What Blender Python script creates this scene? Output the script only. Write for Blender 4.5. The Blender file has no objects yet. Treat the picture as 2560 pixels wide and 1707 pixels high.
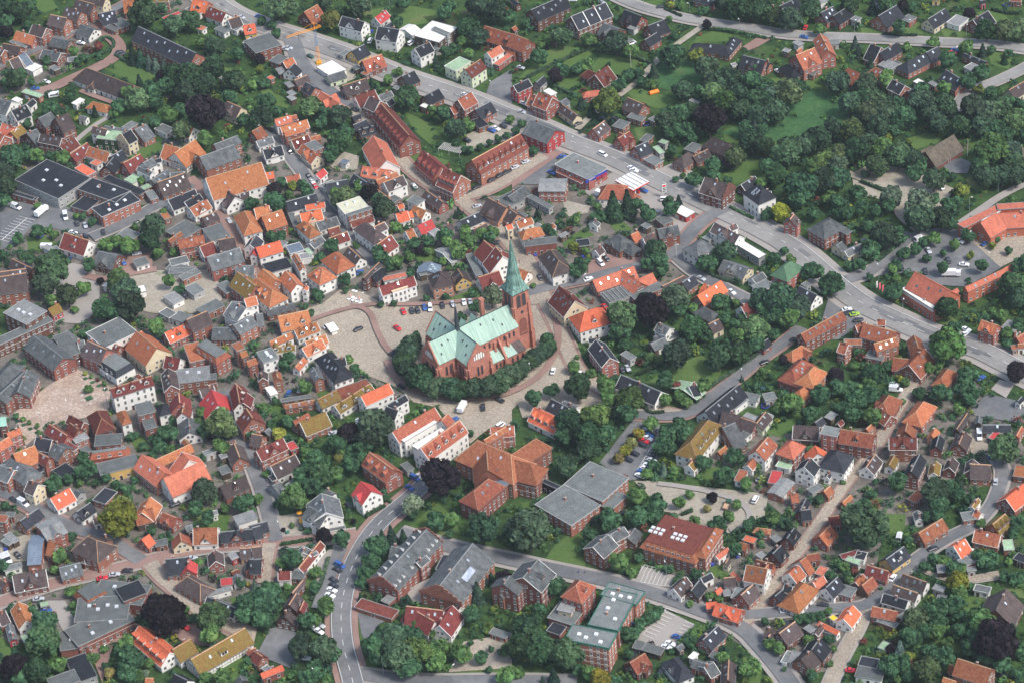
import bpy, bmesh, math, random
import numpy as np
from mathutils import Vector, Matrix
from mathutils.geometry import tessellate_polygon
random.seed(7)
RNG = np.random.default_rng(7)
SC = bpy.context.scene
COL = SC.collection
# ---------------------------------------------------------------- camera
PITCH, ROLL, FPX, DIST = math.radians(36), math.radians(5.4), 7265.0, 1210.0
CAMH = DIST * math.sin(PITCH)
FW = Vector((0, math.cos(PITCH), -math.sin(PITCH)))
_R = Vector((1, 0, 0)); _U = Vector((0, math.sin(PITCH), math.cos(PITCH)))
CR = _R * math.cos(ROLL) - _U * math.sin(ROLL)
CU = _R * math.sin(ROLL) + _U * math.cos(ROLL)
cd = bpy.data.cameras.new('camera'); cam = bpy.data.objects.new('camera', cd); COL.objects.link(cam)
cd.sensor_width = 36; cd.lens = FPX / 2560 * 36; cd.clip_start = 5; cd.clip_end = 6000
m = Matrix((CR, CU, -FW)).transposed().to_4x4(); m.translation = Vector((0, 0, CAMH))
cam.matrix_world = m; SC.camera = cam
CAMP = Vector((0, 0, CAMH))
# ---------------------------------------------------------------- light
w = bpy.data.worlds.new('World'); SC.world = w; w.use_nodes = True
nt = w.node_tree; bg = nt.nodes['Background']
sky = nt.nodes.new('ShaderNodeTexSky'); sky.sky_type = 'NISHITA'; sky.sun_disc = False
SUN_EL, SUN_AZ = math.radians(52), math.radians(128)     # azimuth clockwise from +Y
sky.sun_elevation = SUN_EL; sky.sun_rotation = SUN_AZ; sky.altitude = 20; sky.air_density = 1.2; sky.dust_density = 2.5
nt.links.new(sky.outputs[0], bg.inputs[0]); bg.inputs[1].default_value = 0.13
sd = bpy.data.lights.new('sun', 'SUN'); sun = bpy.data.objects.new('sun', sd); COL.objects.link(sun)
sd.energy = 2.1; sd.angle = math.radians(13); sd.color = (1, .965, .92)
sdir = Vector((math.sin(SUN_AZ) * math.cos(SUN_EL), math.cos(SUN_AZ) * math.cos(SUN_EL), math.sin(SUN_EL)))
sun.rotation_euler = sdir.to_track_quat('Z', 'Y').to_euler()
SC.view_settings.view_transform = 'Standard'; SC.view_settings.look = 'None'
SC.view_settings.exposure = 0.72; SC.view_settings.gamma = 1
SC.cycles.max_bounces = 4; SC.cycles.diffuse_bounces = 2; SC.cycles.glossy_bounces = 2
SC.cycles.caustics_reflective = False; SC.cycles.caustics_refractive = False
# ---------------------------------------------------------------- helpers
def at(px, py, h=0.0):
    d = FW + CR * ((px - 1280) / FPX) + CU * ((853.5 - py) / FPX)
    t = (h - CAMH) / d.z
    return CAMP + d * t
def pix(p):
    v = Vector(p) - CAMP
    z = v.dot(FW)
    return 1280 + FPX * v.dot(CR) / z, 853.5 - FPX * v.dot(CU) / z
def mpp(px, py):                       # metres per photo pixel at a ground point
    return (at(px, py) - CAMP).dot(FW) / FPX
TY = [0, 427, 854, 1280]
def tile(tx, ty, x, y): return tx * 640 + x / 3.672, TY[ty] + y / 3.672
def hsh(a, b):
    v = math.sin(a * 12.9898 + b * 78.233) * 43758.5453
    return v - math.floor(v)
_M = {}
def mat(name, col, var=.25, scale=.6, rough=.85, kind='noise', objvar=.12, col2=None, spec=.2, metal=0.0, stretch=(1, 1, 1), bump=0):
    if name in _M: return _M[name]
    M = bpy.data.materials.new(name); M.use_nodes = True; n = M.node_tree; b = n.nodes['Principled BSDF']
    b.inputs['Roughness'].default_value = rough; b.inputs['Metallic'].default_value = metal
    b.inputs['Specular IOR Level'].default_value = spec
    tc = n.nodes.new('ShaderNodeTexCoord'); mp = n.nodes.new('ShaderNodeMapping'); mp.inputs['Scale'].default_value = stretch
    n.links.new(tc.outputs['Object'], mp.inputs[0])
    no = n.nodes.new('ShaderNodeTexNoise'); no.inputs['Scale'].default_value = scale; no.inputs['Detail'].default_value = 6
    no.inputs['Roughness'].default_value = .62
    n.links.new(mp.outputs[0], no.inputs['Vector'])
    r = n.nodes.new('ShaderNodeValToRGB')
    c2 = col2 or tuple(c * (1 + var) for c in col)
    r.color_ramp.elements[0].position = .33; r.color_ramp.elements[1].position = .68
    r.color_ramp.elements[0].color = (*[c * (1 - var) for c in col], 1); r.color_ramp.elements[1].color = (*c2, 1)
    n.links.new(no.outputs[0], r.inputs[0])
    hv = n.nodes.new('ShaderNodeHueSaturation'); oi = n.nodes.new('ShaderNodeObjectInfo')
    mr = n.nodes.new('ShaderNodeMapRange'); mr.inputs[3].default_value = 1 - objvar * 1.6; mr.inputs[4].default_value = 1 + objvar * 1.6
    sp = n.nodes.new('ShaderNodeSeparateColor'); n.links.new(oi.outputs['Color'], sp.inputs[0])
    n.links.new(sp.outputs[0], mr.inputs[0]); n.links.new(mr.outputs[0], hv.inputs['Value'])
    mh = n.nodes.new('ShaderNodeMapRange'); mh.inputs[3].default_value = .5 - objvar * .05; mh.inputs[4].default_value = .5 + objvar * .05
    n.links.new(sp.outputs[1], mh.inputs[0]); n.links.new(mh.outputs[0], hv.inputs['Hue'])
    n.links.new(r.outputs[0], hv.inputs['Color'])
    last = hv.outputs[0]
    if kind in ('roof', 'wall'):       # a finer second layer: lichen, worn tiles or uneven brick
        n2 = n.nodes.new('ShaderNodeTexNoise'); n2.inputs['Scale'].default_value = 3.2 if kind == 'roof' else 4.5; n2.inputs['Detail'].default_value = 3
        n.links.new(tc.outputs['Object'], n2.inputs['Vector'])
        mx = n.nodes.new('ShaderNodeMix'); mx.data_type = 'RGBA'; mx.blend_type = 'MULTIPLY'; mx.inputs[0].default_value = 1
        rr = n.nodes.new('ShaderNodeMapRange'); rr.inputs[1].default_value = .3; rr.inputs[2].default_value = .7
        rr.inputs[3].default_value = .54 if kind == 'roof' else .75; rr.inputs[4].default_value = 1.3
        n.links.new(n2.outputs[0], rr.inputs[0]); n.links.new(last, mx.inputs[6]); n.links.new(rr.outputs[0], mx.inputs[7])
        last = mx.outputs[2]
        bp = n.nodes.new('ShaderNodeBump'); bp.inputs['Strength'].default_value = .35; bp.inputs['Distance'].default_value = .12
        n.links.new(n2.outputs[0], bp.inputs['Height']); n.links.new(bp.outputs[0], b.inputs['Normal'])
    n.links.new(last, b.inputs['Base Color'])
    _M[name] = M
    return M
def mesh(name, verts, faces, mats, fm=None, smooth=False):
    me = bpy.data.meshes.new(name); me.from_pydata([tuple(v) for v in verts], [], faces)
    for k in mats: me.materials.append(k)
    if fm: me.polygons.foreach_set('material_index', fm)
    if smooth: me.polygons.foreach_set('use_smooth', [True] * len(me.polygons))
    me.update(); return me
THINGS = []
def link(name, me, parent=None, loc=None, rotz=0.0, mw=None):
    o = bpy.data.objects.new(name, me); COL.objects.link(o)
    if parent is not None: o.parent = parent; o.color = parent.color
    else: o.color = (random.random(), random.random(), random.random(), 1)
    if mw is not None: o.matrix_local = mw
    else:
        if loc is not None: o.location = loc
        o.rotation_euler[2] = rotz
    return o
def thing(o, desc, cat, pxy, group=None, label=None):
    o['category'] = cat
    if group: o['group'] = group
    THINGS.append((o, desc, pxy, label))
    return o
class MB:
    """collects boxes, prisms and loose faces into one mesh"""
    def __init__(s): s.v = []; s.f = []; s.m = []
    def add(s, vs, fs, mi=0):
        k = len(s.v); s.v += [tuple(v) for v in vs]; s.f += [tuple(i + k for i in f) for f in fs]; s.m += [mi] * len(fs)
    def box(s, x0, x1, y0, y1, z0, z1, mi=0):
        s.add([(x0, y0, z0), (x1, y0, z0), (x1, y1, z0), (x0, y1, z0), (x0, y0, z1), (x1, y0, z1), (x1, y1, z1), (x0, y1, z1)],
              [(0, 3, 2, 1), (4, 5, 6, 7), (0, 1, 5, 4), (1, 2, 6, 5), (2, 3, 7, 6), (3, 0, 4, 7)], mi)
    def obox(s, c, ux, uy, uz, mi=0):   # oriented box: centre and three half vectors
        c, ux, uy, uz = map(Vector, (c, ux, uy, uz))
        P = [c + ux * a + uy * b + uz * d for d in (-1, 1) for a, b in ((-1, -1), (1, -1), (1, 1), (-1, 1))]
        s.add(P, [(0, 3, 2, 1), (4, 5, 6, 7), (0, 1, 5, 4), (1, 2, 6, 5), (2, 3, 7, 6), (3, 0, 4, 7)], mi)
    def bar(s, a, b, r, mi=0, r2=None, n=6):
        a = Vector(a); b = Vector(b); r2 = r if r2 is None else r2
        d = (b - a).normalized(); u = d.orthogonal().normalized(); v = d.cross(u)
        P = [a + (u * math.cos(t) + v * math.sin(t)) * r for t in [2 * math.pi * i / n for i in range(n)]]
        P += [b + (u * math.cos(t) + v * math.sin(t)) * r2 for t in [2 * math.pi * i / n for i in range(n)]]
        F = [(i, (i + 1) % n, n + (i + 1) % n, n + i) for i in range(n)] + [tuple(range(n - 1, -1, -1)), tuple(range(n, 2 * n))]
        s.add(P, F, mi)
    def ext(s, poly, x0, x1, mi=0):     # polygon in (y, z) swept along x
        n = len(poly)
        s.add([(x0, y, z) for y, z in poly] + [(x1, y, z) for y, z in poly],
              [tuple(range(n - 1, -1, -1)), tuple(range(n, 2 * n))] + [(i, (i + 1) % n, n + (i + 1) % n, n + i) for i in range(n)], mi)
    def me(s, name, mats): return mesh(name, s.v, s.f, mats, s.m)
# ---------------------------------------------------------------- materials
ROOF = {}
for k, (nm, c, v, ov, c2) in {
    'o': ('orange_tiles', (.44, .135, .06), .28, .14, (.45, .18, .085)), 'O': ('bright_orange_tiles', (.60, .145, .07), .14, .08, None),
    's': ('salmon_tiles', (.50, .155, .095), .18, .06, None),
    'G': ('dark_green_roof', (.09, .17, .10), .15, .05, None), 'P': ('pale_cream_sheets', (.60, .58, .43), .1, .03, None), 'r': ('red_brown_tiles', (.32, .085, .05), .3, .16, (.35, .14, .075)),
    'm': ('maroon_tiles', (.165, .042, .034), .32, .16, (.205, .058, .046)), 'd': ('brown_grey_tiles', (.083, .062, .06), .3, .18, None),
    'k': ('anthracite_tiles', (.034, .037, .045), .3, .22, None), 'g': ('grey_slates', (.10, .11, .117), .3, .16, (.155, .165, .165)),
    'l': ('pale_grey_sheets', (.24, .245, .24), .22, .12, None), 'w': ('white_roofing', (.74, .72, .66), .06, .03, None),
    'y': ('mossy_tiles', (.30, .145, .045), .35, .06, (.20, .165, .045)), 'e': ('green_sheets', (.31, .44, .28), .15, .1, None),
    'c': ('copper_green', (.30, .52, .42), .14, .02, None), 'R': ('bright_red_tiles', (.46, .065, .06), .15, .03, None),
    'b': ('blue_grey_sheets', (.15, .19, .24), .15, .08, None), 'T': ('thatch', (.12, .10, .075), .3, .05, None),
    'Y': ('yellow_awning', (.8, .5, .03), .03, .02, None)}.items():
    ROOF[k] = mat(nm, c, v, 1.1 if k in 'oyrm' else .55, .82, 'roof' if k not in 'wcY' else 'noise', ov, c2, stretch=(1, .45, 1), spec=.08 if k == 'k' else .2)
FLAT = mat('flat_roof_felt', (.15, .163, .158), .2, .25, .9, 'roof', .18)
FLATK = mat('dark_roof_felt', (.03, .034, .042), .3, .25, .85, 'roof', .15, spec=.1)
WALL = {}
for k, (nm, c, v, ov) in {
    'b': ('red_brick', (.27, .108, .078), .2, .18), 'B': ('dark_brick', (.15, .068, .052), .2, .14), 'w': ('white_render', (.78, .76, .71), .05, .03),
    'c': ('cream_render', (.66, .56, .38), .07, .06), 'y': ('yellow_render', (.60, .40, .13), .08, .05), 'l': ('pale_green_render', (.60, .66, .46), .05, .03),
    'g': ('grey_render', (.36, .36, .35), .12, .1), 'k': ('black_cladding', (.03, .032, .036), .2, .05), 'R': ('red_paint', (.36, .055, .055), .1, .03),
    'o': ('orange_boards', (.48, .24, .15), .15, .05), 't': ('dark_timber', (.09, .062, .045), .3, .2), 'T': ('brown_timber', (.16, .1, .07), .2, .1),
    'v': ('ivy_leaves', (.03, .07, .03), .4, .1),
    'r': ('terracotta_brick', (.42, .13, .075), .12, .05)}.items():
    WALL[k] = mat(nm, c, v, .5, .9, 'wall' if k in 'bBr' else 'noise', ov)
TRIM = mat('white_trim', (.70, .69, .65), .08, 1, .6, objvar=.08)
PARA = mat('parapet_trim', (.33, .33, .32), .15, 1, .7, objvar=.2)
TRIMG = mat('zinc_trim', (.2, .21, .21), .15, 1, .5, objvar=.1)
RIDGE = mat('ridge_tiles', (.42, .25, .15), .25, 2, .9, objvar=.15)
GLASS = mat('window_glass', (.03, .035, .045), .4, .5, .12, objvar=.3, spec=.6)
SKYL = mat('skylight_glass', (.32, .37, .42), .3, .4, .1, objvar=.5, spec=.8)
DOORM = mat('door_paint', (.10, .06, .05), .3, 1, .6, objvar=.5)
BRICKC = mat('chimney_brick', (.32, .13, .09), .25, 2, .9, 'wall', .2)
STONE = mat('pale_concrete', (.45, .44, .41), .15, .8, .9, objvar=.1)
METAL = mat('galvanised_metal', (.42, .44, .45), .15, 1, .4, objvar=.05, metal=.5)
GREEN_P = mat('green_paint', (.04, .16, .12), .15, 1, .6, objvar=.05)
BLUE_P = mat('blue_paint', (.035, .06, .32), .2, .8, .5, objvar=.05)
RED_P = mat('red_gloss_paint', (.6, .03, .04), .1, .8, .4, objvar=.05)
YEL_P = mat('yellow_paint', (.75, .33, .03), .1, .8, .5, objvar=.05)
BLACK = mat('black_rubber', (.02, .02, .022), .2, 2, .7, objvar=.1)
# ---------------------------------------------------------------- ground and roads
def gmat(name, c1, c2, c3=None, scale=.08, scale2=.9, rough=.95, amt=.5, cell=None):
    M = bpy.data.materials.new(name); M.use_nodes = True; n = M.node_tree; b = n.nodes['Principled BSDF']
    b.inputs['Roughness'].default_value = rough; b.inputs['Specular IOR Level'].default_value = .1
    g = n.nodes.new('ShaderNodeNewGeometry')
    a = n.nodes.new('ShaderNodeTexNoise'); a.inputs['Scale'].default_value = scale; a.inputs['Detail'].default_value = 5
    f = n.nodes.new('ShaderNodeTexNoise'); f.inputs['Scale'].default_value = scale2; f.inputs['Detail'].default_value = 5; f.inputs['Roughness'].default_value = .7
    n.links.new(g.outputs['Position'], a.inputs['Vector']); n.links.new(g.outputs['Position'], f.inputs['Vector'])
    r = n.nodes.new('ShaderNodeValToRGB'); r.color_ramp.elements[0].position = .38; r.color_ramp.elements[1].position = .62
    r.color_ramp.elements[0].color = (*c1, 1); r.color_ramp.elements[1].color = (*c2, 1)
    if c3:
        e = r.color_ramp.elements.new(.72); e.color = (*c3, 1)
    n.links.new(a.outputs[0], r.inputs[0])
    mr = n.nodes.new('ShaderNodeMapRange'); mr.inputs[1].default_value = .3; mr.inputs[2].default_value = .7
    mr.inputs[3].default_value = 1 - amt; mr.inputs[4].default_value = 1 + amt
    n.links.new(f.outputs[0], mr.inputs[0])
    mx = n.nodes.new('ShaderNodeMix'); mx.data_type = 'RGBA'; mx.blend_type = 'MULTIPLY'; mx.inputs[0].default_value = 1
    n.links.new(r.outputs[0], mx.inputs[6]); n.links.new(mr.outputs[0], mx.inputs[7]); last = mx.outputs[2]
    if cell:
        v = n.nodes.new('ShaderNodeTexVoronoi'); v.inputs['Scale'].default_value = cell
        n.links.new(g.outputs['Position'], v.inputs['Vector'])
        m2 = n.nodes.new('ShaderNodeMix'); m2.data_type = 'RGBA'; m2.blend_type = 'MULTIPLY'; m2.inputs[0].default_value = 1
        m4 = n.nodes.new('ShaderNodeMapRange'); m4.inputs[1].default_value = 0; m4.inputs[2].default_value = .6
        m4.inputs[3].default_value = 1.14; m4.inputs[4].default_value = .74
        n.links.new(v.outputs['Distance'], m4.inputs[0]); n.links.new(last, m2.inputs[6]); n.links.new(m4.outputs[0], m2.inputs[7]); last = m2.outputs[2]
    n.links.new(last, b.inputs['Base Color']); return M
GM = {
 'base': gmat('garden_ground', (.030, .060, .022), (.050, .095, .026), (.080, .085, .045), .06, .5, amt=.5),
 'yard': gmat('yard_paving', (.13, .115, .10), (.19, .17, .145), (.05, .075, .03), .11, .7, amt=.3),
 'a': gmat('asphalt', (.130, .135, .140), (.19, .19, .19), None, .06, .5, amt=.16),
 'A': gmat('main_asphalt', (.215, .21, .20), (.28, .27, .255), None, .05, .5, amt=.13),
 'c': gmat('granite_setts', (.36, .305, .24), (.45, .385, .305), (.31, .28, .235), .04, 1.2, amt=.2, cell=1.3),
 'p': gmat('red_paving', (.245, .155, .13), (.30, .195, .165), None, .08, 1.5, amt=.18),
 'k': gmat('pink_plaza_slabs', (.44, .33, .26), (.52, .41, .33), None, .12, 1.2, amt=.18, cell=.8),
 'g': gmat('gravel', (.30, .27, .215), (.37, .33, .27), (.18, .2, .1), .07, 1.1, amt=.25),
 's': gmat('pavement_slabs', (.30, .275, .25), (.34, .31, .28), None, .08, 1.5, amt=.12),
 'l': gmat('lawn_grass', (.070, .125, .034), (.095, .150, .045), (.14, .16, .065), .05, .9, amt=.25),
 'm': gmat('meadow_grass', (.040, .10, .040), (.058, .135, .048), (.10, .13, .055), .09, .5, amt=.35),
 'n': gmat('garden_beds', (.06, .05, .03), (.04, .08, .022), (.11, .1, .06), .12, .9, amt=.45),
 'W': gmat('road_paint', (.66, .66, .62), (.72, .72, .7), None, .1, 1, amt=.1)}
VX = {'q0': (0, 0, .5447), 'q1': (1280, 0, .5447), 'q2': (0, 854, .5442), 'q3': (1280, 854, .5442), 'f': (0, 0, 1.0884)}
def vp(v, x, y):
    X, Y, s = VX[v]; return X + x * s, Y + y * s
def P(s):
    v, rest = s.split(':'); n = [float(q) for q in rest.replace(',', ' ').split()]
    return [vp(v, n[i], n[i + 1]) for i in range(0, len(n), 2)]
NAMES = {'a': 'road', 'A': 'main_road', 'c': 'cobbled_road', 'p': 'paved_path', 'k': 'town_square', 'g': 'gravel_ground', 's': 'pavement', 'l': 'lawn',
         'm': 'meadow', 'yard': 'paved_ground', 'W': 'road_marking', 'n': 'garden_bed'}
PAVED = []      # pixel polygons and bands kept free of shrubs
LAWNS = []
def sheet(poly2d, z, key, name=None):
    vs = [Vector((p[0], p[1], 0)) for p in poly2d]
    tr = tessellate_polygon([vs])
    V = [(v.x, v.y, z) for v in vs]; F = []
    for t in tr:
        a, b, c = t
        cr = (vs[b] - vs[a]).cross(vs[c] - vs[a]).z
        F.append((a, b, c) if cr > 0 else (a, c, b))
    o = link(name or NAMES[key], mesh(name or NAMES[key], V, F, [GM[key]])); o['kind'] = 'structure'; return o
def smooth_line(pts, it=2):
    for _ in range(it):
        q = [pts[0]]
        for a, b in zip(pts, pts[1:]):
            q += [a * .75 + b * .25, a * .25 + b * .75]
        q.append(pts[-1]); pts = q
    return pts
def strip(pts, w, z, key, name=None):
    L = []; R = []
    for i, p in enumerate(pts):
        d = (pts[min(i + 1, len(pts) - 1)] - pts[max(i - 1, 0)]).normalized(); n = Vector((-d.y, d.x, 0)) * w / 2
        L.append(p + n); R.append(p - n)
    V = [(p.x, p.y, z) for p in L + R]; n = len(pts)
    F = [(i, n + i, n + i + 1, i + 1) for i in range(n - 1)]
    o = link(name or NAMES[key], mesh(name or NAMES[key], V, F, [GM[key]])); o['kind'] = 'structure'; return o
ZI = [0]
def znext(base):
    ZI[0] += 1; return base + ZI[0] * .0015
def poly(key, s, z=None, paved=True):
    pp = P(s); g = [at(x, y) for x, y in pp]
    base = {'yard': .02, 'm': .03, 'l': .08, 'n': .07, 'g': .15, 'a': .25, 's': .22, 'c': .26, 'k': .28, 'p': .42}.get(key, .3)
    sheet(g, znext(base), key)
    if key in 'lmn': LAWNS.append([(p.x, p.y) for p in g])
    elif key != 'yard' and paved: PAVED.append([(p.x, p.y) for p in g])
BANDS = []
def road(key, w, sw, s, swk='s', z=0):
    pts = smooth_line([at(x, y) for x, y in P(s)])
    if sw: strip(pts, w + 2 * sw, znext(.30 + z), swk, 'pavement')
    strip(pts, w, znext((.62 if key in 'aA' else .5) + z), key)
    BANDS.append((np.array([(p.x, p.y) for p in pts]), w / 2 + sw))
    return pts
# the one sheet that reaches past everything
c0 = at(1280, 853)
link('ground', mesh('ground', [(c0.x - 1500, c0.y - 1500, -.02), (c0.x + 1500, c0.y - 1500, -.02), (c0.x + 1500, c0.y + 3000, -.02), (c0.x - 1500, c0.y + 3000, -.02)], [(0, 1, 2, 3)], [GM['base']]))['kind'] = 'structure'
for s in ('q0:880,830 1000,760 1180,620 1350,560 1500,640 1560,760 1700,760 1900,830 2120,900 2350,900 2350,1380 1500,1568 700,1568 300,1568 0,1380 0,1000 300,1020 700,960',
          'q2:0,0 1500,0 1700,160 1900,260 1800,320 1500,330 1260,260 1240,400 1330,520 1100,620 1250,900 1500,900 1200,1200 1100,1300 800,1200 300,1380 0,1380',
          'q0:0,220 330,120 560,20 640,0 1000,0 900,40 500,110 380,300 0,460', 'q0:640,660 900,640 860,900 560,960 300,900 0,700',
          'q3:780,560 1130,420 1400,420 1700,380 1900,20 2050,60 2352,480 2352,720 2200,640 1700,900 1640,1200 1500,1500 1300,1540 900,1300 560,1100 1000,1000 1250,800 1060,640',
          'q1:0,560 120,560 500,800 900,1000 760,1230 880,1300 560,1450 250,1500 60,1300 0,1100'):
    poly('yard', s)
for s in ('q0:450,300 530,262 720,350 640,400 480,318', 'q0:1190,415 1230,410 1340,470 1320,500 1250,480', 'q0:1030,310 1130,330 1110,370 1030,340', 'q0:340,640 500,505 520,540 370,655',
          'q0:1850,510 1960,560 2050,650 1980,670 1900,600', 'q0:1850,700 1920,690 2060,740 2000,860 1880,760', 'q0:1640,60 1840,20 2050,60 2100,110 1960,110 1800,130', 'q0:100,0 240,0 270,40 200,60',
          'q0:1900,1160 1990,1130 2060,1160 2030,1200 1910,1200', 'q0:120,1090 200,1080 270,1120 220,1160 130,1150', 'q0:600,700 740,650 750,690 640,740',
          'q1:30,360 180,210 330,220 370,250 250,330 120,370', 'q1:180,390 330,330 420,250 580,280 560,330 480,350 330,420 260,430', 'q1:530,430 560,400 700,440 830,490 660,500 560,460',
          'q1:800,240 850,170 920,145 1010,160 990,190 880,200 830,250', 'q1:970,800 1090,730 1180,740 1180,810 1010,850', 'q1:1810,640 1900,610 2000,610 1950,660 1850,690', 'q1:2070,640 2180,650 2120,690',
          'q1:230,1110 330,1050 380,1080 300,1110 240,1140', 'q1:430,1010 500,1010 560,1060 470,1060', 'q1:590,10 680,0 730,20 680,60', 'q1:140,110 220,80 290,160 200,150', 'q1:1600,130 1700,130 1700,165 1600,160',
          'q1:1180,360 1400,360 1450,400 1230,400', 'q1:2080,800 2200,830 2180,890 2090,860', 'q1:1780,1290 1900,1400 2080,1490 2000,1500 1850,1440 1770,1330', 'q1:1960,130 2130,150 2100,185 1990,180', 'q1:2180,240 2300,250 2280,320 2200,300',
          'q1:1730,400 1820,420 1830,460 1720,440', 'q1:970,600 1030,580 1040,680 980,680', 'q1:1800,120 1880,100 1890,160 1800,170', 'q1:2130,60 2230,40 2280,90 2200,110', 'q1:560,590 640,580 660,640 580,650',
          'q3:620,190 700,130 870,60 960,130 940,200 840,210 700,215', 'q3:200,930 380,800 430,830 330,930 340,1060 150,1000', 'q3:1160,420 1330,320 1340,350 1240,440', 'q3:40,740 160,720 60,790', 'q3:1600,720 1700,720 1680,790 1600,770',
          'q3:1700,790 1810,790 1800,880 1700,880', 'q3:1900,1360 2060,1360 2060,1430 1880,1430', 'q3:2070,1180 2200,1150 2180,1250 2080,1240', 'q3:2240,1090 2352,1110 2352,1180 2270,1160', 'q3:900,1030 1010,1020 1000,1080 930,1080',
          'q3:730,540 820,520 860,600 760,600', 'q3:860,580 1000,570 1000,640 880,650', 'q3:1060,1450 1160,1430 1140,1568 1070,1568', 'q3:500,150 600,200 700,320 640,350', 'q3:1750,200 1820,190 1830,240 1760,240', 'q3:1580,130 1640,140 1620,170',
          'q2:1880,850 1960,780 2010,740 2080,800 2110,870 2140,900 2260,900 2352,960 2352,1000 2100,935 1900,890', 'q2:1290,830 1360,800 1440,880 1330,920', 'q2:1400,990 1500,1000 1450,1190 1400,1180', 'q2:1640,1250 1700,1290 1660,1400',
          'q2:1500,1250 1560,1200 1560,1400 1500,1440', 'q2:1660,1450 1780,1520 2100,1530 2060,1568 1680,1568', 'q2:2060,1520 2352,1490 2352,1568 2100,1568', 'q2:0,1350 40,1380 60,1450 0,1480', 'q2:1050,1180 1150,1150 1140,1200 1090,1220', 'q2:900,1450 1150,1400 1100,1568 1000,1568', 'q2:600,1380 700,1420 720,1500 640,1530',
          'q2:600,450 660,430 700,500 630,510', 'q2:1200,290 1290,280 1290,330 1210,330', 'q2:1450,230 1510,220 1530,250 1470,260', 'q2:860,780 960,760 1060,800 1040,880 900,850'):
    poly('l', s)
for s in ('q1:960,610 1150,540 1300,450 1380,420 1600,430 1590,520 1500,590 1380,620 1220,660 1080,660', 'q1:620,340 700,270 860,290 900,380 760,400 640,370', 'q1:640,400 740,360 860,380 850,440 760,420'):
    poly('m', s)
for s in ('q0:1940,80 2080,60 2120,110 2000,130', 'q1:1700,1330 1780,1450 1950,1500 1900,1540', 'q3:1600,1280 1700,1270 1680,1330 1600,1330'):
    poly('n', s)
# squares, car parks and yards
poly('c', 'f:700,712 740,700 780,668 830,672 880,700 1110,690 1150,650 1170,560 1230,660 1262,680 1300,740 1330,800 1350,870 1420,935 1330,960 1200,960 1190,930 1080,1020 1000,930 960,925 900,885 860,870 800,850 750,800 715,750')
poly('c', 'q2:1750,140 1830,180 2000,280 2300,290 2352,250 2352,420 2250,400 2150,420 2100,340 1990,300 1900,280')
poly('k', 'q2:65,330 200,220 260,180 340,120 480,190 510,210 500,330 400,350 280,370 200,410 120,480')
poly('a', 'q0:0,960 40,930 250,930 430,1000 520,1070 480,1100 260,1055 140,1050 60,1140 0,1150')
poly('g', 'q0:470,1330 560,1270 700,1245 1000,1240 1020,1380 900,1440 700,1440 620,1420')
poly('s', 'q0:160,1330 330,1210 430,1230 460,1330 450,1420 380,1490 240,1480 240,1400')
poly('p', 'q0:550,1190 700,1160 700,1250 560,1280')
poly('g', 'q0:2140,620 2350,545 2350,640 2140,700')
poly('a', 'q0:2250,380 2350,320 2350,480 2230,440')
poly('g', 'q0:1410,250 1500,225 1570,250 1620,300 1640,360 1540,400 1440,300')
poly('l', 'q0:1400,235 1480,212 1570,245 1480,248 1430,282')
poly('g', 'q0:1580,700 1650,720 1640,780 1560,790 1500,760')
poly('a', 'q1:0,640 190,650 250,700 180,800 120,850 0,850')
poly('p', 'q1:0,745 190,700 240,700 100,800 0,870')
poly('s', 'q1:330,880 470,790 560,760 640,830 720,920 760,1000 840,1000 870,1040 800,1080 640,1010 560,960 420,960')
poly('s', 'q1:650,790 740,750 830,790 760,850')
poly('s', 'q1:800,870 860,850 1040,960 1000,980')
poly('p', 'q1:350,1210 430,1170 620,1190 640,1210 480,1250 350,1290')
poly('a', 'q1:1600,1280 1740,1180 1850,1060 2000,1050 2250,1100 2330,1180 2200,1260 2080,1320 1920,1310 1850,1250')
poly('c', 'q1:2100,1080 2350,1060 2350,1180 2240,1230 2120,1120')
poly('g', 'q1:1560,800 1640,755 1830,780 2030,870 1980,950 1800,975 1700,920 1570,890')
poly('a', 'q1:1450,1380 1530,1340 1640,1470 1500,1560 1300,1568 1420,1480')
poly('a', 'q1:2000,740 2060,730 2110,750 2090,800 2010,800 1980,770')
poly('p', 'q1:1060,220 1120,180 1200,180 1130,220 1080,240')
poly('g', 'q1:230,920 360,950 350,980 250,1000')
poly('a', 'q3:400,560 580,330 610,350 690,390 600,630 540,640')
poly('g', 'q3:560,640 640,640 1080,690 1180,700 1160,800 1080,860 1000,880 860,860 700,780')
poly('s', 'q3:595,1030 700,1060 760,1080 740,1130 560,1110 590,1050')
poly('s', 'q3:680,1220 860,1310 740,1420 570,1370')
poly('a', 'q3:2110,320 2180,240 2352,280 2352,380 2120,340')
poly('s', 'q3:2200,220 2240,175 2310,195 2270,260')
poly('c', 'q3:2090,420 2180,420 2190,520 2110,520')
poly('s', 'q2:215,1190 300,1190 370,1330 290,1330')
poly('a', 'q2:1240,1320 1330,1300 1400,1390 1390,1460 1330,1500 1180,1440')
poly('p', 'q2:780,1330 900,1290 1000,1330 1000,1400 860,1400')
poly('c', 'q2:950,1270 1060,1260 1180,1330 1160,1420 1020,1340')
poly('c', 'q2:2130,1380 2352,1340 2352,1500 2060,1520')
poly('s', 'q2:1860,1140 1990,1080 2060,1060 2000,1200 1900,1200')
poly('a', 'q2:1640,1230 1720,1230 1800,1270 1740,1300 1680,1390 1660,1340')
poly('s', 'q2:1460,1000 1540,930 1600,960 1560,1060 1480,1200 1450,1180')
poly('p', 'q2:400,1350 560,1280 640,1300 520,1400 470,1568 420,1440')
poly('g', 'q2:1240,800 1300,800 1400,780 1420,880 1300,900')
poly('g', 'q2:0,930 160,870 170,960 120,1010 0,1010')
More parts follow.
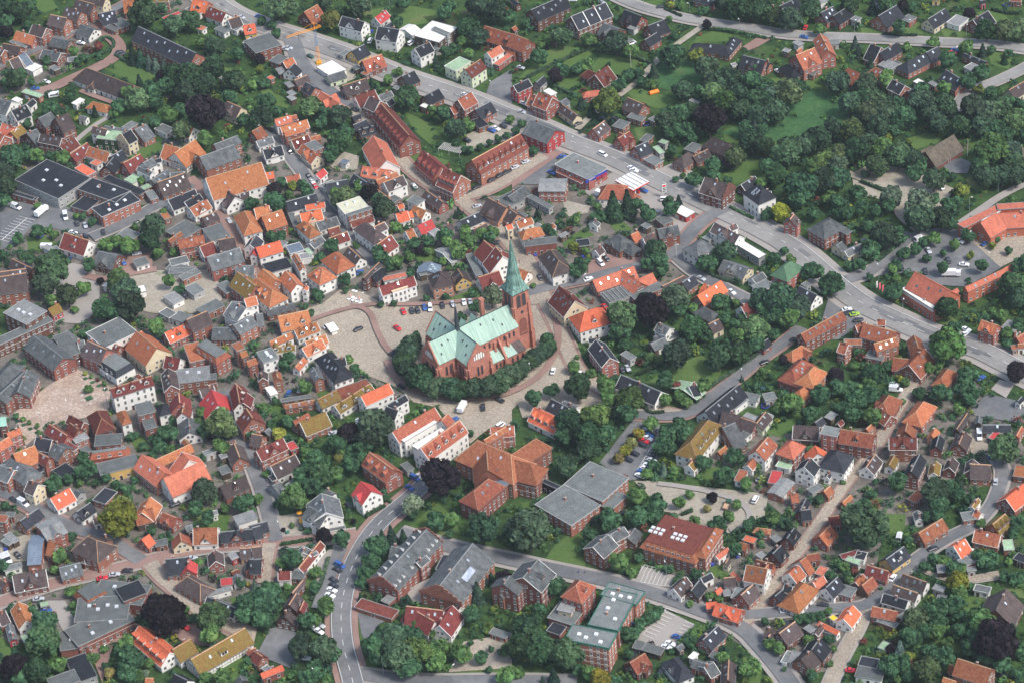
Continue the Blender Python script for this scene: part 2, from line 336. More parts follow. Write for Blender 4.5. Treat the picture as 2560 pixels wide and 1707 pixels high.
MAIN = road('A', 11.5, 3.0, 'q0:900,-60 960,0 1060,72 1200,128 1400,190 1560,243 1700,300 1850,362 2050,425 2200,480 2350,545 2480,592 2600,650 2750,705 2880,760 3050,850 3200,915 3350,990 3500,1060 3650,1150 3750,1235 3850,1325 3960,1405 4100,1470 4300,1560 4480,1600 4630,1680 4800,1760')
SPUR = road('a', 8, 2, 'q0:1330,165 1355,220 1375,290 1440,370 1520,435 1590,495', z=.02)
road('c', 5.5, 1.5, 'q0:1560,470 1640,530 1700,570 1770,640 1830,720 1900,800 2020,880 2120,920', 'p')
road('c', 6, 1.5, 'q0:2080,910 2180,900 2280,860 2400,780 2500,720', 'p')
road('c', 6, 1.5, 'q0:2100,900 2160,960 2240,1020 2320,1090 2400,1200 2440,1290 2470,1400', 'p')
road('a', 5.5, 1.2, 'q0:1240,590 1310,690 1350,745 1400,810 1450,890 1490,960 1560,1030 1620,1095 1700,1170 1730,1230')
road('p', 5, 0, 'q0:870,820 960,910 1010,970 1060,1060 1110,1130 1180,1230 1240,1340 1290,1400')
road('a', 6, 1.5, 'q0:-60,330 0,305 190,220 330,150 450,92 560,30 660,-20', 'p')
road('p', 7, 0, 'q0:430,130 510,170 555,225 535,265 470,305 320,370 240,410 160,430')
road('p', 3, 0, 'q0:370,420 430,445 530,480')
road('s', 3, 0, 'q0:340,660 420,590 520,530')
road('a', 6, 1.2, 'q0:420,1095 560,1040 700,960 880,850')
road('p', 4, 0, 'q0:390,1270 480,1290 600,1260 720,1240')
road('a', 5.5, 1.2, 'q2:1030,230 1060,300 1100,400 1150,540 1210,700 1245,830 1270,920')
road('a', 6, 1.5, 'q2:-50,670 60,710 160,770 330,860 480,900 590,970 650,1010', 'p')
road('p', 6, 1.2, 'q2:-50,1220 100,1165 260,1110 480,1060 640,1020 900,950 1200,930 1480,910 1640,885')
road('c', 6, 1.2, 'q2:690,1020 740,1080 850,1170 920,1240 1020,1290 1150,1350', 'p')
road('c', 5, 1, 'q2:1240,930 1225,1000 1215,1110', 'p')
CURVE = road('a', 8, 2.2, 'q2:2000,600 1950,660 1850,750 1760,820 1690,905 1630,1010 1585,1130 1565,1250 1575,1400 1605,1500 1640,1640', 'p')
road('a', 5, 0, 'q2:1460,1230 1490,1150 1540,1020 1570,950')
road('a', 6.5, 1.8, 'q2:1830,880 1950,915 2100,955 2240,985 2352,1008 2500,1042 2650,1072 2780,1100 2970,1150 3200,1230 3410,1310 3500,1410 3570,1490 3650,1600')
road('c', 4.4, .7, 'q3:1040,1330 1130,1220 1260,1040 1350,920 1450,780 1540,640 1640,540 1720,400 1800,270 1860,160 1930,50', 'p')
road('a', 5, 1, 'q3:1050,1260 1200,1250 1350,1235 1560,1225 1640,1215 1700,1140 1790,1060 1880,985 2000,905 2120,850 2200,770 2240,680 2260,600 2230,540')
road('c', 5, .8, 'q3:1620,1230 1590,1320 1520,1440 1450,1600')
road('c', 4, .5, 'q3:1850,1020 1960,1075 2080,1100 2240,1075')
road('a', 5.4, 1.1, 'q3:570,340 700,350 810,340 900,270 1000,200 1120,100 1250,10 1330,-60', 'p')
road('c', 6, 1.2, 'f:1165,480 1190,560 1225,620 1245,680 1280,750 1310,820 1330,860 1390,900 1440,930 1560,955', 'p')
road('a', 6.5, 1.5, 'q1:1000,950 880,1010 790,1110 740,1180', 'p')
road('a', 5.5, 1.2, 'q1:740,1170 840,1260 960,1320 1060,1370 1150,1410')
road('a', 6, 1.2, 'q1:60,1350 180,1320 340,1290 480,1250 620,1220 740,1170', 'p')
road('A', 6, 1.8, 'q1:420,-40 560,30 700,70 860,105 1050,130 1300,172 1700,182 1950,200 2200,208 2400,240')
road('g', 3.4, 0, 'q1:870,130 720,235 640,310 590,370 500,440 360,540 300,600')
road('A', 5.5, 1.2, 'q1:2400,290 2330,330 2200,390 2080,430 2050,520')
road('g', 4, 0, 'q1:1860,1060 1790,1010 1760,950 1810,930 1780,870 1640,840 1540,800')
road('s', 4, 0, 'q1:2400,830 2250,900 2150,970 2060,1030')
road('a', 6, 1.5, 'q1:1540,1290 1640,1260 1720,1190 1840,1080', 's')
road('s', 2.5, 0, 'q3:670,655 760,665 900,690 1040,730 1100,790 1080,850 1000,870')
road('a', 6, 1.5, 'q2:1640,1530 1900,1568 2352,1560 2650,1568')
# red ring of paving round the church, inside it the churchyard lawn
road('p', 3, 0, 'f:1262,690 1285,760 1278,820 1230,880 1130,922 1000,918 930,892 900,860 890,830', z=.3)
road('p', 2.6, 0, 'f:805,705 850,715 865,760 885,800 905,820', z=.3)
road('p', 2.6, 0, 'f:700,745 760,722 850,700 960,705 1120,690', z=.3)
poly('l', 'f:925,860 940,800 1000,700 1150,640 1220,700 1265,760 1260,810 1215,865 1120,905 1010,900')
def dashes(pts, w, on, off, z, side=0.0, start=0.0, end=1e9):
    acc = 0; V = []; F = []
    for a, b in zip(pts, pts[1:]):
        d = b - a; L = d.length
        if L < .01: continue
        u = d / L; n = Vector((-u.y, u.x, 0)); t = 0
        while t < L:
            ph = (acc + t) % (on + off)
            if ph < on:
                e = min(L, t + on - ph)
                if start < acc + t < end:
                    k = len(V); q0 = a + u * t + n * side; q1 = a + u * e + n * side
                    V += [q0 - n * w / 2, q1 - n * w / 2, q1 + n * w / 2, q0 + n * w / 2]; F.append((k, k + 1, k + 2, k + 3))
                t = e + 1e-3
            else: t += (on + off) - ph
        acc += L
    V = [(v.x, v.y, z) for v in V]
    o = link('road_marking', mesh('road_marking', V, F, [GM['W']])); o['kind'] = 'structure'
def patches(pts, n, seed):
    r = random.Random(seed); V = []; F = []
    for _ in range(n):
        i = r.randrange(len(pts) - 1); a, b = pts[i], pts[i + 1]; d = (b - a); u = d.normalized(); nn = Vector((-u.y, u.x, 0)); c = a + d * r.random() + nn * r.uniform(-3.6, 3.6); l, w_ = r.uniform(1.5, 9), r.uniform(.5, 1.4); k = len(V)
        V += [c - u * l - nn * w_, c + u * l - nn * w_, c + u * l + nn * w_, c - u * l + nn * w_]; F.append((k, k + 1, k + 2, k + 3))
    V = [(v.x, v.y, .94 + .0008 * (i // 4)) for i, v in enumerate(V)]
    o = link('road_patch', mesh('road_patch', V, F, [GM['a']])); o['kind'] = 'structure'
patches(MAIN, 34, 2); patches(CURVE, 12, 5)
dashes(MAIN, .22, 3, 5, 1.0); dashes(MAIN, .25, 50, .1, 1.0, 5.2)
dashes(CURVE, .2, 3, 4, 1.0); dashes(CURVE, .18, 50, .1, 1.0, 3.6); dashes(CURVE, .18, 50, .1, 1.0, -3.6)
def bays(s, n, depth, side=1, z=.9, w=.18):
    a, b = [at(x, y) for x, y in P(s)]; d = (b - a); u = d.normalized(); nn = Vector((-u.y, u.x, 0)) * side; V = []; F = []
    for i in range(n + 1):
        q = a + d * i / n; k = len(V)
        V += [q - u * w / 2, q + u * w / 2, q + u * w / 2 + nn * depth, q - u * w / 2 + nn * depth]; F.append((k, k + 1, k + 2, k + 3))
    k = len(V); V += [a, b, b + nn * w, a + nn * w]; F.append((k, k + 1, k + 2, k + 3))
    o = link('road_marking', mesh('road_marking', [(v.x, v.y, z) for v in V], F, [GM['W']])); o['kind'] = 'structure'
bays('q0:10,1110 125,1010', 9, 4.6, 1); bays('q0:10,1110 125,1010', 9, 4.6, -1)
bays('q3:600,1350 710,1230', 8, 4.8, -1); bays('q3:780,1400 850,1310', 6, 4.8, 1); bays('q3:590,1110 700,1130', 6, 4.6, 1); bays('q3:610,1030 720,1060', 6, 4.6, -1)
bays('q3:560,620 650,470', 12, 4.8, -1)
# ---------------------------------------------------------------- buildings
def win_mesh(w, h, fr, name='window', bars=1):
    b = MB(); t = .09
    b.box(-w / 2, w / 2, -.02, .03, 0, h, 1)
    for z0, z1 in ((0, t), (h - t, h)): b.box(-w / 2 - .02, w / 2 + .02, -.02, .07, z0, z1)
    for x in (-w / 2, w / 2 - t): b.box(x, x + t, -.02, .065, t, h - t)
    for i in range(bars): x = -w / 2 + w * (i + 1) / (bars + 1); b.box(x - .04, x + .04, -.02, .06, t, h - t)
    b.box(-w / 2 - .08, w / 2 + .08, -.02, .12, -.1, 0)
    return b.me(name, [fr, GLASS])
WIN = {'n': win_mesh(1.15, 1.35, TRIM), 's': win_mesh(.8, .95, TRIM, bars=0), 'w': win_mesh(2.2, 1.3, TRIM, bars=2), 't': win_mesh(1.0, 1.7, TRIM)}
def door_mesh():
    b = MB(); b.box(-.55, .55, -.02, .05, 0, 2.15, 0)
    for x in (-.65, .55): b.box(x, x + .1, -.02, .1, 0, 2.25, 1)
    b.box(-.65, .65, -.02, .1, 2.15, 2.27, 1); b.box(.35, .42, .05, .1, 1, 1.1, 1); return b.me('door', [DOORM, TRIM])
DOOR = door_mesh()
def gar_mesh():
    b = MB(); b.box(-1.3, 1.3, -.02, .06, 0, 2.2, 0)
    for i in range(4): b.box(-1.3, 1.3, .06, .08, .3 + i * .5, .34 + i * .5, 1)
    return b.me('garage_door', [TRIM, TRIMG])
GARD = gar_mesh()
def sky_mesh():
    b = MB(); b.box(-.45, .45, -.65, .65, -.05, .1, 1); b.box(-.36, .36, -.55, .55, .1, .13, 0); return b.me('skylight', [SKYL, TRIMG])
SKYM = sky_mesh()
def vent_mesh():
    b = MB(); b.box(-.7, .7, -.7, .7, 0, .4, 0); b.box(-.6, .6, -.6, .6, .4, .6, 0); return b.me('roof_light', [mat('roof_light_acrylic', (.62, .64, .66), .15, 1, .3, objvar=.1)])
VENTM = vent_mesh()
_DM = {}
def dormer_mesh(rk, wk, big):
    k = (rk, wk, big)
    if k in _DM: return _DM[k]
    b = MB(); W = 1.0 if not big else 1.5; H = 1.35 if not big else 1.6; D = 3.2
    b.box(-W, W, -D, 0, -1.5, H, 1)
    if big: b.ext([(0, 0)], 0, 0) if 0 else None; b.box(-W - .2, W + .2, -D, .25, H, H + .15, 0)
    else:
        r = .95
        b.add([(-W, 0, H), (W, 0, H), (0, 0, H + r), (-W, -D, H), (W, -D, H), (0, -D, H + r)], [(0, 1, 2), (3, 5, 4)], 1)
        for s in (-1, 1):
            b.add([(0, .2, H + r + .1), (s * (W + .2), .2, H - .12), (s * (W + .2), -D, H - .12), (0, -D, H + r + .1),
                   (0, .2, H + r), (s * (W + .2), .2, H - .24), (s * (W + .2), -D, H - .24), (0, -D, H + r)],
                  [(0, 1, 2, 3) if s < 0 else (3, 2, 1, 0), (4, 7, 6, 5), (0, 4, 5, 1), (1, 5, 6, 2)], 0)
    b.box(-W * .72, W * .72, -.02, .03, .15, H - .15, 2)
    b.box(-.05, .05, .03, .06, .15, H - .15, 3)
    for x in (-W * .8, W * .72): b.box(x, x + W * .08, -.02, .06, .08, H - .08, 3)
    b.box(-W * .8, W * .8, -.02, .07, .05, .15, 3)
    _DM[k] = b.me('dormer', [ROOF[rk], WALL.get(wk, TRIM), GLASS, TRIM]); return _DM[k]
def chim_mesh(h):
    b = MB(); b.box(-.38, .38, -.3, .3, -1.2, h, 0); b.box(-.45, .45, -.37, .37, h, h + .14, 1); b.box(-.22, -.02, -.12, .12, h + .14, h + .38, 0); b.box(.04, .24, -.12, .12, h + .14, h + .38, 0)
    return b.me('chimney', [BRICKC, STONE])
CHIM = [chim_mesh(.9), chim_mesh(1.3)]
FOOT = []       # world footprints, to keep shrubs and trees off roofs
SHALLOW = set('lbewt')
def solve(A, B, C, he, pitch, flat, hmin=1.2):
    c = at(*C, he)
    if flat:
        a, b = at(*A, he), at(*B, he); return a, b, c, 0
    hw = 4.0
    for _ in range(24):
        hr = he + hw * math.tan(pitch)
        a, b = at(*A, hr), at(*B, hr)
        d = (a - b); d.z = 0; d.normalize(); n = Vector((-d.y, d.x, 0))
        tc = Vector((-b.x, -b.y, 0)).normalized(); n = n if n.dot(tc) > 0 else -n; q = (c - b).dot(n); q = abs(q) if abs(n.dot(tc)) < .5 else max(q, 0); hw = hw * .5 + min(max(q, hmin), 13) * .5
    return a, b, c, hw
def windows_on(root, M, MW, wx0, wx1, y, z0, nst, rotz, code, sty, door=None, gable=0, cap=40, sth=2.8):
    """a row of windows per storey on a wall; wall runs along local x from wx0 to wx1 at y, turned by rotz about the block origin"""
    Rm = M @ Matrix.Rotation(rotz, 4, 'Z')
    RW = MW @ Matrix.Rotation(rotz, 4, 'Z'); n = (RW.to_3x3() @ Vector((0, 1, 0))); ctr = RW @ Vector(((wx0 + wx1) / 2, y, z0 + 2))
    to = CAMP - ctr; to.z = 0; to.normalize()
    if n.dot(to) < -.12: return 0
    L = wx1 - wx0; cols = max(1, int(round((L - .6) / sty[1]))); made = 0
    dcol = cols // 2 if door else -1
    for s in range(nst):
        for i in range(cols):
            if made >= cap: break
            x = wx0 + L * (i + .5) / cols; z = z0 + s * sth + 1.0
            if s == 0 and i == dcol:
                link('garage_door' if door == 'G' else 'door', GARD if door == 'G' else DOOR, root, mw=Rm @ Matrix.Translation((x, y, z0 + .05))); continue
            if hsh(x + ctr.x, z + ctr.y) < .1 and cols > 2: continue
            link('window', WIN[sty[0]], root, mw=Rm @ Matrix.Translation((x, y, z))); made += 1
    if gable > 2.6:
        for k in ((-.9, .9) if L > 7 else (0,)):
            link('window', WIN['s' if L < 7 else 'n'], root, mw=Rm @ Matrix.Translation(((wx0 + wx1) / 2 + k, y, z0 + nst * sth + .45))); made += 1
    return made
def block(rec, root=None):
    A, B, C, S, rk, wk, opts = rec
    num = lambda ch: next((int(o[1:] or 1) for o in opts if o[0] == ch and (len(o) > 1 and o[1:].isdigit())), 0)
    H_ = 'H' in opts; flat = 'f' in opts; hip = 'h' in opts or H_; solve_flat = flat or H_
    he = S * 2.85 + .35 + .09 * hsh(A[0] + B[0], A[1] + C[1])
    small = wk in 'tT' or (rk in SHALLOW and wk != 'y')
    pitch = math.radians({'T': 42, 'g': 33, 'l': 14, 'b': 16, 'e': 16, 'w': 14, 'm': 45, 'r': 43}.get(rk, 42))
    a, b, c, hw = solve(A, B, C, he, pitch, solve_flat)
    if solve_flat:
        d = a - b; wv = c - b; d.z = wv.z = 0
        if (d.length < wv.length * .999) or (H_ and d.length < wv.length):
            u = wv.normalized(); o_ = b + wv / 2 + (d - u * d.dot(u)) / 2
        else:
            u = d.normalized(); o_ = b + d / 2 + (wv - u * wv.dot(u)) / 2
        n = Vector((-u.y, u.x, 0))
        Lx = max(abs(d.dot(u)), abs(wv.dot(u)), 2.0); Ly = max(abs(d.dot(n)), abs(wv.dot(n)), 2.0)
        hw = Ly / 2
        if H_: hw -= 0; Lx = max(Lx - 2 * .8 * hw, 1.0)
    else:
        hw *= 1.03
        u = (a - b); u.z = 0; Lx = max(u.length, 1.5 if hip else 3.0); u.normalize(); n = Vector((-u.y, u.x, 0)); o_ = (a + b) / 2
        if (c - b).dot(n) < 0: u = -u; n = -n
    o_.z = 0
    ang = math.atan2(u.y, u.x)
    Mw = Matrix.Translation(o_) @ Matrix.Rotation(ang, 4, 'Z')
    if solve_flat and Vector((n.x, n.y)).dot(Vector((CAMP.x - o_.x, CAMP.y - o_.y))) < 0:
        ang += math.pi; Mw = Matrix.Translation(o_) @ Matrix.Rotation(ang, 4, 'Z')
    seed = hsh(o_.x, o_.y)
    new = root is None
    if new:
        kind = ('shed' if (wk in 'tT' or (Lx * hw * 2 < 34)) else 'garage' if (small and S <= 1 and Lx * hw * 2 < 90) else
                'row_house' if Lx > 30 and not flat and rk in 'mrk' else 'flat_roofed_building' if flat else
                'barn' if rk in 'lgbew' and Lx * hw * 2 > 300 else 'house')
        root = bpy.data.objects.new(kind, None); COL.objects.link(root); root.color = (hsh(A[0], B[1]), hsh(B[0], A[1]), hsh(C[0], C[1]), 1); root.matrix_world = Mw
        root['_inv'] = 0
    R0 = root.matrix_world if new else root['_m'] if '_m' in root else None
    Mroot = ROOTM.get(root.name) if not new else Mw
    if new: ROOTM[root.name] = Mw.copy()
    M = Mroot.inverted() @ Mw
    hx = Lx / 2 + (hw * .8 if hip else 0)
    FOOT.append((o_.x, o_.y, ang, hx + .5, hw + .5, he))
    wm = WALL.get(wk, WALL['b'])
    # walls
    o = .3 if not flat else 0.0
    if hw < 2.2: o = .15
    wb = MB(); X = hx - (.25 if not hip else o); Y = hw - o
    mans = 'M' in opts or 'A' in opts
    wtop = he - (2.4 if mans else 0) - (.02 if flat else .12)
    rise = hw * math.tan(pitch)
    if flat or hip:
        wb.box(-X, X, -Y, Y, -.2, wtop)
    else:
        zz = he + rise - .16
        ze = he + o * math.tan(pitch) - .16
        wb.ext([(-Y, -.2), (Y, -.2), (Y, ze), (0, zz), (-Y, ze)], -X, X)
    slots = [wm]
    if wk in 'bB' and seed < .35 and S >= 1.5:      # pale string courses
        slots.append(TRIM)
        for z in [k * 2.8 + .35 for k in range(1, int(S) + 1)]:
            if z < wtop - .3: wb.box(-X - .05, X + .05, Y, Y + .05, z, z + .18, 1); wb.box(-X - .05, X + .05, -Y - .05, -Y, z, z + .18, 1)
    if S > .9 and wk in 'wcylg':
        slots = [wm, WALL['g'] if wk != 'g' else STONE]; wb.box(-X - .04, X + .04, -Y - .04, Y + .04, -.2, .45, 1)
    if wk == 't' and rk in 'oy':                    # half timbering on pale panels
        slots = [WALL['w'], WALL['t']]
        for i in range(int(2 * X / 1.3) + 1):
            x = -X + i * 1.3; wb.box(x, x + .16, Y, Y + .05, 0, he - .2, 1)
        for z in (1.2, 2.4): wb.box(-X, X, Y + .05, Y + .09, z, z + .15, 1)
        for i in range(int(2 * Y / 1.2) + 1):
            y = -Y + i * 1.2; top = he + (rise - abs(y) * math.tan(pitch)) - .3
            for sx in (-1, 1): wb.box(min(sx * X, sx * (X + .05)), max(sx * X, sx * (X + .05)), y, y + .16, 0, max(top, 1), 1)
        for sx in (-1, 1):
            for z in (1.2, 2.4, 3.9):
                yy = Y if z < he else (he + rise - z) / math.tan(pitch) - .3
                if yy > .4: wb.box(min(sx * (X + .05), sx * (X + .09)), max(sx * (X + .05), sx * (X + .09)), -yy, yy, z, z + .15, 1)
    link('wall', wb.me('wall', slots), root, mw=M)
    # roof
    rb = MB(); rm = ROOF[rk] if not flat else (ROOF[rk] if rk in 'wrmsRebloOcYyGP' else FLATK if rk == 'k' else FLAT)
    if flat:
        g = 0
        if mans:
            i_ = 1.1; zb = wtop; ov = .35 if 'M' in opts else .9
            P0 = [(-hx - ov, -hw - ov, zb), (hx + ov, -hw - ov, zb), (hx + ov, hw + ov, zb), (-hx - ov, hw + ov, zb)]
            P1 = [(-hx + i_, -hw + i_, he), (hx - i_, -hw + i_, he), (hx - i_, hw - i_, he), (-hx + i_, hw - i_, he)]
            rb.add(P0 + P1, [(0, 3, 2, 1), (0, 1, 5, 4), (1, 2, 6, 5), (2, 3, 7, 6), (3, 0, 4, 7)], 1)
            rb.box(-hx + i_ - .1, hx - i_ + .1, -hw + i_ - .1, hw - i_ + .1, he - .1, he + .12, 0)
            skm = ROOF['k'] if wk == 'w' else ROOF['r'] if rk == 'm' else ROOF['m'] if wk in 'bB' and rk != 'g' else ROOF['r']
            nd = 9 if 'A' in opts else max(2, int(Lx / 4))
            me_d = WIN['s']
            for k in range(nd):
                x = -hx + 1.5 + (2 * hx - 3) * (k + .5) / nd
                link('window', WIN['n'], root, mw=M @ Matrix.Translation((x, hw + ov * .15, wtop + .55)))
        else:
            skm = (WALL['g'] if wk == 'g' else TRIM) if (wk in 'wcl' and seed < .5 or 'P' in opts) else PARA
            if 'E' in opts: skm = GREEN_P
            if 'B' in opts: skm = BLUE_P
            if 'R' in opts and rk == 'w': skm = RED_P
            rb.box(-hx - .18, hx + .18, -hw - .18, hw + .18, he - .22, he - .02, 1)
            rb.box(-hx, hx, -hw, hw, he - .02, he + .03, 0)
            t = .22 if Lx * hw > 60 else .12; fh = .2 if 'B' not in opts else 1.1
            if 'E' in opts: fh = .3
            for x in (-hx - .2, hx + .2 - t): rb.box(x, x + t, -hw - .2, hw + .2, he - (.6 if 'E' in opts or 'B' in opts else .21), he + fh, 1)
            for y in (-hw - .2, hw + .2 - t): rb.box(-hx - .2 + t, hx + .2 - t, y, y + t, he - (.6 if 'E' in opts or 'B' in opts else .21), he + fh, 1)
        if 'S' in opts:
            for k in range(5):
                x = -hx + 2 * hx * (k + .5) / 5; rb.box(x - .12, x + .12, -hw, hw, he + .03, he + .4, 1)
        link('roof', rb.me('roof', [rm, skm]), root, mw=M)
    elif hip:
        ox, oy = hx + .3, hw + .05; hr = he + rise; rx = Lx / 2 if Lx > 1.6 else .1; ze = he - .05 * math.tan(pitch)
        V = [(-ox, -oy, ze), (ox, -oy, ze), (ox, oy, ze), (-ox, oy, ze), (-rx, 0, hr), (rx, 0, hr)]
        rb.add(V, [(0, 3, 2, 1), (0, 1, 5, 4), (2, 3, 4, 5), (1, 2, 5), (3, 0, 4)], 0)
        rb.box(-ox, ox, -oy, oy, ze - .18, ze - .01, 1)
        rdg = RIDGE if rk in 'omrdy' and seed > .4 else rm
        for p, q in (((-rx, 0, hr), (rx, 0, hr)), ((rx, 0, hr), (ox, oy, ze)), ((rx, 0, hr), (ox, -oy, ze)), ((-rx, 0, hr), (-ox, oy, ze)), ((-rx, 0, hr), (-ox, -oy, ze))):
            if (Vector(p) - Vector(q)).length > .3: rb.bar(p, q, .13, 2, n=5)
        link('roof', rb.me('roof', [rm, TRIMG, rdg]), root, mw=M)
    else:
        hr = he + rise; tp = math.tan(pitch); th = .2
        for s in (-1, 1):
            V = [(-hx, 0, hr), (hx, 0, hr), (hx, s * hw, he), (-hx, s * hw, he), (-hx, 0, hr - th), (hx, 0, hr - th), (hx, s * hw, he - th), (-hx, s * hw, he - th)]
            F = [(0, 1, 2, 3), (7, 6, 5, 4), (2, 6, 7, 3), (0, 3, 7, 4), (1, 5, 6, 2)]
            if s > 0: F = [tuple(reversed(f)) for f in F]
            rb.add(V, F, 0)
        # ridge cap, gutters, verge boards
        rdg = RIDGE if rk in 'omrdy' and seed > .35 else (TRIMG if rk in 'kgl' else rm)
        rb.ext([(-.28, hr - .12), (.28, hr - .12), (.12, hr + .1), (-.12, hr + .1)], -hx + .05, hx - .05, 2)
        white = (wk in 'wcyl' and seed < .6) or seed < .22
        for s in (-1, 1):
            rb.box(-hx + .1, hx - .1, min(s * (hw - .03), s * (hw + .12)), max(s * (hw - .03), s * (hw + .12)), he - .22, he - .08, 1)
            for sx in (-1, 1):
                x0 = sx * hx; x1 = sx * (hx + .06)
                V = [(x0, 0, hr + .06), (x0, s * (hw + .02), he + .04), (x0, s * (hw + .02), he - .24), (x0, 0, hr - .26), (x1, 0, hr + .06), (x1, s * (hw + .02), he + .04), (x1, s * (hw + .02), he - .24), (x1, 0, hr - .26)]
                rb.add(V, [(0, 1, 2, 3), (4, 5, 6, 7), (0, 4, 5, 1), (1, 5, 6, 2), (2, 6, 7, 3), (3, 7, 4, 0)], 1 if white else 3)
                if white:
                    V = [(x0 - sx * .13, 0, hr + .07), (x0 - sx * .13, s * hw, he + .07), (x0, s * hw, he + .07), (x0, 0, hr + .07)]
                    V += [(x, y, z - .06) for x, y, z in V]
                    rb.add(V, [(0, 1, 2, 3), (4, 5, 6, 7), (0, 4, 5, 1), (1, 5, 6, 2), (2, 6, 7, 3), (3, 7, 4, 0)], 1)
        for k in range(num('n')):
            x = -hx + 2 * hx * (k + 1) / (num('n') + 1)
            for s in (-1, 1):
                V = [(x - .2, 0, hr + .15), (x - .2, s * hw, he + .15), (x + .2, s * hw, he + .15), (x + .2, 0, hr + .15)]; V += [(p, q, r - .3) for p, q, r in V]
                rb.add(V, [(0, 1, 2, 3), (4, 5, 6, 7), (0, 4, 5, 1), (1, 5, 6, 2), (2, 6, 7, 3), (3, 7, 4, 0)], 1)
        ro = link('roof', rb.me('roof', [rm, TRIM if white else TRIMG, rdg, rm]), root, mw=M)
        if (not small and seed < .62 and S >= 1) or num('c'):
            x = (hsh(o_.x, 3) - .5) * hx * 1.2
            link('chimney', CHIM[int(seed * 10) % 2], ro, mw=Matrix.Translation((x, .3 * (1 if seed < .3 else -1), hr)))
    # roof windows and dormers
    if not flat:
        tp = math.tan(pitch); sl = Matrix.Rotation(-pitch, 4, 'X')
        ns = num('s') or (int(hsh(o_.x, 9) * 3.4) if (not small and S >= 1 and Lx > 8) else 0)
        for k in range(ns):
            fx = (k + .5) / ns; x = -Lx / 2 * .85 + Lx * .85 * fx + (hsh(k, o_.x) - .5) * .8; y = hw * (.42 + .22 * ((k * 7) % 3 - 1) * .8)
            link('skylight', SKYM, root, mw=M @ Matrix.Translation((x, y, he + (hw - y) * tp + .02)) @ sl)
        for ch in 'dD':
            nd = num(ch)
            for k in range(nd):
                x = -Lx / 2 + Lx * (k + .5) / nd; y = hw * .72
                link('dormer', dormer_mesh(rk, wk if wk in 'wbc' else 'w', ch == 'D'), root, mw=M @ Matrix.Translation((x, y, he + (hw - y) * tp + .05)))
        if 'x' in opts and hw > 2.5:
            gw = min(Lx * .2, 2.6); D = hw + .5; b2 = MB(); yy = hw - o + .06; gr = gw * math.tan(math.radians(48)); zt = he + min(.9, rise * .2)
            b2.box(-gw, gw, 0, yy, -.1, zt, 0)
            b2.add([(-gw, yy, zt), (gw, yy, zt), (0, yy, zt + gr), (-gw, 0, zt), (gw, 0, zt), (0, 0, zt + gr)], [(0, 2, 1), (3, 4, 5)], 0)
            for s in (-1, 1):
                V = [(0, yy + .2, zt + gr + .15), (s * (gw + .3), yy + .2, zt - .2), (s * (gw + .3), 0, zt - .2), (0, 0, zt + gr + .15)]; V += [(p, q, r - .15) for p, q, r in V]
                rb2 = [(0, 1, 2, 3), (7, 6, 5, 4), (0, 4, 5, 1), (1, 5, 6, 2), (2, 6, 7, 3)]
                b2.add(V, rb2 if s > 0 else [tuple(reversed(f)) for f in rb2], 1)
            g = link('cross_gable', b2.me('cross_gable', [wm, rm]), root, mw=M)
            link('window', WIN['n'], root, mw=M @ Matrix.Translation((0, yy, zt + .2)))
    if 'q' in opts:                                 # stepped gable
        sb = MB(); X1 = X + .02
        for sx in ((-1, 1) if 'L' in opts else ((1,) if (M @ Vector((X, 0, 0)) - Mroot.inverted() @ Vector((0, 0, 0))).length < 1e9 and (Mw @ Vector((X, 0, 0)) - CAMP).length < (Mw @ Vector((-X, 0, 0)) - CAMP).length else (-1,))):
            for k in range(5):
                y1 = hw * (1 - k / 5) + .1; z1 = he + rise * (k + 1) / 5 + .35 - (.3 if k == 0 else 0)
                x0, x1 = sorted((sx * X1, sx * (X1 + .3))); z0 = he - .3 if k == 0 else he + rise * k / 5 + .35 - (.3 if k == 1 else 0)
                sb.box(x0, x1, -y1, y1, z0, z1, 0)
        link('stepped_gable', sb.me('stepped_gable', [wm]), root, mw=M)
    if flat:
        for k in range(num('v')): 
            nv = num('v'); link('roof_light', VENTM, root, mw=M @ Matrix.Translation((-hx * .7 + 1.4 * hx * (k + .5) / nv, (hsh(k, o_.y) - .5) * hw, he + .05) if 'A' not in opts else (-hx * .25 + (k // 2) * 2.1 + (3 if k > 5 else 0), hw * .05 + 2.2 * (k % 2), he + .05)))
        if num('c') or (Lx * hw > 90 and seed < .5): link('chimney', CHIM[1], root, mw=M @ Matrix.Translation((hx * .3, -hw * .2, he)))
    if 'K' in opts:
        link('skylight_strip', (lambda b: (b.box(-3.5, 3.5, -1.3, 1.3, .1, .22, 0), b.me('skylight_strip', [SKYL]))[1])(MB()), root, mw=M @ Matrix.Translation((0, hw * .55, he + hw * .45 * math.tan(pitch))) @ Matrix.Rotation(-pitch, 4, 'X'))
    if 'L' in opts:
        b3 = MB(); b3.add([(-.6, 0, 0), (.6, 0, 0), (0, 0, 1.1), (0, -1.6, .9)], [(0, 1, 2), (1, 3, 2), (3, 0, 2)], 0); tm = b3.me('dormer', [TRIM])
        for k in range(11):
            if k not in (3, 7): link('dormer', tm, root, mw=M @ Matrix.Translation((-Lx / 2 + 1.5 + (Lx - 3) * k / 10, hw * .8, he + hw * .2 * math.tan(pitch))))
        for k in range(8): link('dormer', tm, root, mw=M @ Matrix.Translation((-Lx / 2 + 2 + (Lx - 4) * k / 7, -hw * .25, he + hw * .75 * math.tan(pitch))))
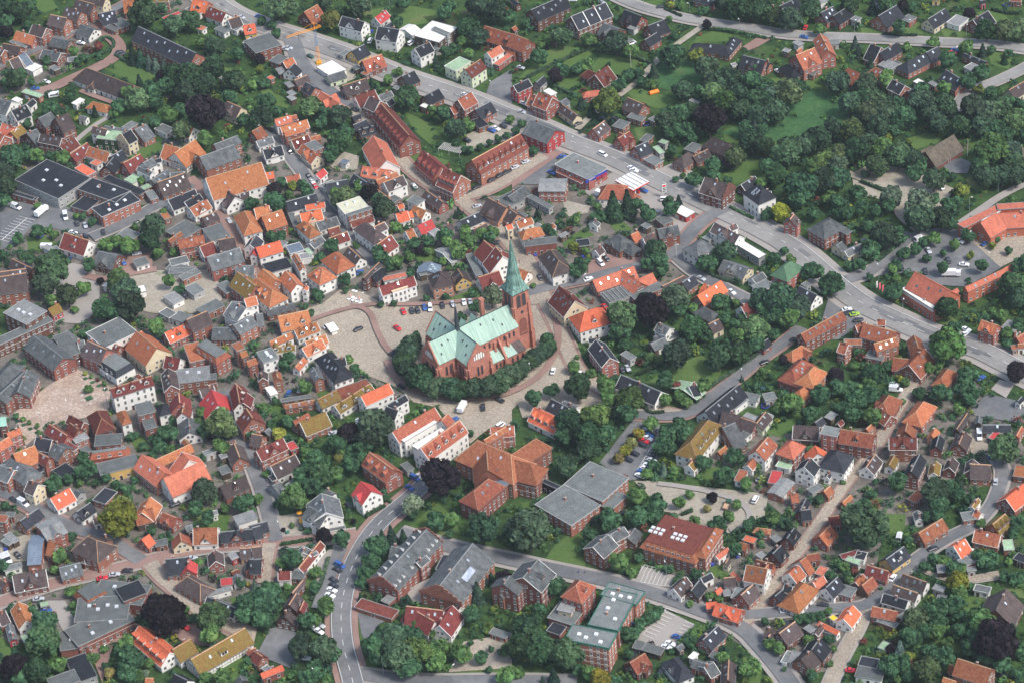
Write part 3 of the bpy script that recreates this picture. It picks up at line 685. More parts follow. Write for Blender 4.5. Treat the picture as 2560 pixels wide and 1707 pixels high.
    if 'P' in opts:
        b4 = MB(); b4.box(-3.4, 3.4, hw - o - .1, hw + .5, 0, he + 1.0, 0); b4.box(-3.7, 3.7, hw - .4, hw + .7, he + .8, he + 1.15, 1)
        link('portico', b4.me('portico', [WALL['w'], mat('sandstone', (.62, .45, .28), .1)]), root, mw=M)
        for i in (-2, 0, 2):
            for z in (1, 3.9): link('window', WIN['t'], root, mw=M @ Matrix.Translation((i, hw + .5, z)))
    # openings
    if S >= .9 and not (wk in 'tT' and Lx < 7):
        nst = max(1, int(S + .01)) if not mans else max(1, int(S + .01) - 1)
        shedlike = small and S <= 1
        sty = ('n', 2.7 if seed < .5 else 3.3) if not shedlike else ('s', 4.5)
        if S >= 2.4 and wk in 'wbr': sty = ('t', 2.6)
        gcnt = num('G')
        dr = 'G' if gcnt or (small and S <= 1 and seed > .4) else 'd'
        if new or S >= 1:
            windows_on(root, M, Mw, -X, X, Y, .0, nst, 0, wk, sty, door=dr if new else None, cap=44)
            windows_on(root, M, Mw, -X, X, Y, .0, nst, math.pi, wk, sty, cap=36)
            windows_on(root, M, Mw, -Y, Y, X, .0, nst, math.pi / 2, wk, sty, gable=0 if (flat or hip) else rise, cap=24)
            windows_on(root, M, Mw, -Y, Y, X, .0, nst, -math.pi / 2, wk, sty, gable=0 if (flat or hip) else rise, cap=24)
    elif new:
        link('door', DOOR, root, mw=M @ Matrix.Translation((0, Y, 0.05)))
    if new:
        rn = {'o': 'orange', 'O': 'bright orange', 's': 'salmon', 'r': 'red-brown', 'm': 'maroon', 'd': 'brown-grey', 'k': 'black', 'g': 'grey', 'l': 'pale grey', 'w': 'white', 'y': 'mossy',
              'e': 'green', 'c': 'copper', 'R': 'bright red', 'b': 'blue-grey', 'T': 'thatched', 'Y': 'yellow', 'G': 'dark green', 'P': 'pale cream'}[rk]
        wn = {'b': 'brick', 'B': 'dark brick', 'w': 'white', 'c': 'cream', 'y': 'yellow', 'l': 'pale green', 'g': 'grey', 'k': 'black', 'R': 'red', 'o': 'orange', 't': 'timber', 'T': 'timber', 'r': 'red brick', 'v': 'ivy-clad'}[wk]
        kn = {'flat_roofed_building': 'flat-roofed building', 'row_house': 'row house'}.get(kind, kind)
        sz = 'long ' if Lx > 22 else ''
        feat = ' with dormers' if num('d') + num('D') > 0 else ''
        if rk == 'T': desc = 'thatched brick house'
        else: desc = f'{sz}{wn} {kn} with {rn} roof' if not feat else f'{sz}{wn} {kn} with {rn} roof and dormers'
        cat = {'flat_roofed_building': 'building', 'row_house': 'row of houses'}.get(kind, kind)
        thing(root, desc, cat, pix((o_.x, o_.y, he)), {'shed': 'sheds and huts in the yards', 'garage': 'garages and outbuildings', 'house': 'houses of the town'}.get(kind, 'larger buildings of the town'))
    return root
ROOTM = {}
def parse_tile(tx, ty, txt):
    root = None
    for l in txt.strip().splitlines():
        l = l.strip()
        if not l: continue
        plus = l[0] == '+'; q = l.lstrip('+ ').split(); v = [float(x) for x in q[:6]]
        code = q[6].split(','); s = code[0]
        i = 0
        while i < len(s) and (s[i].isdigit() or s[i] == '.'): i += 1
        S = float(s[:i]); rk, wk = s[i], s[i + 1]
        rec = (tile(tx, ty, v[0], v[1]), tile(tx, ty, v[2], v[3]), tile(tx, ty, v[4], v[5]), S, rk, wk, code[1:])
        if plus: block(rec, root)
        else: root = block(rec)
TILES = {}
TILES['00'] = '''
603 68 745 108 672 190 2db,s4,a
460 135 615 168 545 253 2db,s1,a
300 225 425 262 370 345 2db,a
150 287 320 335 245 405 1ob,s1
700 -5 868 42 800 130 2db,s2
780 -50 970 -12 915 60 3dc
1240 0 1125 15 1168 125 1ob,d1
1050 95 905 130 965 235 1kb,s4
1030 205 1110 165 1190 230 1gb,f
975 258 1010 228 1095 265 1gb,f
740 225 865 270 785 340 1gw,s1
480 345 640 375 570 445 1gb,s2
395 455 560 490 480 560 1gb,s1
75 380 130 365 250 430 1db,f
30 400 190 430 90 490 2db
-60 410 40 460 0 510 2db
170 520 80 555 135 672 1dy
240 495 170 520 235 622 1bw,s2
230 630 320 580 390 610 1ww,f
1270 245 1800 490 1640 575 2kb,s7
790 625 1230 790 1095 895 1dw,h
+ 900 710 840 770 870 820 1dw,h
200 850 240 820 400 870 1eb,f
660 950 735 903 780 915 1ww,f
850 935 960 960 850 1010 1ow,h
730 1060 800 1075 770 1105 1gw
-60 900 110 940 45 1060 2gw
100 1020 240 960 165 1115 2kw
470 1030 350 1090 430 1165 2gb
625 1040 505 1090 595 1215 2db,s1
335 1185 245 1230 300 1370 1gB
370 1230 570 1270 470 1330 2db
685 1268 555 1355 610 1425 1mb,s2
800 1310 640 1420 720 1480 1mb,s2
815 1345 1010 1410 960 1490 1ow,s2
820 1500 880 1465 945 1490 1sw,f
855 1158 985 1190 945 1250 2dw,d1
945 1190 1125 1210 1040 1290 2ev,f
960 1155 1150 1185 1100 1210 1gb
1200 1190 1110 1240 1200 1320 2kc,q
1340 1140 1235 1195 1285 1325 1gb,s1
1120 1170 1210 1115 1300 1120 1gb,f
1450 1200 1490 1140 1600 1185 1gw,f,G2
1620 1120 1780 1180 1700 1260 1ow
2080 930 2215 990 2165 1100 1dc,x
1650 1362 1510 1325 1440 1450 1ow
1790 1285 1600 1410 1730 1525 1ot,x
2150 1330 1830 1445 1950 1545 2gb
+ 2180 1245 1960 1330 1890 1440 2gb
1480 1450 1400 1470 1350 1520 2kw
1400 1450 1310 1500 1340 1568 2gw
1290 1415 1130 1500 1240 1568 1mb
1120 1380 1010 1440 1090 1500 1kb,s1
1040 1445 970 1530 1090 1550 1kb
20 1135 150 1180 70 1260 1sw,s1
-60 1190 40 1250 -10 1330 1rb
190 1145 95 1215 140 1290 1yb
1400 -10 1550 -10 1500 20 2yb
1770 0 1910 20 1870 125 1Ob,d1
1690 80 1760 60 1860 120 1gw,f
1925 60 2075 120 2010 200 1mw,s4
2090 185 2200 150 2100 280 1dw
1970 270 2020 240 2110 280 1gw,f
2230 240 2340 220 2330 310 1Oy,d1
2110 265 2170 225 2230 245 1gw,f
2230 395 2300 350 2370 380 1lw,f
450 620 500 600 550 630 1gt,f
100 915 150 893 205 915 1ww,f
300 905 240 960 275 1000 1kw
1490 165 1640 108 1665 125 1Rb,f
620 530 700 520 690 560 1gt
1800 265 1850 238 1900 255 1ow,f
2000 710 2040 705 2075 725 1gb,f
'''
TILES['01'] = '''
120 80 430 -100 830 70 2kg,f,v4
+ 320 250 120 190 100 210 1kb,f
+ 350 250 120 180 115 210 1kb,f
750 185 850 70 1200 190 2kb,f,c1,v2
+ 650 330 770 235 900 290 1kb,f
900 60 1000 40 1340 190 1kb,f
840 345 1190 195 1370 240 2kb,f,x,v3
670 -30 760 -60 880 10 2Ob,f
1140 85 1230 30 1300 70 1el,f
1290 150 1360 120 1410 140 1eb,f
1270 -40 1400 20 1390 60 2gw
1390 90 1540 -10 1600 60 1gb
1700 20 1440 110 1510 235 1db,s6
1790 170 1540 270 1580 375 1kw
1830 210 1690 290 1720 350 1kw
1560 20 1690 10 1680 70 2gw
1900 265 1740 350 1760 445 1rw,x
1330 190 1400 180 1450 250 1gb,f
1480 410 1530 380 1570 430 1ob,f
1980 375 1850 430 1860 515 2db,s2
1520 560 1700 455 1830 545 1gb,f
1860 540 2020 485 2110 600 2gw,f
1870 595 1630 640 1660 720 2rb
1960 650 1830 700 1870 800 1mw
2150 610 2000 640 2010 735 2db
2200 710 1900 800 1960 920 2gb
+ 2200 705 1905 795 1920 850 2gb
1660 560 1540 640 1550 680 2rb
1380 880 1570 850 1790 890 1gg,f
+ 1450 950 1560 900 1790 890 1gg,f
1550 820 1710 780 1770 830 1dw,f
1640 970 1800 900 1860 930 1gb,f
1220 830 1330 790 1370 850 1gw,f
1030 620 1160 530 1280 590 1gb,f
590 570 820 645 740 775 1mw,s1,d1
+ 480 720 520 690 550 740 1db,f
900 740 1080 780 960 890 1gB,x
380 700 430 680 490 710 1lw,f
110 810 300 900 230 960 1db
0 930 240 900 270 1000 2db
-150 1000 240 940 -50 1150 2db
0 1290 220 1185 430 1290 3lB,f,v3
+ -80 1560 430 1330 480 1380 2gB,f
440 1270 540 1220 600 1280 1yR
920 1050 980 1025 1060 1050 1ww,f
1200 1080 1320 1050 1370 1100 1ww,f
1520 1170 1600 1110 1690 1180 1lw,f
1710 1090 1790 1030 1880 1100 1gg,f
1800 1270 1980 1180 2060 1240 1gb,f
1440 1290 1530 1260 1620 1310 1gw,f
1530 1340 1640 1290 1760 1330 1gw,f
1710 1370 1900 1290 1990 1390 2db
1720 1400 1510 1490 1600 1568 1Ob,d1
2180 930 2350 1060 2210 1140 2yb
+ 2160 880 2330 870 2130 1010 2gb
2000 1060 2080 1010 2170 1090 1gb,f
2130 1200 2260 1270 2100 1350 2gw,x
2350 1070 2260 1110 2300 1150 2ow
2350 1150 2240 1180 2330 1240 3ow
2140 1420 2310 1330 2400 1400 2gb
1950 1440 2180 1440 2080 1550 1gb
790 1490 1090 1345 1280 1470 2gw,f
1100 1500 1230 1450 1290 1470 1kb,f
1300 1470 1200 1568 1400 1568 1ob
950 1520 1060 1568 930 1568 1ob
460 1568 620 1470 760 1568 1gb,f
2400 -75 1885 75 2000 265 2ow
2090 190 2160 250 2090 370 1dw,x
2290 190 2200 200 2260 270 1dw,s1
2145 425 2235 600 2400 530 2ow,H
2350 590 2290 680 2350 760 2kw
2350 700 2320 760 2350 800 2Rw
'''
TILES['02'] = '''
300 -60 580 150 500 270 2gb
+ 480 -60 620 -90 740 100 2gb,f
720 0 760 -10 740 140 1gb
800 -10 980 70 890 190 2db
970 -20 1100 40 1000 80 1mb
880 170 1060 80 1230 190 2.2gw,f,M
1250 -95 1440 60 1331 219 1.6oc
1520 130 1660 160 1500 240 1mw,d1
1700 -10 1900 -40 2110 90 3gb,f,M
+ 1690 40 1820 0 1880 160 2ob,f
1540 240 1570 400 1500 420 2db
1620 260 1920 220 1970 340 2lb,f,v2
+ 1640 340 1980 290 1980 340 1.8gb,f,d3
1830 440 1960 400 1900 500 1dw
1940 440 2000 580 1880 690 1Rw
+ 1940 440 2000 580 2070 600 1Rw
100 200 -20 330 -40 520 2gb,h
+ 240 260 -30 500 150 480 2gb
+ 250 250 160 460 330 380 2gb
1390 310 1010 430 1150 480 3mw,d3
795 690 875 850 1075 815 2mb,H
1065 660 1120 765 1215 745 2ow,H
1230 560 1380 540 1420 640 3gb,f
1300 710 1400 680 1440 780 2gb,f
1425 600 1460 680 1580 655 2kw,H
1640 470 1650 560 1560 600 2mb
1690 560 1670 650 1610 720 2mw
1730 690 1740 830 1640 880 1gw,c1
450 750 620 860 560 940 2mb,s2
630 670 770 740 720 800 2mb
+ 640 740 720 800 650 860 2mb
650 870 760 810 815 880 2lb,f
330 870 480 900 260 975 1kb
0 695 40 690 120 760 2cb
180 790 60 840 60 900 2ob
+ 80 870 -60 960 50 980 2ob
320 950 120 1030 240 1150 2ob,s1
290 980 450 1060 400 1130 2mb,s2
500 930 600 980 530 1090 2gb,s2
620 910 720 970 680 1010 2mb,f
880 860 1120 840 1180 930 2gb,f
820 990 1180 940 1190 990 2.2gb,f,M
890 1120 1240 1030 1200 1150 1.6gy,f
730 980 800 950 840 1000 1gb,f
100 1070 250 1180 170 1280 2gb,h
0 1130 130 1180 60 1290 2gb
260 1270 350 1310 280 1400 2dc
640 1340 460 1440 520 1550 1Ow,s2
850 1450 960 1340 1070 1380 1kb,f
700 1560 830 1470 920 1530 1kw
690 1350 740 1380 700 1440 1gg
1300 1035 1510 1200 1390 1295 1.6sb
+ 1860 1095 1500 1255 1720 1368 1.5sw
+ 1670 1010 1740 1090 1580 1195 1.5sw
+ 1750 935 1420 1085 1490 1140 1ob
1690 890 1750 960 1800 1000 1ob
1380 1420 1300 1568 1480 1520 1ob
2220 440 2160 380 2100 460 2mw
2170 400 2200 560 2120 520 2mw
2260 460 2230 560 2160 660 2mb,s1
2260 610 2320 700 2240 840 2mb,s2
2150 840 1990 870 1950 930 1kb
2150 930 2200 1060 2140 1170 1db
2250 1230 2020 1330 2020 1460 1db,d1
1860 1010 1960 970 1970 1010 1gg,f
2010 1170 2080 1130 2120 1190 1gt,f
2010 1040 2060 1020 2085 1050 1gt,f
2120 20 2200 0 2250 60 3rb,f
2200 100 2260 80 2280 130 2ob
2350 150 2260 180 2250 240 2ob
1270 290 1250 330 1300 330 1mw
2350 870 2290 880 2300 910 1db
270 1180 360 1140 410 1180 1kt,f
480 1180 600 1110 700 1180 1kt,f
'''
TILES['03'] = '''
350 -40 180 80 240 165 1kb
0 20 -40 80 30 110 2rb,f
60 0 140 0 150 40 1gb,f
20 200 90 180 180 250 1lt,f
0 250 40 240 110 280 1gt,f
560 80 370 160 440 260 2lb,x
450 270 500 280 470 400 1rb
390 290 260 300 240 480 1.5bb
30 500 190 460 230 490 1gw,f,G3
650 355 895 465 1095 315 2db,H
+ 800 310 760 320 840 460 1db
+ 940 210 990 250 900 260 2db
+ 770 440 850 460 890 490 1gb,f
540 510 740 460 810 560 1gb
110 580 420 520 480 670 1dB,x
0 600 60 640 100 750 1dB
840 -40 720 40 750 80 1kw,d1
920 40 850 60 880 110 1dw,s1
1400 -40 1230 0 1270 120 1rt
1500 0 1620 50 1530 120 1rb,x
1370 200 1300 250 1310 370 1Ob
1420 260 1530 240 1560 290 1gb,f
1650 185 1665 260 1590 350 1rc
1770 150 2000 140 2010 290 1rw,x
2020 180 2320 150 2340 250 1kb,x
+ 2330 140 2350 200 2330 210 1kb
1970 340 1980 450 1920 550 1db
2080 370 2150 360 2190 410 1lR,f
2200 330 2350 320 2400 410 1do,s2
2320 410 2300 500 2240 570 1kb
1520 430 1720 410 1770 560 1kb,s1
+ 1730 430 1720 520 1660 520 1Rb
1720 590 1840 660 1780 780 1db,h
2025 610 2130 595 2145 660 1Rw,f
2170 560 2190 620 2150 660 1gw
1910 740 2110 680 2150 690 1lw,f
1900 770 2180 880 2090 950 1kw
2130 540 2180 520 2190 550 1mt
1940 -10 1990 -20 2000 20 1lw,f
2140 40 2320 -20 2350 60 1.5lw,f
1700 130 1760 110 1800 150 1gt
670 720 870 610 960 740 2gb,f,M
+ 720 790 930 620 1390 670 1.6gb,f,v2
+ 810 1000 720 790 1200 760 1.7gb,f,v4
+ 1060 700 1270 620 1340 740 2.2kb,f
+ 590 1080 1100 840 1290 960 1.6gb,f,v2
+ 550 1150 790 1060 800 1230 1.2gb,f,v1
+ 600 1350 780 1290 890 1500 1kg,f
+ 430 1530 680 1440 860 1500 1.4gb,f
160 820 240 1000 180 1090 1ow
50 900 -40 940 -60 1080 1db
80 1020 120 1160 90 1200 1gR
+ 190 1130 240 1120 290 1210 1et,f
1270 1040 1560 1290 1500 1440 1Ow,D5
+ 1750 1160 1580 1260 1740 1330 1yw,c1
2250 1060 1750 1350 1820 1500 1yt,D1,s2
1340 1520 1400 1520 1420 1568 1ob
1600 1480 1720 1540 1480 1560 1kw
2350 1240 2260 1270 2240 1300 1mb
2200 1500 2230 1540 2160 1540 1gt
280 860 320 850 340 880 1et,f
370 830 440 815 460 850 1et,f
'''
TILES['10'] = '''
565 45 440 115 555 215 1rB,s1,d1
790 150 1000 205 950 290 2kw,s1,x
1190 95 1090 165 1135 232 1Rw
1245 200 1190 235 1275 250 1kw
1120 245 1320 275 1235 385 2kw,x
1460 232 1370 280 1440 325 1ww
1450 330 1620 195 1868 240 2wt,f
+ 1600 255 1640 250 1780 310 2.4gg,f
1590 385 1455 450 1530 522 2kw,s1
1640 440 1690 420 1700 450 1gg,f
2100 240 2400 330 2180 400 1rb,s3,d2
2240 418 2120 485 2180 530 2sw
2180 590 2340 470 2370 500 1sb,f
1730 610 1870 525 1985 560 2el,f
2060 545 1920 640 1995 712 2ml,s3
995 408 875 470 930 565 1ky
760 500 820 465 860 480 1gg,f
1155 500 975 560 1045 665 1rB,x
970 680 1000 655 1045 675 1rB,f
550 615 700 555 830 640 1ww,f
805 650 650 700 692 758 1gl
340 530 245 570 290 625 1ob
350 585 300 635 380 700 1kw
470 690 350 740 370 800 1db
460 755 545 805 480 870 1kb,d1
120 560 210 500 265 550 1db,f
-90 400 120 305 230 415 2gb,f,s3
590 840 770 960 700 1045 1sw,x
+ 735 860 670 890 770 930 1sw
1010 720 790 790 850 880 1dB,s2,d1
1090 825 905 895 960 990 1mw
1040 885 1140 930 1040 1010 2db
1240 835 1120 880 1150 925 1gg
1250 905 1190 940 1310 930 1kt
1150 955 1405 1245 1315 1365 2mb,d8
1450 650 1335 705 1412 793 1kb,s1
1675 815 1540 885 1612 962 1kb,s1
1505 975 1550 945 1615 970 1wb,f
1980 850 1850 920 1900 1020 2rb
+ 1850 960 1780 990 1820 1050 1rb
2150 935 2010 1010 2090 1095 1kb,x
1985 1120 2060 1080 2135 1150 1kb,f
320 1060 170 1100 200 1160 2sw
370 1055 320 1065 330 1100 2rb
470 1100 220 1170 260 1240 2ob
440 1160 255 1210 270 1260 2ob
480 1235 320 1290 365 1375 1mc
590 1240 500 1260 520 1300 1rb
430 1320 560 1440 490 1500 1oc,x
450 1330 540 1290 620 1355 2gb,f
1010 1100 890 1150 930 1230 1kb
1080 1155 940 1195 975 1260 1kb,d2
950 1045 880 1070 910 1110 1kt
235 1335 60 1380 200 1440 1kw,x
150 1255 0 1300 50 1350 1gw
50 1160 -40 1210 30 1290 1rb,s1
740 1490 800 1465 860 1480 1bw,f
280 850 330 830 370 860 1lt,f
280 890 330 875 370 905 1lt,f
265 770 310 750 350 790 1lt,f
100 715 140 695 175 715 1Ob,f
870 615 920 600 960 625 1gt,f
1260 810 1290 790 1330 810 1gt,f
185 640 235 620 270 670 1lt,f
20 1160 70 1120 60 1110 1kt
1075 1250 1200 1480 1060 1520 1.6sw
1530 1385 1700 1530 1580 1620 1.4mb,d4
'''
TILES['11'] = '''
160 10 -20 40 0 100 2Ob
400 30 270 60 290 120 1rb
190 100 0 130 0 160 1gb,f
-20 350 120 320 140 420 2ob
240 360 50 420 90 560 2ob,c1
0 500 -60 530 0 570 2ow
550 210 270 290 330 375 1kw,s2
630 290 450 320 440 370 1Ow
600 355 400 400 440 490 2Oc,x
300 390 330 385 380 500 1gg,f
740 420 550 480 600 550 1gw,s2
365 515 490 625 580 560 1.7ow,H,d1
600 600 490 670 560 700 1gg
760 510 660 540 670 600 1mb
840 560 670 620 780 670 1mw
205 650 290 660 220 720 1gg,f
220 645 0 710 20 810 2Ow,s1
280 800 60 860 100 950 1kw,f,s1
280 700 400 660 440 730 1bw,f
440 720 480 710 530 760 1ew,f
400 770 500 750 540 790 1lw,f
620 -20 550 40 570 100 1Rw
700 90 590 130 620 160 1gw,f
840 80 640 120 680 215 1kl
900 30 1020 110 860 170 1kt,s2
980 -40 1240 0 1100 80 1sw,d3
+ 1290 10 1100 90 1180 110 1rb
1350 40 1170 110 1210 200 2dw,x
950 240 740 310 830 395 3Pw,f,v2
+ 1045 330 830 400 850 420 3db,f
1060 370 850 430 900 520 1mw,s1
990 480 1100 560 1000 620 2dw,h
+ 1180 470 1080 520 1160 560 2dw
1240 590 1110 680 1200 770 1mw,s2
1110 170 1220 250 1200 290 1ow
1240 210 1330 260 1290 330 1gb,f
1340 260 1450 230 1550 270 2gw,f
1560 180 1720 290 1640 330 1db
1450 320 1560 370 1530 450 1ow,x
1390 370 1280 400 1360 470 1Ow
1430 370 1370 390 1440 430 1Ow
1310 320 1340 310 1365 340 1Ow
1440 530 1370 560 1430 640 1ow
1610 450 1480 510 1540 590 1Rw,s1
1660 530 1590 570 1640 600 1lw
1800 490 1710 530 1750 570 1dg
2050 380 1870 460 1940 530 1kw,s2
2110 480 1990 540 2060 600 1dw
1720 -20 1880 50 1800 200 2mb,d5
1880 40 1950 80 1920 110 1mb
2130 250 2300 340 2200 470 1do,x
2180 270 2350 190 2400 300 1gg,f
2300 330 2400 400 2270 450 1do
2350 490 2290 510 2330 540 2Oc
2090 640 2180 720 2000 770 2mw
+ 2200 700 2270 790 2100 880 2mw
2230 920 2040 980 2060 1110 1mw,x
1920 770 1980 760 2080 950 1gg,f
1800 720 1710 760 1800 840 1lg
1600 840 1570 920 1700 870 1bg,s4
1575 975 1625 1085 1820 1052 2do,H,s3
1850 900 1900 980 1830 1060 1dy,x,s1
1130 840 985 985 905 1005 2dB
+ 1150 890 1050 960 1060 1060 1kb
850 700 960 800 900 860 1dw,s2
595 830 740 950 905 865 2ow,H,s1
465 965 580 1055 742 975 2ow,H,s1,d1
350 760 430 900 420 960 2ow
270 920 380 1040 350 1155 2ow,s1
+ 460 1050 440 1090 450 1130 2ow,x
1450 970 1130 1070 1150 1155 2mw,P
1160 980 1370 935 1390 970 1sw,f
1490 930 1540 900 1570 950 1gt,f
0 990 150 1100 60 1210 2ow,d3,h
350 1210 90 1280 130 1330 1gb
0 1320 60 1310 100 1420 1gb
480 1280 200 1340 200 1490 1ow,d2
560 1390 350 1470 360 1560 1ow,d2
320 1480 120 1568 200 1600 1ow
640 1500 450 1568 560 1620 1ow
60 900 180 1000 100 1050 2ob
'''
TILES['12'] = '''
360 30 120 60 140 110 1yw,d2
0 90 140 55 205 150 2gw,f,v3
600 -30 420 60 420 170 1ow,x
440 140 360 230 350 320 1ow,s1
180 260 200 330 170 390 2rb
60 260 60 330 20 440 2db,s1
+ 90 430 150 400 200 470 1ww,f
520 230 580 330 550 380 2gb,x
535 170 720 385 895 310 2kw,H,s5
+ 720 160 820 140 850 210 2kw
480 380 400 400 380 460 1eb,f
540 530 260 580 270 600 1rb
+ 230 530 500 490 540 500 1gb,f
480 650 340 730 370 810 1rb
+ 640 640 400 740 430 880 1yb
740 440 560 530 600 620 1yw,s2
+ 1010 340 700 450 640 590 1rb,f
1050 380 720 590 715 700 1yw,d3
1220 380 960 500 1070 560 2.2Ow
1370 480 1200 580 1290 600 2kw
+ 1190 590 1310 630 1210 700 2kw
1050 610 1120 600 1160 600 1kt
1640 600 1250 830 1300 940 2.5rw
+ 1760 660 1700 720 1780 770 2.5rw
+ 1290 870 1590 690 1665 735 2.7ww,f
+ 1430 950 1700 790 1770 820 2.6ww,f
+ 1870 720 1510 980 1580 1100 2.5rw,d5
940 700 860 740 900 760 1bw,f
250 880 0 1000 50 1100 2mb,x
360 1030 130 1140 200 1260 1dw,s2
290 960 340 910 390 970 1RR,f
220 1280 150 1320 140 1450 1gg,x
280 1320 330 1270 400 1310 1gb,f
120 1240 150 1220 190 1260 1kt,f
-80 600 0 700 60 780 1db
-40 840 60 860 20 960 1db
80 820 120 790 190 800 1gt
1040 1010 1260 1170 1200 1300 2rb,d3
1330 1130 1390 1100 1450 1160 1gg,f
960 1280 1060 1370 980 1500 2Rw,x
600 1390 640 1568 480 1568 2gw
+ 640 1350 720 1390 700 1420 1gw
2320 760 2090 900 2120 940 2.5rb
2030 910 2340 1040 2200 1240 2.5rb,h,v5
1835 1480 2040 1540 2290 1330 2.5rb,H
2250 1240 2170 1270 2240 1340 2.5bb,f
700 490 620 560 640 590 1lb,f
'''
TILES['13'] = '''
480 -60 650 30 530 110 2gw,x
+ 540 160 810 110 815 150 0.6gw,f
100 80 -60 120 30 200 1kb
40 120 -40 140 30 240 1kb
50 310 -40 320 -10 420 1do
50 430 -60 430 -20 560 1kb
590 260 390 510 460 530 1mw
+ 440 310 430 370 500 350 1gw
+ 550 350 500 380 490 420 1.3gw
320 600 360 520 470 530 1gb,f
200 545 320 540 330 620 1mw
430 620 330 740 340 780 1dB
370 740 300 850 400 870 1dB,x
+ 440 810 400 900 430 950 1mB
300 900 260 960 360 1050 1dB
-20 1270 60 1320 10 1400 1mb
240 1400 40 1480 -40 1568 1Ob,x
40 1420 100 1400 140 1430 1lw,f
1570 150 1150 600 1320 700 2gb,q,L,v2
+ 1240 310 1360 330 1290 420 2gb
+ 1560 390 1470 460 1520 500 2.4gb,x
+ 1150 810 1230 740 1260 800 0.8lb,f
1990 285 1680 680 1890 830 2gb,q,K
+ 1650 520 1720 390 1810 400 2kk,f,R
1640 1000 1390 860 1360 1010 1mw,c1
+ 1800 850 1680 1040 1770 1180 1mw
+ 1380 860 1720 900 1640 1080 1mw,s4
+ 1850 830 1880 870 1900 900 1mw
2350 670 2240 760 2120 910 2gb
940 880 970 790 1310 900 0.7mb,f
2120 1100 2180 1060 2330 1110 0.9gb,f
'''
TILES['20'] = '''
480 -40 170 95 245 200 2kB,s5,d0
860 25 540 155 610 280 2kB,s3,n2
0 -20 60 30 40 60 1kB
1035 90 1190 150 1090 235 1kb,x
1060 260 1110 225 1190 225 1lg,f
840 215 980 270 880 360 1gb,x
1400 180 1245 240 1310 350 1kb,s1
+ 1330 300 1215 370 1255 440 1kb
560 295 590 275 640 295 1gt,f
975 400 1050 345 1110 365 1gt,f
1690 400 1960 420 1980 500 1kb,h,s1
+ 2040 345 1960 440 2010 500 1kb,h,s3
2120 510 2330 560 2290 680 1kb,x
2010 590 2050 580 2060 600 1lw,f
0 310 150 370 110 490 2rb,s1
-40 390 60 440 20 520 1rb
880 605 760 690 840 810 1mb,x
+ 700 640 790 680 760 760 1mb,h
680 845 780 830 800 880 1sb,h
150 725 10 790 20 870 2kR
290 700 220 760 260 800 1kg
240 850 370 900 290 1010 2rb,d1
165 870 260 900 260 1010 1rb,d1
330 905 380 880 420 915 1sb,f
290 840 340 815 410 855 1ww,f
460 960 600 1060 555 1115 1dc
1060 895 1210 960 1130 1050 1db,s3
+ 1050 1075 1100 1040 1230 1080 1gb,f
850 1110 740 1190 800 1265 1db
920 1160 990 1100 1080 1130 1gb,f
985 1215 1110 1270 1060 1310 1mb,x
+ 1080 1205 970 1275 1010 1360 1mb,s1
1240 1300 1125 1355 1190 1450 1kb,s2
1200 1460 1290 1425 1390 1480 1gb,f
170 1105 400 1200 270 1300 2gR,d0
75 1230 -370 1475 -230 1575 2mb,d9,s3
380 1500 560 1405 870 1555 1gb,f
1320 1300 1380 1280 1440 1300 1eg,f
1290 1350 1340 1340 1400 1400 1eg,f
1170 1290 1240 1230 1300 1250 1gb,f
1260 1100 1300 1070 1350 1095 1gt,f
1620 1400 1560 1440 1650 1500 1db,h
1850 1265 1990 1320 1860 1400 1db,s2,h
+ 1800 1370 1660 1440 1700 1500 1db
1580 1370 1660 1310 1740 1350 1gb,f
1620 925 1650 910 1725 940 1lt,f
1680 -40 1860 10 1800 50 1kb
1400 -10 1440 -20 1490 10 1kb,f
0 260 30 240 70 260 1rt
500 900 440 940 480 980 1gg
380 370 400 355 420 370 1gt
'''
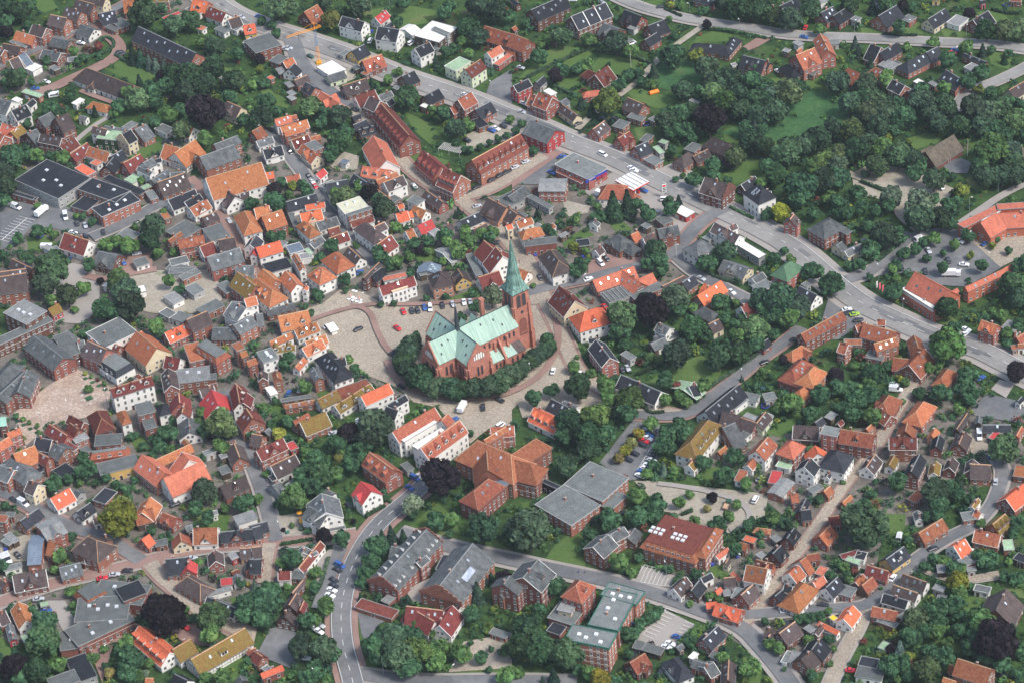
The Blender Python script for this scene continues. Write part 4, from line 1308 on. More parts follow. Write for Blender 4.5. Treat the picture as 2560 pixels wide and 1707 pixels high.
TILES['21'] = '''
380 -60 560 -160 875 -20 2gb,f
+ 420 -20 660 90 710 150 1rb
-40 240 110 140 160 210 1gg
250 110 500 110 640 190 2lb
60 200 180 220 380 330 1gg,f
880 130 1010 130 980 265 1rw,h
+ 1000 130 1120 210 1080 260 1rw,h
180 430 40 480 20 550 2ow,s1
95 560 100 640 300 595 2ow,H
110 640 400 605 430 660 1.8gb,f
+ 250 610 150 640 180 720 1gb
235 790 370 975 570 925 2dw,H
0 430 60 380 140 410 1gb,f
380 490 350 510 360 550 1rw
430 600 500 565 505 580 1lt,f
220 510 250 490 290 500 1lw
770 450 740 480 780 520 1gw
590 640 700 625 740 680 1kt,f
820 690 760 730 790 790 1dw
840 655 985 745 1160 685 1.4gb,H,x
+ 1010 640 1100 690 1020 740 1gB,h
1160 560 1090 590 1180 650 1ob
1350 570 1200 620 1240 720 1dw,x
1310 440 1400 400 1480 460 1gb,f
1330 540 1520 500 1480 600 2gb,x
1600 700 1710 805 1875 710 2gw,H
1950 540 1900 510 1750 620 1gg,f
1860 480 2090 600 2040 680 2dw,x,s2
+ 2060 490 1990 520 2030 550 1dw
2060 680 2130 650 2330 770 1.5wg,f
1580 330 1480 370 1600 430 1wR,f
1770 60 1990 130 1930 270 2dB,q,s1,x
2230 50 2100 130 2150 190 1kB
2115 210 2260 315 2420 235 2.7kw,H,s6
1940 820 2170 900 2100 990 1gc,x
2300 930 2200 990 2260 1030 1gw
2200 1060 2330 1000 2400 1060 1gw,f
1120 880 740 1010 800 1110 1sb,s5
+ 1020 920 1180 1030 1080 1110 1sb,s3
+ 1290 940 1160 1000 1240 1060 1sb
+ 810 1130 1010 1060 1110 1140 1gg,f,S
+ 1070 1130 1340 1030 1360 1090 1gb,f
1580 960 1380 1060 1400 1060 1db
1660 960 1560 1030 1610 1110 1kb,s1
1920 1010 1700 1150 1760 1250 1Ob,s2
+ 1770 1040 1800 1060 1700 1110 1Ob
430 1060 580 1200 460 1330 2mc,s7
535 1345 625 1485 930 1395 2Ow,H,d1
1750 1260 1830 1300 1760 1360 1gb,h
1900 1360 1800 1410 1840 1500 1dc,s1
2200 1200 2100 1250 2180 1350 1mw
2080 1200 2130 1170 2180 1190 1gg,f
1340 1400 1450 1450 1380 1500 2gw,x
+ 1300 1520 1520 1470 1480 1530 1gw
50 890 150 930 120 1010 1ow,x
700 1540 800 1540 760 1568 1kw
1180 500 1230 480 1280 510 1Tt,f
'''
TILES['22'] = '''
770 -20 900 150 810 215 2kb,v2
985 110 1050 85 1140 140 1dg,f
1000 300 1370 460 1280 570 1kw,x,s2
1570 440 1660 370 1650 560 1ev
+ 1620 410 1690 380 1740 490 1kw
1270 20 1400 -40 1400 40 1gt
200 600 450 720 400 850 1Ow,d4
360 520 520 600 400 670 1kw
+ 470 540 600 600 500 620 1gw
-200 790 20 770 70 860 2rb
-240 920 -220 1180 -80 1160 2.5rb
220 890 -40 1060 160 1110 2.5rb,h,v5
+ 170 1120 -80 1060 -60 1250 2.5rb,h
205 1250 250 1240 450 1330 1.6kk,f
260 1520 480 1310 810 1500 2gb,f,c2
+ 470 1310 715 1100 1070 1250 2gb,f,c1
+ 810 1500 960 1370 1050 1420 1.4gb,f
2080 390 1770 640 1880 740 1kw,s5
+ 1980 590 2100 500 2160 540 1lw,f
2140 460 2280 490 2230 550 1gw,f
1930 640 2100 680 1900 760 1db
+ 2100 690 2240 740 2180 830 1db
2330 640 2240 750 2290 830 1dl
1800 720 1640 920 1750 1030 2yw,D3,h
2050 740 1930 790 2110 960 1gb
+ 2150 800 2060 870 2120 900 1gw,f
1960 950 1890 1010 1850 1080 1ob
1690 1055 1620 1130 1660 1200 1yw
2350 870 2240 1000 2350 1060 2rw
2240 1040 2160 1130 2200 1190 1rw
+ 2090 1170 2040 1270 2100 1320 1rw,f
2160 650 2260 690 2220 720 1lg,f
2300 480 2400 460 2420 520 1gg,f
'''
TILES['23'] = '''
880 200 740 320 820 440 2gb
+ 1030 130 900 200 940 280 2gb
+ 1130 140 1060 240 1110 320 1gb
1190 270 1400 0 1880 140 3mb,f,A,v12,v2
+ 1740 340 1870 140 1930 185 2.6rb,h
440 780 645 838 775 685 3rb,H,d1
+ 340 970 440 820 670 890 1.3gb,f
+ 440 900 460 820 590 850 2lc,f
+ 330 1090 380 1010 500 1050 0.8kb,f
240 430 100 600 165 860 3gb,s8,d1
+ -20 580 -80 660 20 800 3gb
830 760 900 640 1220 730 3gb,f,E,v3,c1
+ 700 1030 880 700 1110 830 3gb,f,E,v3
+ 460 1160 560 1030 960 1110 4gb,f,E,v4
1600 590 1480 700 1560 780 1dw
1720 620 1640 720 1700 810 1kB
1830 550 1730 600 1780 640 1kw,x
+ 1940 600 2050 590 2030 680 1dw
1910 690 1870 720 1900 750 1Ob
2210 660 2100 760 2150 880 1db,s1
+ 2060 690 2010 780 2060 810 1gb,f
1870 830 2110 900 2030 1000 1Ob,x
+ 1780 830 1880 820 1860 880 1Ob
2240 430 2400 470 2340 560 1mb
+ 2150 480 2350 520 2300 660 2rw
+ 2040 540 2130 620 2080 640 1sw,f
1980 320 1870 400 1850 470 1sw
1980 430 1960 460 1950 490 1dc
2150 210 2250 240 2230 290 1Ob,f
2090 270 2160 290 2130 350 1ob
2250 140 2340 150 2340 200 1rb,h
1890 1040 1750 1170 1820 1280 1kb,s2
1780 1310 1850 1270 1960 1310 1gg,f
1620 1330 1670 1280 1720 1290 1ww,f
1660 1350 1780 1390 1740 1450 1gb
1850 1370 1760 1420 1830 1520 1gb
1990 1350 1980 1540 1920 1500 1dB
1100 1240 1140 1180 1230 1200 0.9dt,f
+ 1190 1260 1230 1200 1400 1250 0.9dt,f
1220 1290 1080 1380 1180 1470 1rB,x
+ 1150 1350 1260 1400 1200 1460 1rB
1480 1340 1560 1430 1520 1560 1kw,x,h
2340 1060 2400 1080 2360 1180 1db
1550 1210 1520 1230 1550 1260 1gt
1940 720 2000 710 2010 760 1lt,f
2240 390 2290 360 2330 390 1lg,f
'''
TILES['30'] = '''
270 -20 60 80 150 150 1kb
0 40 90 90 130 150 1kb
430 10 500 -20 570 0 1lw,f
600 60 480 120 550 210 1kb
730 65 595 150 650 235 1kb,s1
760 180 800 150 855 170 1gg,f
1180 50 1010 150 1095 260 1kb,s1,u
1220 180 1290 135 1370 160 1gb,f
1625 80 1465 180 1530 265 1kc,s2
1640 210 1730 140 1810 200 1lw,f
2020 100 1880 185 1960 290 1kb,s1
1505 -20 1580 -20 1620 0 1gy,f
2220 -20 2330 -10 2340 20 1rb
1950 10 1990 0 2030 20 1kR
960 -40 1050 0 1010 30 1kw
480 310 560 470 490 530 2rb,s3
+ 430 440 255 510 330 650 2rb,x
+ 300 440 260 470 260 500 2rb
560 370 650 365 660 400 1gg,f
500 520 560 485 640 500 1gg,f
170 595 230 640 200 720 1kb,h
360 680 410 640 460 655 1gb,f
-40 560 20 580 0 640 1kb
940 405 1040 440 870 540 1kb
1180 390 1020 485 1080 565 1kb,s1
980 590 1090 545 1210 590 1lg,f
1060 620 1170 560 1215 590 1kt,f
1560 430 1450 485 1510 580 1kb,s1
+ 1440 490 1280 570 1380 635 1kb,h
740 630 850 680 800 800 1rb,h,s1
990 620 1060 660 1020 740 1rb,h,s2
1800 490 2010 570 1990 600 1kb,s2
1800 620 1870 580 1940 610 1lw,f
1630 640 1790 740 1740 850 1kb,s3
1330 750 1380 725 1430 750 1wb,f
1480 770 1510 745 1570 780 1lb,f
1140 730 1260 790 1220 880 1kb,s1
+ 1390 800 1280 840 1310 900 1kb,x
1130 840 1150 800 1200 800 1ww,f
2350 750 2210 830 2270 910 1dc,s1
1705 1240 1445 1400 1530 1540 .8TB,T
+ 1500 1340 1400 1390 1390 1450 1TB,T
2400 1340 2260 1400 2350 1460 1Tb
240 400 280 370 330 400 1lg,f
130 470 160 445 210 460 1lt,f
'''
TILES['31'] = '''
-20 190 20 190 60 240 2kw
240 400 200 450 260 520 2db,x
340 545 520 632 720 525 2gb,H
+ 650 550 700 520 770 560 2gb,f
680 650 620 690 640 760 1gc
850 670 700 740 720 800 1gc,s1
850 640 880 620 930 640 1gg,f
10 965 180 1020 335 895 2Gb,H
0 1030 60 1090 160 1100 1gb,f
290 1060 450 1140 390 1240 1kw
300 1040 350 1020 400 1050 1gw,f
680 1290 300 1500 360 1568 2rb,s5
800 1420 900 1390 860 1480 2rb
+ 880 1400 1180 1480 1000 1568 2rb,s3
+ 1000 1370 1080 1370 1120 1420 1rb
1350 930 1680 1110 1510 1220 2sr
+ 1240 1080 1560 1290 1540 1350 1sr
+ 1250 1070 1545 1260 1535 1280 1.9ww,f
+ 1680 1110 1740 1080 1640 1150 2sr
2150 910 1810 1070 1800 1130 2sr
+ 2350 790 2150 910 2180 960 1sr
1740 490 2090 320 1960 450 2.4sr,f
+ 2420 380 2100 400 2200 530 1.6sr
+ 2100 390 1950 480 2060 610 1.6sr
+ 2100 360 1960 460 2000 470 2.4ww,f
+ 2100 310 2400 290 2400 340 2.6sr,f
1960 1370 2110 1420 2040 1500 2ob,x
2140 1440 2210 1370 2340 1400 1lb,f
2350 1490 2280 1530 2350 1568 1rb
'''
TILES['32'] = '''
0 -30 -80 30 -60 100 1kb
100 150 230 190 400 90 1ob,H
+ 330 60 380 90 330 140 1rb
85 345 265 410 450 230 1.6rb,s4,H
420 230 370 290 500 340 2ob,h
+ 420 330 290 450 370 510 1ob,h
660 5 740 30 690 110 2rb
880 140 930 80 1080 110 1gb,f
1180 -40 970 20 1050 80 2rb
+ 700 -20 860 -20 800 30 2rb,f
1340 -60 1380 60 1300 80 2rb
1440 60 1290 215 1420 320 1rb
+ 1150 145 1290 160 1180 270 1rb
+ 1370 185 1445 200 1400 260 1rb
1650 250 1590 330 1480 420 1ob,h
1220 745 1415 785 1555 600 1ob,H
1110 490 1060 560 980 590 1rb,h,x
+ 1000 590 1130 680 1100 790 1rb
1280 740 1260 820 1180 850 1rb
+ 1370 880 1110 880 1100 990 2mb,x
970 735 900 800 860 820 1rb
980 850 665 800 650 930 2rb,d1
475 780 230 765 210 890 1dt,x
480 840 520 770 670 800 3gb,f
50 1040 235 1080 345 960 2sb,H
80 1140 110 1080 235 1110 1ew,f
430 950 460 1020 340 1060 1Ow
0 870 -60 980 60 1000 1sb
390 1060 330 1150 260 1170 2kw
+ 290 1240 310 1200 400 1250 1gw,f
465 1140 700 1205 795 1055 2kw,H
+ 555 1200 540 1230 515 1240 1kw
985 1030 900 1150 960 1240 1dw
1160 1040 1110 1130 1050 1180 1yw
1390 1030 1310 1190 1240 1230 2kb,s1
1540 1090 1520 1200 1470 1220 1yw
1700 1060 1660 1150 1590 1210 1db
1880 1070 1860 1170 1790 1250 1db
+ 2050 1130 1860 1120 1950 1260 1db
1800 820 1750 940 1650 1040 1db
1570 855 1540 960 1470 1040 1kb
1540 790 1500 860 1430 930 1oo
1830 650 1730 800 1670 860 1dt
1970 760 2230 760 2240 830 1kt,s1
+ 2000 870 2080 820 2190 860 1Rt,f
1940 680 1930 740 1910 760 1gt
2330 770 2280 860 2250 880 1rb
2250 1230 2280 1130 2400 1150 1ob,f
2350 1300 2180 1440 2250 1568 1Ob
140 1170 40 1180 0 1290 1Ro,f
180 1250 60 1390 120 1440 1lb
+ 270 1390 210 1400 340 1460 1rb
570 1320 510 1370 540 1440 1rb
360 1350 460 1300 500 1340 1gg,f
350 1430 290 1560 240 1600 1kb,s3
760 1400 680 1470 620 1530 1ob
1370 1360 1280 1440 1300 1530 1ob,f
1930 1430 1870 1510 1820 1560 1yw
0 650 -40 700 0 740 1lw
500 690 430 740 480 780 1kt
520 690 580 640 620 680 1lt,f
680 710 640 750 620 770 1mt
2330 500 2290 540 2300 570 1kw
2230 40 2270 30 2290 70 1oo,f
2350 20 2300 20 2290 60 1rw
'''
TILES['33'] = '''
390 -30 300 -20 370 70 1kb
240 140 170 240 220 330 1kb,d1
120 300 40 380 100 490 1kb,x
20 460 -40 520 0 600 1rb
560 40 700 20 680 110 1mb
570 120 470 220 550 310 1ob,d1
350 390 470 370 500 430 1rb
+ 350 410 290 450 440 540 1ow
280 480 190 560 240 680 1ow,s1
150 660 230 680 190 740 1kw
130 710 60 770 120 850 1kb
330 650 230 760 370 830 1ow,s1,h
480 490 430 560 500 590 1sb,f
510 580 410 640 470 710 1sw,c1
640 590 530 690 600 790 1kw,s2
690 660 630 740 760 780 1gb,f
870 560 800 640 860 680 1ob
960 590 860 670 900 760 1rT,c1
910 480 1110 540 1060 630 1mb
660 390 830 340 850 380 1mb,f
+ 820 360 910 370 880 440 1kw,f
680 430 740 400 860 440 1eg,f
1250 310 1080 430 1160 520 1ky,d1
1600 55 1380 190 1440 290 1rb,s2
1370 -20 1390 60 1350 80 1gw
1760 -10 1870 -10 1900 60 1gb,f
1900 -20 1960 10 1930 60 1ow
2180 10 2060 110 2140 200 1yb,d3
1900 155 2140 210 2140 330 1rb,s1
2150 250 2240 250 2260 340 1eb,f
1810 240 1700 310 1760 440 1Ow,s2
+ 1740 440 1850 390 1870 470 1gb,f
1830 340 1900 340 1870 410 1ww,f
2240 420 2300 370 2400 410 1kt,f
1550 490 1640 480 1650 550 1lt,f
1820 510 1900 500 1920 530 1lg,f
1240 560 1460 640 1410 720 1dw,s3
1150 660 1380 740 1330 820 1dw,s2
1060 740 1290 810 1250 890 1kw,s1
960 860 1190 910 1160 1000 1rb,s1
+ 1000 1000 1030 960 1200 1020 0.8gb,f
1200 960 1260 910 1330 960 1gb,f
1290 900 1340 870 1420 890 1gt,f
1510 700 1540 660 1630 690 1lg,f
1530 790 1560 760 1640 770 1gg,f
1880 710 1910 660 2050 690 1dw,f
2190 700 2090 900 2250 1060 1dB,s1
780 850 690 980 770 1060 1Ow,s1
+ 470 1000 650 1090 620 1110 1Ow
+ 570 970 600 940 640 970 1Yw,f
+ 500 1090 520 1060 650 1100 0.8kg,f
430 1110 500 1020 520 1060 1db
250 1000 100 1110 170 1230 1dB,s1
+ 60 1080 0 1140 30 1200 1dB
480 1150 400 1260 510 1360 1kb,s2
+ 400 1260 300 1350 360 1490 1db
180 1370 230 1270 310 1300 0.9lg,f
120 1370 180 1270 220 1290 0.8dw,f
320 1290 370 1200 440 1220 1gg,f
1010 1240 1060 1180 1140 1200 1el,f
830 1400 860 1320 1020 1350 1kb,f
780 1500 830 1410 1070 1450 1dw,f
1740 1340 2050 1440 1900 1560 2rb
+ 1690 1400 1720 1410 1680 1480 1rb
1610 1510 1730 1550 1640 1568 1ob
20 230 80 200 130 240 1lt,f
350 1080 380 1030 440 1070 1lt,f
'''
CARS = '''
#00
745 402 10 w;420 413 -10 k;1095 487 -20 k;1125 505 -20 k;428 760 15 w;325 822 -5 b;2220 168 25 s;1530 1310 -5 k;10 775 -40 r
#10
500 525 25 e;265 460 10 s;300 450 10 s;1050 385 -60 W;1425 405 -35 W;905 1018 25 k;130 1200 40 k;315 1405 50 k;1940 1295 25 k;2165 1205 25 b;2205 1190 25 w;2272 1165 25 k;1920 880 25 w;30 160 10 b
#20
80 630 15 s;110 960 20 s;90 1038 15 s;605 1145 -20 k;840 1100 15 k;940 1100 10 k;905 1125 15 k;1100 405 -25 W;1090 430 -25 w;830 30 30 s;1365 72 -10 k;835 1430 25 W;460 1450 -5 b;128 1495 -20 s;30 1545 -20 s;1100 1553 20 w;560 10 0 w
#30
330 350 10 b;345 260 -70 r;1695 495 10 r;1720 470 10 b;95 665 30 w
#01
148 345 20 V;385 395 -40 T;603 430 80 V;708 490 70 k;785 510 75 s;950 575 80 k;450 800 25 b;1258 770 -10 s;1135 848 60 b;1698 1160 30 k;2105 468 55 s;672 577 15 w;782 610 15 k
#11
485 60 55 k;520 110 55 w;545 152 55 r;1455 150 50 s;2030 335 -15 s;1955 195 -25 k;2025 160 -25 k;2165 90 -25 k;2240 50 -25 k;2305 20 -25 k;2118 455 25 B;2325 608 30 k;2195 668 -10 k;950 940 -30 b;1355 1298 65 r;1432 1292 70 k;1485 1287 65 k;1548 1262 70 b;1600 1270 85 W;1712 1242 75 k;1808 1233 60 s;1910 1215 75 w;1968 1212 75 s;940 1458 -25 k;1298 1450 35 r;660 1435 -20 s
#21
365 25 25 b;1210 190 20 b;1410 275 0 W;815 858 45 W;865 815 45 k;258 988 60 k;700 1003 -20 w;855 1258 40 r;1738 998 25 s;2018 1122 35 w;1320 395 -30 s;840 250 20 T;1120 8 15 w
#31
1395 640 -25 V;1475 742 60 s;1655 832 65 k;1800 870 5 w;1710 940 10 r;1445 932 75 k;1225 900 70 k;1995 675 -30 b;1760 655 25 w;725 1282 -10 w;750 1310 -10 k;795 1325 -10 l;830 1378 -10 k;1575 165 20 w;1680 965 0 T;1820 1465 20 w;1810 1505 -30 w;250 1560 0 k
#02
125 1455 30 k;215 1490 30 V;1610 1495 -20 k
#12
1290 102 30 k;1255 127 30 k;1335 418 30 k;300 478 -60 b;1895 620 -60 C;2085 607 85 k;2240 540 25 k;710 845 -25 s;1820 722 -30 b;1460 1258 30 B;1500 1243 30 s;1410 1345 30 b;850 1505 30 k;2245 775 -35 W
#22
378 275 -75 w;640 303 30 w;1012 258 65 k;1062 250 60 s;1215 790 65 s;1310 815 25 k;1290 840 25 k;1258 868 25 b;1250 892 25 w;1215 918 20 r;1195 950 20 k;1125 1030 20 k;1068 1085 20 k;1312 1062 20 k;1285 1095 20 s;1248 1142 20 w;1225 1168 20 w;1190 1202 20 b;1178 1235 20 w;1110 880 40 k;2235 1455 -60 W;1975 1510 -60 U;2280 1265 -40 s;2320 195 -20 k
#32
1158 400 15 s;1172 447 5 V;1940 870 85 V;2088 1290 -85 s;1955 340 -30 b;2060 1050 -20 b
#03
75 435 60 V;35 450 60 V;165 398 45 k;940 612 -10 r;1053 578 -8 s;1170 542 -8 k;1765 428 0 s;355 803 -5 s;425 912 -5 b;320 945 0 b;1700 1060 30 r;475 965 -5 k
#13
772 495 25 B;750 535 25 k;715 628 28 k;715 677 25 k;698 720 20 w;680 770 20 w;545 1070 30 w;580 1100 30 w;590 1045 25 s;980 285 90 M;455 1345 10 w
#23
1520 1152 15 b;1455 1212 20 w;1420 1245 20 w;1110 1320 -45 k;1365 1475 -65 k;1040 8 0 k
#33
1208 238 -75 V;1145 608 -55 w;162 915 -5 s;505 855 5 k;1512 340 -20 k;148 1015 15 k;765 1458 5 r;2145 1497 15 k
'''
